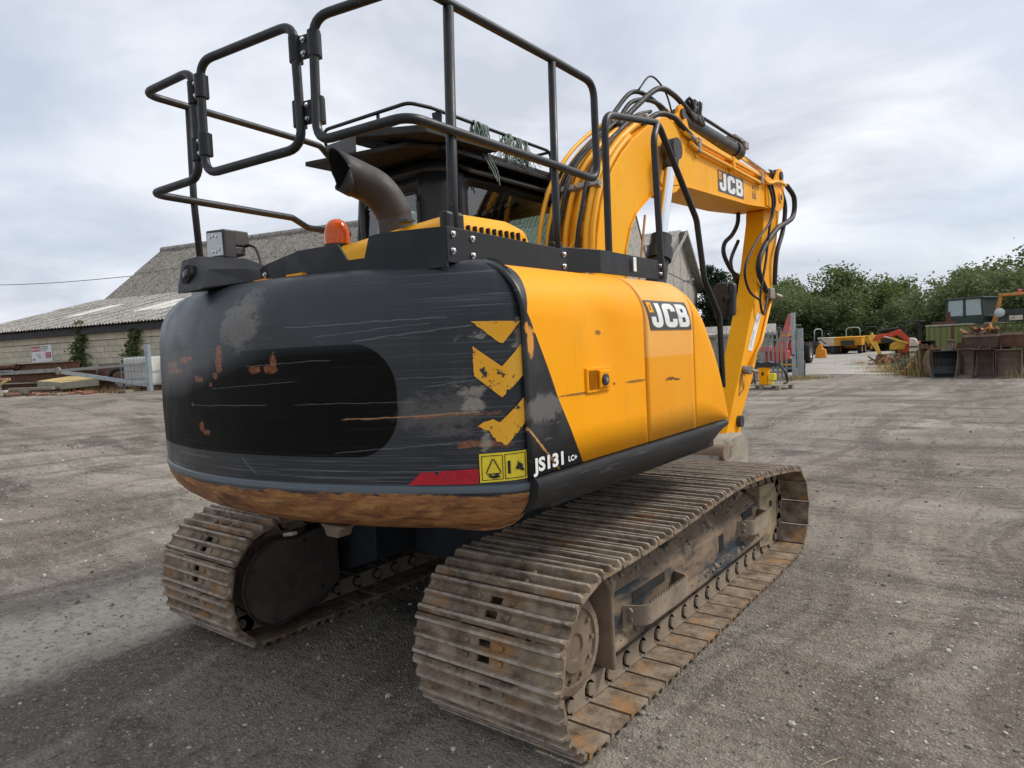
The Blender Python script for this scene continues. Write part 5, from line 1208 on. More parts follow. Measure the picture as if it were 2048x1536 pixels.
def roof_plane(par, s0, s1, t0, z0, t1, z1, rows_, pale=(), mat=None):
    d = Vector((0, t1 - t0, z1 - z0)); L = d.length; sl_ = math.atan2(z1 - z0, t1 - t0); wd = 1.04; n_ = int((s1 - s0) / 1.0)
    me = corr_sheet(wd, L / rows_ + .12, 0); me.materials.append(mat or ROOF); me2 = me.copy(); me2.materials.clear(); me2.materials.append(RPALE)
    for r_ in range(rows_):
        for k in range(n_):
            o = link('roof_sheet', me2 if (k, r_) in pale else me, (), par); f = r_ / rows_
            o.location = (s0 + k * 1.0, t0 + d.y * f, z0 + d.z * f + .02 * r_ + random.uniform(0, .012)); o.rotation_euler = (sl_ + random.uniform(-.004, .004), 0, 0)
LE = -11.9; RE = 15.
roof_plane(barn, LE, RE, -.12, 3.20, 6.7, 5.0, 3, {(k, r_) for k in (4, 8, 9, 12, 16, 20) for r_ in (1,)} | {(k, 0) for k in ()})
roof_plane(barn, LE + .5, RE, 6.7, 5.02, 10.5, 8.0, 2, mat=ROOFD)
g = G(); g.grid([[(LE + .5, 10.5, 8.0), (LE + .5, 14.3, 5.0)], [(RE, 10.5, 8.0), (RE, 14.3, 5.0)]]); obj('rear_roof_slope', g, ROOF, barn)
g = G(); g.tube([(LE + .45, 10.5, 8.02), (RE, 10.5, 8.02)], .16, 8); obj('ridge_cap', g, ROOF, barn)
g = G(); g.box((LE, .10, 2.90), (RE, .34, 3.14)); obj('fascia', g, simple('black_fascia', (.022, .022, .024), .6), barn)
g = G(); g.box((LE + .1, .42, GZ - .6), (RE, .60, 3.15)); g.prism([(.42, 3.1), (6.7, 4.9), (10.5, 7.9), (14.3, 4.9), (14.3, GZ - .6), (.42, GZ - .6)], 'x', RE - .25, RE - .05); g.prism([(.42, 3.1), (6.7, 4.9), (10.5, 7.9), (14.3, 4.9), (14.3, GZ - .6), (.42, GZ - .6)], 'x', LE + .65, LE + .85)
obj('wall', g, RENDER, barn)
bms = {}
def block_me(wd, h, i):
    k = (wd, h, i)
    if k not in bms:
        g = G(); g.box((.006, 0, .006), (wd - .006, .11, h - .006)); me = g.mesh('block'); me.materials.append(BLK[i]); bms[k] = me
    return bms[k]
for r_ in range(10):
    s = -9.9 + (.0 if r_ % 2 else .225)
    while s < 1.0:
        o = link('block', block_me(.45, .225, random.randrange(3)), (), barn, (s, .315 + random.uniform(-.004, .006), 2.63 - .225 * (r_ + 1) if 1 else 0)); s += .45
s = -10.1
while s < 1.0:
    wd = random.choice((.55, .45)); o = link('block', block_me(wd, .30, random.randrange(3)), (), barn, (s, .31 + random.uniform(-.004, .006), 2.645)); s += wd
# second span with tall concrete gable
b2 = thing('barn', 'tall grey concrete gable building behind the yellow boom', 'barn'); b2.matrix_world = BM()
g = G(); gp = [(16.3, -.5), (31.2, -.5), (31.2, 4.9), (23.75, 7.92), (16.3, 4.9)]; g.prism(gp, 'x', RE - .20, RE); w_ = obj('gable_wall', g, RENDER, b2)
for z in (3.0, 5.2):
    g = G(); g.box((RE + .001, 16.6 if z < 5 else 17.5, z), (RE + .012, 31.0 if z < 5 else 30.4, z + .05)); obj('panel_joint', g, simple('joint_dark', (.10, .095, .085), .9), w_)
for t in (21.0, 23.75, 26.6, 29.2):
    g = G(); g.box((RE + .001, t, 0), (RE + .010, t + .05, 7.9 - abs(t - 23.75) * .40 - .15)); obj('panel_joint', g, simple('joint_dark', (0, 0, 0)), w_)
roof_plane(b2, LE, RE + .5, 16.1, 4.92, 23.75, 8.0, 3)
g = G(); g.grid([[(LE, 23.75, 8.0), (LE, 31.5, 4.9)], [(RE + .5, 23.75, 8.0), (RE + .5, 31.5, 4.9)]]); obj('rear_roof_slope', g, ROOF, b2, solid=.12)
g = G(); g.prism([(23.75, 8.05), (31.5, 4.95), (31.5, 4.75), (23.75, 7.82)], 'x', RE + .45, RE + .50); g.prism([(23.75, 8.05), (16.0, 4.95), (16.0, 4.75), (23.75, 7.82)], 'x', RE + .45, RE + .50); obj('barge_board', g, ROOF, b2)
g = G(); g.M = Matrix.Translation((RE + .35, 24.6, 5.0)); g.box((-.35, -.04, .1), (.1, .04, .18)); g.box((.0, -.12, .02), (.35, .12, .16), 0, Matrix.Rotation(R(-25), 4, 'Y')); obj('flood_lamp', g, SILV, b2)
# metal sheet sign on the wall
sg = thing('wall_sign', 'white and red guard dog warning board fixed to the block wall', 'sign'); sg.matrix_world = BM(-7.34, .295, 1.91) @ Matrix.Rotation(R(-1.5), 4, 'Y')
SR = simple('sign_red', (.46, .02, .05), .5, var=.1); SWH = simple('sign_white', (.72, .72, .72), .45, var=.06)
g = G(); g.box((0, 0, 0), (1.23, .012, .66)); obj('board', g, SWH, sg)
def sbox(x0, x1, z0, z1, mat, nm, d=.002): g = G(); g.add([(x0, -d, z0), (x1, -d, z0), (x1, -d, z1), (x0, -d, z1)], [(0, 1, 2, 3)]); return obj(nm, g, mat, sg, fix=False)
sbox(.015, .57, .44, .645, SR, 'red_panel'); sbox(.83, 1.17, .14, .37, SR, 'red_panel')
def stext(s, x, z, size, mat, sx=1.): text('sign_lettering', s, size, lambda a, b_: (x + a * sx, -.005, z + b_), mat, sg, size * .012)
stext('BEWARE', .035, .48, .165, SWH, .82); stext('GUARD DOGS', .62, .585, .075, GREYP, .8); stext('ON PATROL', .62, .50, .085, GREYP, .9); stext('24 HOURS', .62, .43, .06, GREYP, 1.)
stext('DO NOT', .85, .27, .085, SWH, .85); stext('STRAY', .86, .165, .095, SWH, .9); stext('LIVE CCTV', .30, .27, .07, GREYP, .8); stext('AREA', .42, .18, .075, GREYP, .8)
g = G(); g.prism([(.06, .09), (.19, .09), (.17, .16), (.08, .16)], 'y', -.004, -.002); obj('small_emblem', g, GREYP, sg)
# ---- foliage helper
def leafmat(name, dark, light, yellow=None):
    n = N(name); o = n.co(); r_ = n.rnd(); gi = n.n('ShaderNodeNewGeometry').outputs['Random Per Island']
    c = n.mix(gi, dark, light)
    c = n.mix(n.ramp(n.noise(o, 1.3, 3), [(.40, 0.), (.65, .6)]), c, yellow or light)
    n.set(c, .62, 0, .3)
    tr = n.n('ShaderNodeBsdfTranslucent'); n.put(tr.inputs[0], n.mix(.5, c, light)); mx = n.n('ShaderNodeMixShader'); mx.inputs[0].default_value = .38
    n.t.links.new(n.b.outputs[0], mx.inputs[1]); n.t.links.new(tr.outputs[0], mx.inputs[2]); n.t.links.new(mx.outputs[0], n.out.inputs[0]); return n.mat
LEAF = leafmat('broad_leaf', (.050, .080, .020), (.150, .205, .060), (.19, .215, .068))
LEAF2 = leafmat('grey_green_leaf', (.052, .076, .026), (.165, .205, .085), (.20, .225, .085))
LEAF3 = leafmat('dark_conifer_leaf', (.016, .030, .014), (.045, .070, .030))
BARK = simple('bark', (.10, .082, .062), .9, var=.35, scale=12, bump=.5)
def leaves(g, rd, c, n_, spread, size, flat=.0):
    for _ in range(n_):
        p = Vector(c) + Vector((rd.gauss(0, spread), rd.gauss(0, spread), rd.gauss(0, spread * .8)))
        a = Vector((rd.uniform(-1, 1), rd.uniform(-1, 1), rd.uniform(-.7, .7))).normalized(); b_ = a.cross(Vector((rd.uniform(-1, 1), rd.uniform(-1, 1), rd.uniform(-1, 1)))).normalized()
        s = size * rd.uniform(.6, 1.3); q = a * s; r_ = b_ * s * .55
        g.add([p - q, p + r_ * 1.0 - q * .1, p + q, p - r_ - q * .1], [(0, 1, 2, 3)])
def ivy(s0, z0, z1, wd, n_, seed, label):
    t = thing('climbing_ivy', label, 'ivy', group='ivy on the block wall'); t.matrix_world = BM(s0, .26, 0); rd = random.Random(seed); g = G()
    for _ in range(n_):
        k = rd.random() ** .8; z = z0 + (z1 - z0) * k; x = rd.gauss(0, wd * (1.05 - k * .75)) + .15 * math.sin(z * 2.5); leaves(g, rd, (x, rd.uniform(-.12, .0), z), 4, .06, .07)
    obj('foliage', g, LEAF2, t, fix=False); g = G(); g.tube([(0, .02, z0), (.05, .02, (z0 + z1) / 2), (.02, .02, z1)], .02, 6); obj('stem', g, BARK, t)
ivy(-4.35, 1.1, 3.35, .30, 330, 1, 'ragged ivy climbing the block wall up to the gutter'); ivy(-1.45, 1.25, 2.95, .32, 260, 2, 'bushy ivy growing above the white plastic tank')
# ---- yard clutter in front of the wall (local frame: s right along the wall, t away, z up from the yard)
GALV = simple('galvanised_steel', (.36, .39, .40), .5, .35, var=.2, scale=9); GALD = simple('dull_galvanised', (.26, .265, .245), .6, .2, var=.3, scale=5)
RUST = mud('rusty_steel', (.075, .035, .025), (.17, .085, .055)); WOOD = mud('weathered_timber', (.19, .165, .13), (.32, .29, .235)); PLAST = simple('milky_plastic', (.62, .61, .56), .45, var=.2, scale=3)
def yard(name, label, cat, s, t, z=0., rz=0., group=None): o = thing(name, label, cat, group=group); o.matrix_world = BM(s, t, GZ + z) @ Matrix.Rotation(rz, 4, 'Z'); return o
ib = yard('liquid_tank', 'white plastic tank in a wire cage on a pallet beside the post', 'tank', .02, -1.55)
g = G(); g.box((.05, .05, .16), (1.25, 1.0, 1.12)); obj('bottle', g, PLAST, ib, bevel=.07, seg=3)
def bars(par, nm, segs, r, mat):
    for p, q in segs: g = G(); g.cyl(p, q, r, 6); obj(nm, g, mat, par)
bars(ib, 'cage_bar', [((x, .0, .14), (x, .0, 1.14)) for x in [.02 + .158 * k for k in range(9)]] + [((0, .0, z), (1.3, .0, z)) for z in (.18, .42, .66, .90, 1.14)] + [((1.3, 0, z), (1.3, 1.05, z)) for z in (.18, .66, 1.14)] + [((0, 0, z), (0, 1.05, z)) for z in (.18, .66, 1.14)], .012, GALV)
for k in range(3): g = G(); g.box((.0 + k * .57, .0, -.03), (.16 + k * .57, 1.0, .10)); obj('pallet_foot', g, RUST, ib)
g = G(); g.box((0, 0, .10), (1.3, 1.05, .14)); obj('pallet_deck', g, RUST, ib)
fg = yard('field_gate', 'long galvanised gate frame leaning on its hanging post', 'gate', -6.6, -1.75)
def beam(par, nm, p, q, w_, h, mat):
    p, q = Vector(p), Vector(q); d = q - p; g = G(); M = Matrix.Translation(p) @ d.to_track_quat('X', 'Z').to_matrix().to_4x4(); g.box((0, -w_ / 2, -h / 2), (d.length, w_ / 2, h / 2), 0, M); return obj(nm, g, mat, par, bevel=.004)
g = G(); g.box((8.10, -.05, -.06), (8.24, .08, 1.50)); obj('gate_post', g, simple('blue_grey_galvanised', (.30, .36, .39), .5, .3, var=.2), fg, bevel=.006)
beam(fg, 'gate_rail', (3.8, 0, .80), (8.12, 0, .90), .05, .09, GALD); beam(fg, 'gate_rail', (3.8, -.02, .78), (8.14, -.02, .20), .06, .13, GALV); beam(fg, 'gate_rail', (1.2, -.01, .80), (3.9, -.01, .83), .05, .13, GALD); beam(fg, 'gate_rail', (-1.6, 0, .72), (1.4, 0, .80), .05, .09, GALD); beam(fg, 'gate_rail', (-1.6, 0, .88), (1.3, 0, .88), .04, .06, GALD)
g = G(); g.lathe([(.13, -.03), (.13, .03), (.001, .035)], Matrix.Translation((3.85, -.05, .80)) @ Matrix.Rotation(R(90), 4, 'X'), 16); obj('rail_end', g, WOOD, fg)
pt = yard('steel_post', 'thin upright galvanised post among the timbers', 'post', -5.75, -1.95); g = G(); g.tube([(0, 0, -.1), (-.04, 0, 1.30)], .045, 8); obj('shaft', g, GALD, pt); g = G(); g.box((-.09, -.05, 1.29), (.02, .05, 1.31)); obj('cap', g, GALD, pt)
def hbeam(label, s, t, z, L, rz, h=.30, w_=.20, m_=None):
    o = yard('steel_beam', label, 'beam', s, t, z, rz, 'rusty steel beams stacked by the wall')
    for z0, z1, y0, y1, nm in ((0, .02, -w_ / 2, w_ / 2, 'flange'), (h - .02, h, -w_ / 2, w_ / 2, 'flange'), (.02, h - .02, -.012, .012, 'web')): g = G(); g.box((0, y0, z0), (L, y1, z1)); obj(nm, g, m_ or RUST, o)
hbeam('uppermost rusty steel beam, its end below the wall sign', -8.3, -.9, .78, 5.4, 0, .34); hbeam('middle rusty steel beam under the uppermost one', -8.6, -1.0, .42, 6.6, R(.6), .34); hbeam('long rusty steel beam resting on the ground under the others', -8.4, -1.05, .02, 7.4, 0, .36)
pp = yard('steel_pipe', 'dark hollow steel pipe lying on top of the rusty beams', 'pipe', -8.0, -1.15, 1.0, R(2)); g = G(); g.tube([(0, 0, 0), (1.9, 0, .05)], .09, 14, cap=False); obj('barrel', g, RUST, pp, smooth=True, solid=.015)
sb = yard('foam_slab', 'thick yellow faced foam slab lying flat on the timbers', 'slab', -4.0, -1.75, .30, 0)
SLT = mud('yellowed_foam', (.46, .33, .13), (.62, .47, .22)); SLE = mud('mossy_foam_edge', (.23, .215, .15), (.33, .31, .23))
g = G(); top_ = [(0, .0, .17), (2.1, -.55, .10), (3.2, .0, .17), (.75, .75, .30)]; bot_ = [(x, y, z - .24) for x, y, z in top_]
g.add(top_ + bot_, [(0, 1, 2, 3)], 0); g.add(top_ + bot_, [(4, 5, 1, 0), (5, 6, 2, 1), (6, 7, 3, 2), (7, 4, 0, 3), (7, 6, 5, 4)], 1); obj('block', g, [SLT, SLE], sb, bevel=.015)
for lab, s, t, z, L, rz, w_, h, m_ in (('grey weathered plank lying under the foam slab', -4.7, -2.2, .22, 2.6, R(-4), .22, .09, WOOD), ('short broad grey board below the weathered plank', -4.9, -2.15, .12, 1.5, R(-8), .25, .12, WOOD)):
    o = yard('timber_plank', lab, 'plank', s, t, z, rz, 'planks by the foam slab'); g = G(); g.box((0, -w_ / 2, -h / 2), (L, w_ / 2, h / 2)); obj('board', g, m_, o, bevel=.008)
rp_ = yard('rusty_pipe', 'thick rusty pipe with a whitewashed end lying on the ground', 'pipe', -4.9, -2.35, .10, R(2)); g = G(); g.tube([(.35, 0, 0), (2.75, 0, .0)], .11, 16, cap=False); obj('barrel', g, RUST, rp_, smooth=True, solid=.02); g = G(); g.tube([(0, 0, 0), (.36, 0, 0)], .105, 16); obj('whitewashed_end', g, simple('whitewash', (.45, .42, .37), .9, var=.4, scale=8), rp_, smooth=True)
bw = yard('barrier_board', 'broken red and yellow barrier board on the ground by the thin post', 'barrier', -6.6, -2.1, .0)
beam(bw, 'top_board', (-.2, 0, .62), (1.7, 0, .58), .05, .09, simple('faded_red_yellow', (.45, .22, .14), .7, var=.5, scale=1.2)); beam(bw, 'leg_board', (1.65, -.03, .58), (.35, -.10, .05), .06, .10, simple('pale_yellow_board', (.52, .42, .14), .7, var=.3)); beam(bw, 'leg_board', (-.2, -.05, .03), (.5, -.1, .07), .05, .09, simple('pale_yellow_board', (0, 0, 0)))
rb = yard('ribbed_pipe', 'coiled black ribbed drain pipe beside the caged tank', 'pipe', -.85, -1.4)
g = G(); pts = [(.35 + .42 * math.cos(R(a)), .2 + .05 * math.sin(R(a * 2)), .38 + .36 * math.sin(R(a)) + a * .0002) for a in range(-30, 390, 12)]; g.tube(pts, [.075 if i % 2 else .06 for i in range(len(pts))], 8); obj('coil', g, RUB, rb)
sh = yard('steel_sheet', 'bent rusty steel sheet leaning behind the drain pipe', 'sheet', -2.3, -.75, 0.35); g = G(); g.box((0, 0, 0), (1.5, .02, .62), 0, Matrix.Rotation(R(-14), 4, 'X')); obj('plate', g, RUST, sh)
rd = random.Random(21); g = G()
for k in range(420):
    s = rd.uniform(-9, 1.6); t = rd.uniform(-3.0, -1.3); z = rd.uniform(0, .06); sz = .03 * math.exp(rd.gauss(0, .7)); M = BM(s, t, GZ + z) @ Matrix.Rotation(rd.uniform(0, 6), 4, 'Z') @ Matrix.Rotation(rd.uniform(-.5, .5), 4, 'X')
    g.M = M; g.box((-sz * 2, -sz, -sz * .5), (sz * 2, sz, sz * .5), rd.choice((0, 0, 1, 2)))
for k in range(900):
    s = rd.uniform(-9, 1.6); t = rd.uniform(-2.9, -1.2); h = rd.uniform(.05, .28); M = BM(s, t, GZ); g.M = M; a = rd.uniform(-.5, .5) * h; g.add([(0, 0, 0), (.02, 0, 0), (a, rd.uniform(-.1, .1), h)], [(0, 1, 2)], 3)
tag(obj('rubble_litter', g, [RUST, WOOD, simple('broken_brick', (.26, .11, .07), .9, var=.3), simple('straw', (.36, .26, .10), .9, var=.3)], fix=False), 'litter of broken brick, splinters and dry straw along the wall', 'rubble', kind='stuff')
# far roof and wire beyond the barn
fs = thing('far_shed', 'low dark shed roof just showing beyond the barn end', 'shed', (-75, 10, .7), R(20)); g = G(); g.prism([(-6, 0), (6, 0), (6, 3.6), (0, 4.9), (-6, 3.6)], 'x', -9, 9); obj('wall', g, simple('dark_cladding', (.06, .06, .06), .8), fs)
g = G(); g.prism([(-6.4, 3.5), (0, 5.0), (6.4, 3.5), (6.4, 3.7), (0, 5.2), (-6.4, 3.7)], 'x', -9.3, 9.3); obj('roof', g, ROOF, fs)
g = G(); g.tube(spline([(-70, 2, 9.0), (-52, 12, 7.4), (-36.5, 16, 6.8)], 8), .02, 5); oc = obj('overhead_wire', g, RUB); tag(oc, 'thin black wire sagging to the barn', 'wire')
# ================================================================== RIGHT: road, fence, plant and scrap
def concrete_mat():
    n = N('old_concrete'); o = n.co()
    c = n.ramp(n.noise(o, .5, 6, .6), [(.3, (.27, .255, .225)), (.7, (.40, .38, .34))])
    c = n.mix(n.ramp(n.noise(o, 6, 5, .7), [(.55, 0.), (.75, .5)]), c, (.17, .155, .13))
    c = n.mix(n.ramp(n.noise(n.map(o, (2, .15, 1), (0, 0, 0), (0, 0, R(10))), 1., 4), [(.55, 0.), (.7, .4)]), c, (.20, .18, .15))
    n.set(c, .9, 0, .3); n.bump(n.noise(o, 14, 5), .4, .01); return n.mat
g = G(); cl = [(-3.2, 24.5), (-4.4, 30), (-6.2, 38), (-8.2, 47), (-9.6, 56), (-11.5, 70)]; hw = [1.9, 2.3, 2.4, 2.8, 4.2, 4.2]
g.grid([[(x - h, y, .006), (x, y, .012), (x + h, y - .6, .006)] for (x, y), h in zip(cl, hw)]); ro_ = obj('road', g, concrete_mat()); tag(ro_, 'pale concrete road running to the parked dumpers', None, kind='structure')
if ro_.data.polygons[0].normal.z < 0: ro_.data.flip_normals()
# palisade fence
pf = thing('palisade_fence', 'galvanised palisade fence with pointed pales beside the gate post', 'fence', (-4.30, 22.05, 0))
PAL = simple('grey_green_galvanised', (.25, .30, .30), .55, .3, var=.25, scale=4)
pme = None
for k in range(17):
    if pme is None:
        g = G(); g.prism([(-.033, 0), (.033, 0), (.033, 1.62), (.012, 1.78), (0, 1.72), (-.012, 1.78), (-.033, 1.62)], 'y', -.012, .0); g.box((-.008, -.025, 0), (.008, -.012, 1.62)); pme = g.mesh('pale'); pme.materials.append(PAL)
    link('pale', pme, (), pf, (-.20 - k * .155, .01 * (k % 2), .02))
for z in (.35, 1.40): g = G(); g.box((-2.9, .005, z), (0, .05, z + .06)); obj('fence_rail', g, PAL, pf)
for x in (-1.4, -2.8): g = G(); g.box((x, .05, 0), (x + .08, .12, 1.75)); obj('fence_post', g, PAL, pf)
gp_ = thing('gate_post', 'tall galvanised steel gate post with a folded sheet gate beside it', 'post', (-4.22, 21.98, 0)); g = G(); g.box((-.06, -.06, 0), (.07, .06, 2.36)); obj('shaft', g, GALV, gp_, bevel=.006); g = G(); g.cyl((-.0, -.063, .85), (-.0, -.075, .85), .035, 10); obj('lock_hole', g, HOLE, gp_)
sgate = thing('sheet_gate', 'ribbed galvanised sheet gate leaf folded against the tall post', 'gate', (-4.13, 22.03, 0))
for k in range(5): g = G(); g.box((k * .046, .01 * (k % 2), .12 - k * .0), (k * .046 + .042, .03 + .01 * (k % 2), 1.80 - .02 * (k % 2))); obj('panel', g, GALV, sgate)
g = G(); g.box((.20, .02, .0), (.26, .06, .5)); obj('hinge_post', g, RUST, sgate)
yfr = thing('yellow_stand', 'yellow steel stand behind the palisade pales', 'stand', (-4.95, 22.9, 0)); 
for x in (0, .42): g = G(); g.box((x, 0, 0), (x + .06, .06, 1.60)); obj('leg', g, Y, yfr)
for z in (.45, 1.55): g = G(); g.box((.06, 0, z), (.42, .06, z + .06)); obj('crossbar', g, Y, yfr)
# pallet and hydraulic breaker
pa = thing('pallet', 'weathered wooden pallet under the yellow breaker', 'pallet', (-3.70, 17.20, 0), R(-14))
for k in range(7): g = G(); g.box((-.60 + k * .175, -.4, .11), (-.60 + k * .175 + .13, .4, .13)); obj('deck_board', g, WOOD, pa)
for x in (-.6, -.06, .48): 
    for y in (-.4, .3): g = G(); g.box((x, y, .02), (x + .12, y + .1, .11)); obj('block', g, WOOD, pa)
for y in (-.4, .3): g = G(); g.box((-.6, y, .0), (.6, y + .1, .02)); obj('skid', g, WOOD, pa)
br = thing('hydraulic_breaker', 'yellow hydraulic breaker standing upright on the pallet', 'breaker', (-3.78, 17.15, .13), R(-14))
g = G(); g.prism([(-.12, 0), (.12, 0), (.15, .52), (-.16, .52)], 'y', -.09, .09); obj('body', g, Y, br, bevel=.02); g = G(); g.box((-.035, -.095, .28), (.035, -.088, .38)); obj('port', g, HOLE, br)
g = G(); g.prism([(-.20, .52), (.24, .52), (.32, .66), (.16, .70), (-.02, .66), (-.22, .72)], 'y', -.11, .11); obj('mounting_bracket', g, PLA, br, bevel=.02)
g = G(); g.box((.16, -.07, .14), (.36, .07, .34)); g.box((.22, -.05, 0), (.27, .05, .14)); obj('valve_box', g, YL, br, bevel=.015)
for pts in ([(.25, 0, .60), (.50, 0, .55), (.66, .05, .35), (.68, .1, .10), (.55, .1, .03)], [(.20, .05, .62), (.42, .1, .60), (.58, .1, .42), (.62, .15, .12)], [(-.2, 0, .62), (-.32, 0, .45), (-.34, 0, .2), (-.30, 0, .0)]): g = G(); g.tube(spline(pts, 6), .022, 7); obj('hose', g, RUB, br, smooth=True)
bb_ = thing('boulder', 'brown stone lump beside the fence foot', 'stone', (-5.0, 19.4, 0)); g = G(); g.add([Vector(p) * .32 * (1 + .2 * math.sin(i * 2.3)) + Vector((0, 0, .25)) for i, p in enumerate(ico)], icf); obj('mass', g, MUD, bb_)
# wheels
def wheel(par, loc, r, wd, hub=Y, nm='wheel'):
    g = G(); M = Matrix.Translation(loc) @ Matrix.Rotation(R(90), 4, 'Y'); g.lathe([(r * .5, -wd / 2), (r * .93, -wd / 2), (r, -wd * .35), (r, wd * .35), (r * .93, wd / 2), (r * .5, wd / 2)], M, 22); t_ = obj(nm, g, simple('tyre_rubber', (.022, .021, .020), .85, var=.3), par, auto=40)
    g = G(); g.lathe([(.001, -wd * .3), (r * .45, -wd * .34), (r * .52, -wd * .5), (r * .52, wd * .5), (r * .45, wd * .34), (.001, wd * .3)], M, 18); obj('rim', g, hub, t_, auto=40)
    gg = G()
    for k in range(16): gg.box((-wd * .45, -.03, r * .97), (wd * .45, .03, r * 1.04), 0, Matrix.Translation(loc) @ Matrix.Rotation(k * math.pi / 8, 4, 'X') @ Matrix.Rotation(.35 * (1 if k % 2 else -1), 4, 'Z'))
    obj('tread', gg, simple('tyre_rubber', (0, 0, 0)), t_)
TR = simple('tractor_red', (.50, .035, .03), .5, var=.2); TRF = simple('faded_red', (.55, .13, .13), .6, var=.2)
tr_ = thing('telehandler', 'red telehandler with big tyres behind the sheet gate', 'telehandler', (-8.05, 35.1, 0), R(2))
for x, y in ((-.75, -1.1), (.75, -1.1), (-.75, 1.2), (.75, 1.2)): wheel(tr_, (x, y, .58), .58, .38, SILV)
g = G(); g.box((-.55, -1.7, .5), (.55, 1.9, 1.0)); obj('chassis', g, TR, tr_, bevel=.05)
g = G(); g.prism([(-1.75, .9), (-.9, .9), (-.7, 1.25), (-1.6, 1.2)], 'x', .50, 1.0); obj('mudguard', g, TR, tr_, bevel=.04)
g = G(); g.box((-.5, -.4, 1.0), (.45, 1.0, 2.05)); obj('cab_glass', g, GLASS, tr_, bevel=.04)
for x in (-.5, .43):
    for y in (-.4, .96): g = G(); g.box((x - .02, y - .02, 1.0), (x + .05, y + .05, 2.08)); obj('cab_pillar', g, PLA, tr_)
g = G(); g.box((-.55, -.48, 2.05), (.50, 1.06, 2.14)); obj('cab_roof', g, PLA, tr_, bevel=.03); g = G(); g.box((-.4, -.35, 1.0), (.3, .8, 1.35)); obj('seat', g, PLA, tr_)
cr = thing('loader_crane', 'faded red folded crane boom rising behind the palisade fence', 'crane', (-6.05, 27.2, 0), R(0))
g = G(); g.prism([(-.45, .9), (.12, .9), (.42, 2.45), (.26, 2.48), (.02, 1.75)], 'y', -.14, .14); obj('boom', g, TRF, cr, bevel=.03); g = G(); g.box((-.75, -.35, .45), (.20, .35, .92)); obj('base', g, TR, cr, bevel=.05)
g = G(); g.box((-.9, -.6, .9), (-.45, -.1, 1.15)); obj('control_box', g, TRF, cr, bevel=.03); g = G(); g.box((-1.3, -.4, .15), (.8, .4, .45)); obj('frame', g, PLA, cr, bevel=.03)
for x in (-1.0, .4): wheel(cr, (x, -.45, .28), .28, .2, SILV)
# dumpers
def dumper(label, loc, rz, skip, body, hoop=True, hoopm=None):
    d = thing('site_dumper', label, 'dumper', loc, rz, 'site dumpers parked at the end of the road')
    for x in (-.72, .72):
        for y in (-.75, .85): wheel(d, (x, y, .38), .38, .28, body)
    g = G(); g.prism([(-1.35, .62), (-1.5, 1.18), (.35, 1.22), (.25, .95), (-.2, .60)], 'x', -.92, .92); s_ = obj('skip', g, skip, d, bevel=.05)
    g = G(); g.prism([(-1.52, 1.16), (-1.56, 1.24), (.38, 1.28), (.36, 1.20)], 'x', -.96, .96); obj('skip_rim', g, skip, s_, bevel=.02)
    g = G(); g.box((-.55, .1, .40), (.55, 1.55, .85)); obj('chassis', g, body, d, bevel=.05)
    g = G(); g.prism([(.55, .85), (1.6, .80), (1.55, 1.0), (.7, 1.05)], 'x', -.52, .52); obj('bonnet', g, body, d, bevel=.04)
    g = G(); g.box((-.28, .55, 1.05), (.28, .85, 1.30)); obj('seat', g, PLA, d, bevel=.04)
    if hoop: g = G(); g.tube(fillet([(-.48, .95, .85), (-.48, .95, 1.95), (.48, .95, 1.95), (.48, .95, .85)], .28, 6), .04, 8); obj('roll_hoop', g, hoopm or GALV, d, smooth=True)
    g = G(); g.box((-.45, -1.60, .64), (.45, -1.50, 1.0)); obj('front_plate', g, PLA, d)
    return d
DY = yellow_paint('dumper_yellow', (.62, .27, .02), (.72, .36, .04), .6, .5); CRM = simple('cream_paint', (.58, .50, .40), .6, var=.2, scale=3)
dumper('pale cream dumper with a grey roll hoop beside the telehandler', (-10.0, 53.4, 0), R(68), CRM, PLA); dumper('clean yellow dumper with a pale roll hoop facing down the road', (-8.4, 53.0, 0), R(2), DY, DY); d3 = dumper('dull yellow dumper with a dark folded hoop next to the red digger', (-7.4, 57.8, 0), R(35), DY, DY, True, PLA)
oa = thing('engine_hoist', 'orange machine part on the road edge in front of the cream dumper', 'machine part', (-8.55, 44.5, 0)); g = G(); g.prism([(-.35, 0), (.35, 0), (.28, .55), (.1, .62), (.05, .95), (-.1, .9), (-.28, .55)], 'y', -.2, .2); obj('body', g, simple('orange_paint', (.75, .28, .02), .5, var=.2), oa, bevel=.03); g = G(); g.tube([(-.2, 0, .6), (-.35, 0, 1.05), (.0, 0, 1.2), (.3, 0, .9)], .05, 7); obj('hose', g, RUB, oa)
# mini digger
md = thing('mini_digger', 'small red and orange digger with its boom folded by the scrap', 'digger', (-2.75, 34.0, 0), R(0)); OR = simple('digger_red', (.62, .06, .02), .5, var=.2); OY = simple('digger_yellow', (.75, .45, .05), .5, var=.2)
g = G(); g.prism([(-.98, 1.18), (-.72, 1.42), (-.30, 1.44), (.20, 1.62), (.50, 1.30), (.82, .80), (.64, .74), (.34, 1.14), (.10, 1.34), (-.30, 1.22), (-.66, 1.22), (-.90, 1.06)], 'y', -.10, .10); obj('boom', g, OR, md, bevel=.02)
g = G(); g.prism([(-1.18, 1.28), (-.98, 1.52), (-.82, 1.10), (-.58, .42), (-.70, .36)], 'y', -.08, .08); obj('dipper', g, OY, md, bevel=.02); g = G(); g.cyl((.55, -.14, .92), (-.15, -.14, 1.20), .05, 10); obj('lift_ram', g, OY, md); g = G(); g.cyl((-.15, -.14, 1.20), (-.45, -.14, 1.31), .028, 8); obj('ram_rod', g, CHR, md); g = G(); g.cyl((.20, 0, 1.68), (-.70, 0, 1.60), .05, 10); obj('arm_ram', g, PLA, md)
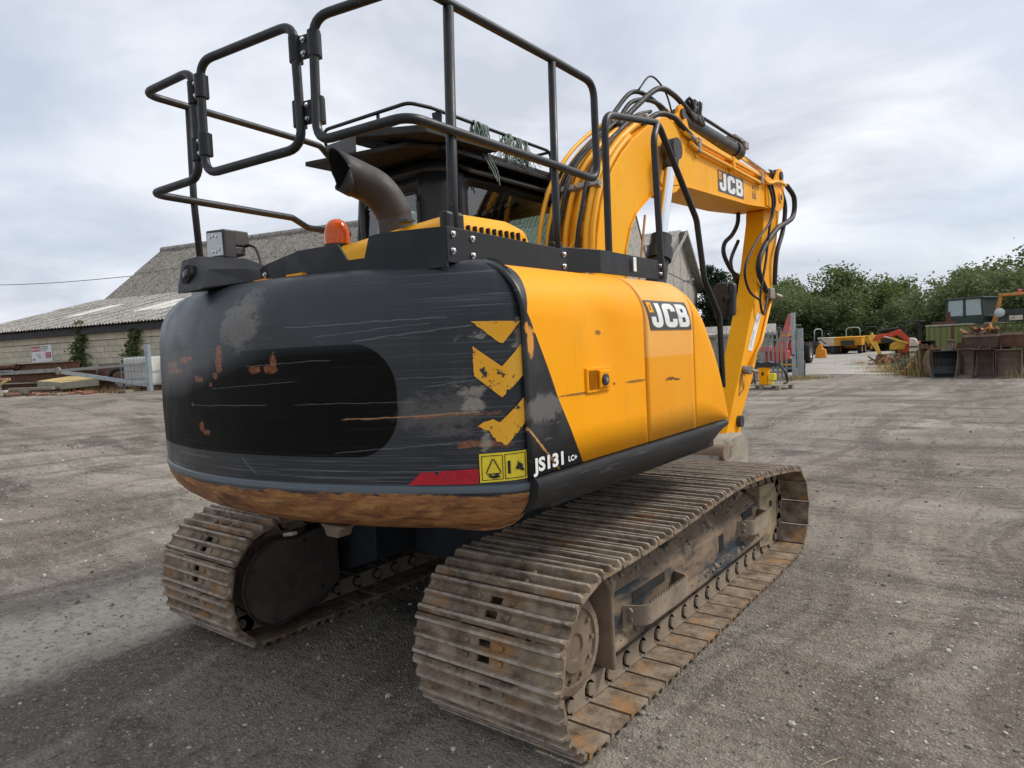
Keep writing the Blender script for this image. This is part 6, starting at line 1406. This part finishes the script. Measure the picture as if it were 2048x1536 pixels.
g = G(); g.tube(spline([(.5, .12, 1.3), (.1, .14, 1.5), (-.4, .12, 1.42), (-.8, .12, 1.45)], 5), .025, 6); obj('hose', g, RUB, md); g = G(); g.prism([(-.30, .62), (.40, .62), (.46, .98), (.05, 1.05), (-.25, .92)], 'y', .15, .45); obj('cover', g, OY, md, bevel=.06)
g = G(); g.box((.10, .25, .45), (1.0, 1.25, 1.0)); obj('house', g, OR, md, bevel=.08)
for x in (.25, .95):
    for y in (.35, 1.15): g = G(); g.box((x - .03, y - .03, 1.0), (x + .03, y + .03, 1.95)); obj('canopy_post', g, PLA, md)
g = G(); g.box((.15, .25, 1.93), (1.05, 1.25, 2.0)); obj('canopy', g, PLA, md, bevel=.02); g = G(); g.box((-.1, .2, .05), (1.3, .5, .45)); obj('track', g, RUB, md, bevel=.15, seg=3); g = G(); g.box((-.1, 1.0, .05), (1.3, 1.3, .45)); obj('track', g, RUB, md, bevel=.15, seg=3)
g = G(); g.prism([(-.9, .05), (-.45, .05), (-.40, .42), (-.75, .45)], 'y', -.2, .2); obj('bucket', g, RUST, md)
gs = thing('generator', 'cream scrap engine cover among the weeds by the container end', 'generator', (-1.55, 31.0, 0)); g = G(); g.prism([(-.20, .35), (.16, .35), (.14, .95), (.02, 1.18), (-.20, 1.22)], 'y', -.22, .22); obj('body', g, CRM, gs, bevel=.04)
for z_ in (.55, .78): g = G(); g.box((-.19, -.235, z_), (.13, -.222, z_ + .07)); obj('vent', g, PLA, gs); g = G(); g.box((.22, -.2, .75), (.75, .2, 1.05)); obj('radiator', g, PLA, gs, bevel=.02); g = G(); g.box((-.3, -.3, 0), (.3, .3, .35)); obj('stand', g, RUST, gs)
# green container with cabs on its roof
GR = N('mossy_green_paint'); o = GR.co(); c = GR.ramp(GR.noise(GR.map(o, (1, 1, .3)), 2.5, 6, .65), [(.3, (.125, .140, .045)), (.7, (.23, .245, .095))]); c = GR.mix(GR.ramp(GR.noise(GR.map(o, (3, 3, .4)), 3, 5, .7), [(.60, 0.), (.70, .8)]), c, (.09, .065, .035)); GR.set(c, .75, 0, .3); GR = GR.mat
ct = thing('green_container', 'long mossy green ribbed steel container half hidden by brambles', 'container', (-1.25, 32.1, 0), R(4))
g = G(); g.box((0, .03, .05), (6.0, 2.3, 1.66)); obj('shell', g, GR, ct)
rme = None
for k in range(26):
    if rme is None: g = G(); g.prism([(0, .03), (.05, -.01), (.15, -.01), (.20, .03)], 'z', .10, 1.60); rme = g.mesh('side_rib'); rme.materials.append(GR)
    link('side_rib', rme, (), ct, (.10 + k * .228, -.002, 0))
for x in (0, .95, 5.9): g = G(); g.box((x, -.03, .02), (x + .1, .04, 1.68)); obj('corner_post', g, RUST if x else GR, ct)
g = G(); g.box((-.02, -.04, 1.66), (6.05, .1, 1.73)); obj('top_rail', g, simple('pale_rail', (.36, .33, .27), .8, var=.3, scale=3), ct)
tcab = thing('tractor_cab', 'dark green glazed tractor cab sitting on the container roof', 'cab', (.42, 32.9, 1.70), R(-22)); CG = simple('cab_dark_green', (.02, .04, .035), .5); PG = simple('pale_pane', (.36, .45, .46), .15, var=.1)
g = G(); g.prism([(-.72, 0), (.72, 0), (.80, .34), (-.80, .34)], 'y', -.65, .65); obj('base', g, CG, tcab, bevel=.04)
for x0, x1 in ((-.72, -.06), (.06, .72)): g = G(); g.prism([(x0, .36), (x1, .36), (x1 * .92, 1.05), (x0 * .92, 1.05)], 'y', -.64, -.62); obj('pane', g, PG, tcab)
for x in (-.79, -.04, .70): g = G(); g.prism([(x, .32), (x + .09, .32), (x * .92 + .08, 1.08), (x * .92, 1.08)], 'y', -.66, -.58); obj('pillar', g, CG, tcab)
g = G(); g.prism([(-.72, .36), (-.72, 1.05), (.5, 1.05), (.6, .36)], 'x', -.79, -.77) if 0 else g.box((-.76, -.58, .34), (-.74, .6, 1.05)); obj('side_pane', g, PG, tcab); g = G(); g.box((-.80, -.70, 1.06), (.78, .68, 1.14)); obj('roof', g, CG, tcab, bevel=.03); g = G(); g.box((.6, -.6, .34), (.72, .6, 1.06)); g.box((-.7, .55, .34), (.7, .62, 1.06)); obj('rear_frame', g, CG, tcab)
oc_ = thing('digger_cab', 'stripped orange digger cab frame with round headlamps on the container roof', 'cab', (2.05, 32.6, 1.70), R(-8)); OC = mud('flaking_orange', (.40, .16, .04), (.62, .30, .10))
for x0, x1, nm in ((-.85, -.55, 'pillar'), (.60, .82, 'pillar')): g = G(); g.prism([(x0, 0), (x0 + .22, 0), (x1 + .12, 1.15), (x1, 1.15)] if x0 < 0 else [(.72, 0), (.88, 0), (.74, 1.15), (.62, 1.15)], 'y', -.5, -.38); obj(nm, g, OC, oc_, bevel=.02)
g = G(); g.box((-.58, -.52, 1.08), (.78, .3, 1.20)); obj('roof_beam', g, OC, oc_, bevel=.03); g = G(); g.box((-.80, -.45, 0), (.85, .3, .30)); obj('cowl', g, simple('dark_cowl', (.06, .055, .05), .7), oc_, bevel=.04); g = G(); g.box((-.4, -.48, .28), (.45, -.40, .52)); obj('dash', g, PLA, oc_, bevel=.02); g = G(); g.box((-.22, -.50, .06), (.25, -.46, .26)); obj('number_plate', g, CRM, oc_)
for x in (-.55, .60): g = G(); g.lathe([(.18, 0), (.20, .06), (.16, .10), (.05, .12), (.001, .125)], Matrix.Translation((x, -.45, .40)) @ Matrix.Rotation(R(90), 4, 'X'), 16); obj('headlamp', g, LAMP, oc_, auto=50)
g = G(); g.lathe([(.07, 0), (.07, .1), (.03, .14), (.001, .145)], Matrix.Translation((.1, -.2, 1.2)), 10); obj('beacon', g, TR, oc_)
hp = thing('scrap_bracket', 'rusty bent bracket lying on the container roof by its end', 'scrap', (-.6, 32.6, 1.73)); g = G(); g.box((-.45, -.2, 0), (.5, .2, .12)); g.prism([(.05, .12), (.30, .12), (.22, .55), (.10, .55)], 'y', -.1, .1); obj('bracket', g, RUST, hp, bevel=.02)
# buckets
def bucket(label, loc, rz, wd, h, mat, z=0., tilt=0.):
    b_ = thing('digger_bucket', label, 'bucket', (loc[0], loc[1], z), rz, 'digger buckets standing in a row')
    if tilt: b_.rotation_euler = (tilt, 0, rz)
    pr = [(-.28, 0), (-.10, .02), (.18, .12), (.30, .40), (.26, .70), (.10, .92), (-.12, 1.0)]; pr = [(a * h, c_ * h) for a, c_ in pr]
    g = G(); g.grid([[(-wd / 2, a, c_) for a, c_ in pr], [(wd / 2, a, c_) for a, c_ in pr]]); obj('shell', g, mat, b_, solid=.02)
    fr_ = [(-.02 * h, .78 * h), (-.10 * h, .45 * h), (-.28 * h, 0)]
    for x in (-wd / 2, wd / 2 - .02): g = G(); g.prism(pr + [(-.05 * h, .82 * h), (-.10 * h, .45 * h)], 'x', x, x + .02); obj('side_plate', g, mat, b_)
    for x in (-wd * .22, wd * .22): g = G(); g.prism([(-.10 * h, .98 * h), (.14 * h, .90 * h), (.10 * h, 1.12 * h), (-.02 * h, 1.14 * h)], 'x', x - .015, x + .015); obj('hanger_ear', g, RUST, b_)
    g = G(); g.box((-wd / 2 - .01, -.31 * h, -.01), (wd / 2 + .01, -.24 * h, .03)); obj('cutting_edge', g, mat, b_); return b_
RB1 = mud('dark_rust_bucket', (.055, .038, .032), (.125, .085, .065)); RB2 = mud('brown_rust_bucket', (.15, .10, .075), (.27, .20, .15)); KB = simple('black_bucket_paint', (.014, .018, .022), .5, var=.3)
bucket('narrow rusty bucket at the weedy end of the bucket row', (-.28, 22.6), R(42), .35, .95, RB1); bucket('second narrow rusty bucket, beside the black bucket', (.02, 22.35), R(38), .40, .92, RB2)
bucket('wide black painted bucket in the row', (.42, 21.95), R(12), .80, .85, KB); bucket('slanted grey brown bucket between the black one and the dark brown one', (.98, 21.75), R(-22), .55, .90, RB2); bucket('rusty bucket turned edge-on behind the black bucket', (.80, 22.4), R(60), .5, .95, RB1)
bucket('dark brown square bucket with a pale lip in the row', (1.42, 21.45), R(-6), .58, .88, RB1); bucket('pale brown square bucket at the grassy end of the row', (1.98, 21.55), R(-4), .70, .85, RB2); bucket('dark bucket squeezed between the two square buckets', (1.78, 22.1), R(8), .5, .90, RB1); bucket('low rusty bucket past the end of the row in dry grass', (2.75, 22.1), R(-10), .7, .8, RB1)
def skipb(label, x, y, z, wd, rz, m_):
    s_ = thing('loader_bucket', label, 'bucket', (x, y, z), rz, 'wide buckets laid on top of the row'); g = G(); g.prism([(-.25, .0), (.30, .05), (.38, .38), (-.32, .42)], 'x', -wd / 2, wd / 2); obj('body', g, m_, s_, bevel=.02); g = G(); g.box((-wd / 2, -.345, .36), (wd / 2, -.30, .44)); obj('lip', g, RB2, s_); 
    for x_ in (-wd / 2 - .02, wd / 2): g = G(); g.prism([(-.30, -.05), (.30, .0), (.40, .42), (-.36, .48)], 'x', x_, x_ + .02); obj('end_plate', g, RUST, s_)
skipb('dark loader bucket filled with scrap resting on the bucket row', 1.30, 22.0, .88, .95, R(5), RB1); skipb('reddish loader bucket with a timber coloured lip on the row end', 2.22, 22.05, .90, .90, R(-2), RUST)
sp_ = thing('steel_stanchion', 'short purple grey steel stanchion standing among the weeds', 'post', (.30, 24.4, 0)); g = G(); g.box((-.07, -.07, 0), (.07, .07, 1.12)); obj('shaft', g, simple('purple_grey_steel', (.17, .115, .11), .7, var=.3), sp_); g = G(); g.box((-.12, -.12, 1.12), (.12, .12, 1.16)); obj('cap', g, GR, sp_)
wb = thing('plastic_bag', 'crumpled white plastic bag on the weeds behind the loader bucket', 'bag', (1.05, 23.4, .85)); g = G(); g.add([Vector(p) * .18 * (1 + .3 * math.sin(i * 5.1)) for i, p in enumerate(ico)], icf); obj('bag', g, WHITE, wb)
rd = random.Random(31); g = G()
for k in range(260):
    cx_, cy_, w_ = rd.choice(((-1.6, 30.5, 1.0), (-2.6, 32.0, .8), (.2, 24.2, .9), (1.3, 22.05, .35), (-.3, 23.2, .4))); z = rd.uniform(0, .35) if cx_ != 1.3 else rd.uniform(1.22, 1.45)
    g.M = Matrix.Translation((cx_ + rd.gauss(0, w_ * .6), cy_ + rd.gauss(0, w_ * .4), z)) @ Matrix.Rotation(rd.uniform(0, 6), 4, 'Z') @ Matrix.Rotation(rd.uniform(-.8, .8), 4, 'Y'); L = rd.uniform(.1, .4); g.box((-L, -.03, -.025), (L, .03, .025), rd.choice((0, 0, 0, 1, 2)))
tag(obj('scrap_metal', g, [RUST, RB2, OC], fix=False), 'tangle of rusty scrap metal among the weeds', 'scrap', kind='stuff')
ls = thing('low_shed', 'low grey shed roof seen past the mirror', 'shed', (-11.5, 33.5, 0), R(15)); g = G(); g.box((-3, -2, 0), (3, 2, 1.7)); obj('wall', g, RENDER, ls); g = G(); g.prism([(-2.2, 1.65), (2.2, 1.65), (2.2, 1.78), (0, 2.25), (-2.2, 1.78)], 'x', -3.2, 3.2); obj('roof', g, ROOF, ls)
# ================================================================== TREES AND WEEDS
def crown(seed, n_cl, shape, leaf, per=26, spread=.055):
    rd = random.Random(seed); g = G(); cen = []
    for _ in range(9): cen.append((Vector((rd.gauss(0, .22), rd.gauss(0, .22), rd.uniform(.24, .80))), rd.uniform(.15, .27)))
    if shape == 'cone': cen = [(Vector((rd.gauss(0, .03), rd.gauss(0, .03), .12 + .85 * k / 12)), .27 * (1.05 - k / 12)) for k in range(13)]
    for _ in range(n_cl):
        c_, r_ = rd.choice(cen); d = Vector((rd.gauss(0, 1), rd.gauss(0, 1), rd.gauss(0, 1))).normalized(); p = c_ + d * r_ * rd.uniform(.55, 1.08)
        if p.z < .05: continue
        leaves(g, rd, p, per, spread * rd.uniform(.6, 1.2), leaf)
    me = g.mesh('crown'); return me
def trunk(seed):
    rd = random.Random(seed); g = G(); g.tube(spline([(0, 0, -.02), (.01, .01, .15), (-.01, .02, .35), (.02, 0, .65)], 5), [.032 * (1 - i / 19) + .006 for i in range(16)], 8)
    for k in range(9):
        z = rd.uniform(.18, .55); a = rd.uniform(0, 6.28); L = rd.uniform(.2, .36); g.tube(spline([(0, .01, z), (math.cos(a) * L * .5, math.sin(a) * L * .5, z + L * .45), (math.cos(a) * L, math.sin(a) * L, z + L * .8)], 4), [.012 - .0011 * i for i in range(9)], 6)
    me = g.mesh('trunk', True); me.materials.append(BARK); return me
CM = [crown(s, 400, 'round', .020, 26, .050) for s in (1, 2, 3)]
for me, mt in zip(CM, (LEAF, LEAF2, LEAF)): me.materials.append(mt)
CMg = [m_.copy() for m_ in CM]
for me in CMg: me.materials.clear(); me.materials.append(LEAF2)
CC = crown(8, 360, 'cone', .018, 24, .035); CC.materials.append(LEAF3); TM = [trunk(s) for s in (1, 2)]
def tree(label, x, y, h, k, wide=1., grey=False, cone=False, rz=None, name='broadleaf_tree'):
    t = thing(name, label, 'tree', (x, y, 0), rz if rz is not None else (k * 1.3), 'trees behind the yard')
    h *= .93; t.scale = (h * wide, h * wide, h)
    link('crown', CC if cone else (CMg if grey else CM)[k % 3], (), t); link('trunk', TM[k % 2], (), t)
for lab, x, y, h, k, wd in (('dark broadleaf tree just behind the dipper arm hoses', -19.0, 66, 8.0, 0, .95), ('tall dark tree above the red crane boom', -15.2, 70, 8.6, 1, .95), ('round dark tree behind the clean yellow dumper', -12.0, 69, 8.6, 2, 1.0),
        ('tallest dark tree, behind those above the red crane boom', -16.6, 76, 8.8, 1, 1.0), ('dark tree behind the dull yellow dumper', -9.2, 72, 7.4, 0, 1.0), ('dark tree standing behind the dipper arm', -22.5, 72, 8.8, 2, 1.), ('lower dark tree directly behind the cream dumper', -13.0, 62, 7.0, 1, 1.05), ('lower dark tree behind the palisade fence and telehandler', -18, 60, 7.0, 2, 1.05)): tree(lab, x, y, h, k, wd)
for lab, x, y, h, k, wd in (('thin grey green tree with sky gaps behind the red digger', -6.3, 68, 5.6, 1, .9), ('grey green tree behind the container end nearest the digger', -3.2, 64, 5.6, 2, 1.0), ('spreading grey green tree beside the glazed tractor cab', -1.2, 50, 6.4, 0, 1.05), ('grey green tree behind the glazed tractor cab', 1.0, 48, 6.3, 1, 1.05),
        ('grey green tree between the tractor cab and the orange cab', 3.1, 45, 6.3, 2, 1.1), ('big grey green tree behind the stripped orange cab', 5.2, 46, 6.9, 0, 1.1), ('low grey green tree close behind the container between its two cabs', 1.8, 41, 4.7, 2, 1.2), ('grey green tree close behind the orange cab', 4.2, 40, 5.3, 1, 1.2)): tree(lab, x, y, h, k, wd, True)
tree('dark conifer beside the concrete gable', -14.9, 42.5, 6.9, 0, 1., cone=True, name='conifer_tree'); tree('second dark conifer partly behind the raised mirror', -13.2, 43.5, 6.2, 1, 1.15, cone=True, name='conifer_tree'); tree('low dark conifer between the two taller conifers', -14.0, 40.5, 5.0, 0, 1.3, cone=True, rz=2., name='conifer_tree')
def bush(label, x, y, wd, h, seed, mt, n_=260, z=0., leaf=.055):
    b_ = thing('bramble_bush', label, 'bush', (x, y, z), 0, 'bushes round the container'); rd = random.Random(seed); g = G()
    for _ in range(n_):
        a = rd.uniform(0, 6.28); r_ = math.sqrt(rd.random()); zz = rd.random() ** .8 * math.sqrt(max(.05, 1 - r_ * r_ * .8)); leaves(g, rd, (math.cos(a) * r_ * wd, math.sin(a) * r_ * wd * .6, zz * h), 12, .10, leaf)
    obj('foliage', g, mt, b_, fix=False); g = G()
    for k in range(5): a = k * 1.25; g.tube([(0, 0, 0), (math.cos(a) * wd * .4, math.sin(a) * wd * .25, h * .7)], .015, 5)
    obj('stem', g, BARK, b_)
BL = leafmat('bramble_leaf', (.034, .054, .018), (.105, .140, .046)); WE = leafmat('weed_leaf', (.07, .085, .03), (.17, .18, .07), (.24, .21, .08)); DG = leafmat('dry_grass_blade', (.24, .18, .07), (.42, .33, .14)); GG = leafmat('grey_weed_leaf', (.06, .08, .05), (.13, .15, .10))
bush('large dark bramble hiding the far end of the container', 2.55, 31.0, 1.9, 1.75, 1, BL, 620); bush('dark bramble spilling over the middle of the container', 1.0, 31.3, 1.0, 1.1, 2, BL, 300); bush('green bush behind the stanchion at the foot of the container', .55, 25.6, .8, .95, 3, WE, 170, leaf=.04); bush('tall weeds behind the loader bucket', 1.25, 23.6, .7, 1.15, 4, WE, 170, leaf=.035); bush('grey green weed clump at the near edge of the road', -.95, 23.9, .42, .60, 5, GG, 130, leaf=.03); bush('pale weeds round the stanchion foot', -.1, 24.6, .7, .8, 6, WE, 130, leaf=.035); bush('dark bramble behind the last bucket', 3.5, 28.5, 1.5, 1.5, 7, BL, 420)
HL = leafmat('hedge_leaf', (.024, .038, .013), (.078, .108, .036))
for k_, (lab, x, y, wd, h) in enumerate((('dark hedge behind the palisade fence end', -20.5, 58, 3.2, 3.2), ('dark hedge between the telehandler and the cream dumper', -15.0, 60, 3.0, 3.0), ('dark hedge behind the cream dumper', -11.8, 61, 2.6, 2.8), ('dark hedge behind the clean yellow dumper', -8.6, 62, 2.6, 2.8), ('dark hedge behind the red digger', -5.2, 58, 2.4, 2.6), ('dark hedge behind the container end', -2.2, 46, 2.2, 2.4))):
    bush(lab, x, y, wd, h, 40 + k_, HL, 420, leaf=.13)
rd = random.Random(77); g = G()
def tuft(x, y, n_, sp, h0, h1, mi):
    for _ in range(n_):
        px_, py_ = x + rd.gauss(0, sp), y + rd.gauss(0, sp * .6); h = rd.uniform(h0, h1); a = rd.uniform(0, 6.28); ln = rd.uniform(.1, .6) * h; dx, dy = math.cos(a), math.sin(a); z0 = gh(px_, py_)
        g.add([(px_ - dy * .008, py_ + dx * .008, z0), (px_ + dy * .008, py_ - dx * .008, z0), (px_ + dx * ln, py_ + dy * ln, z0 + h)], [(0, 1, 2)], mi)
for x, y, n_, sp, h0, h1, mi in ((-1.5, 25.5, 900, .5, .06, .28, 0), (-1.9, 28.5, 700, .6, .06, .30, 0), (-.7, 23.6, 500, .35, .06, .28, 0), (2.9, 21.6, 500, .5, .1, .5, 0), (-4.0, 21.7, 300, .35, .05, .22, 0), (-3.6, 22.0, 200, .3, .05, .2, 1), (-4.8, 21.0, 200, .5, .04, .18, 1), (.2, 23.6, 400, .7, .2, .8, 1), (1.4, 22.9, 300, .5, .4, 1.2, 1), (-2.6, 33, 400, .9, .1, .5, 0), (-.2, 22.5, 150, .4, .9, 1.2, 0)): tuft(x, y, n_, sp, h0, h1, mi)
for k in range(160): x, y = rd.uniform(-6, 5), rd.uniform(20, 60); tuft(x, y, 6, .08, .03, .12, rd.choice((0, 1))) if abs(x + 3.2 + (y - 24) * .17) > 2.6 else None
tag(obj('dry_grass', g, [DG, WE], fix=False), 'dry yellow grass and weeds fringing the road and buckets', 'grass', kind='stuff')
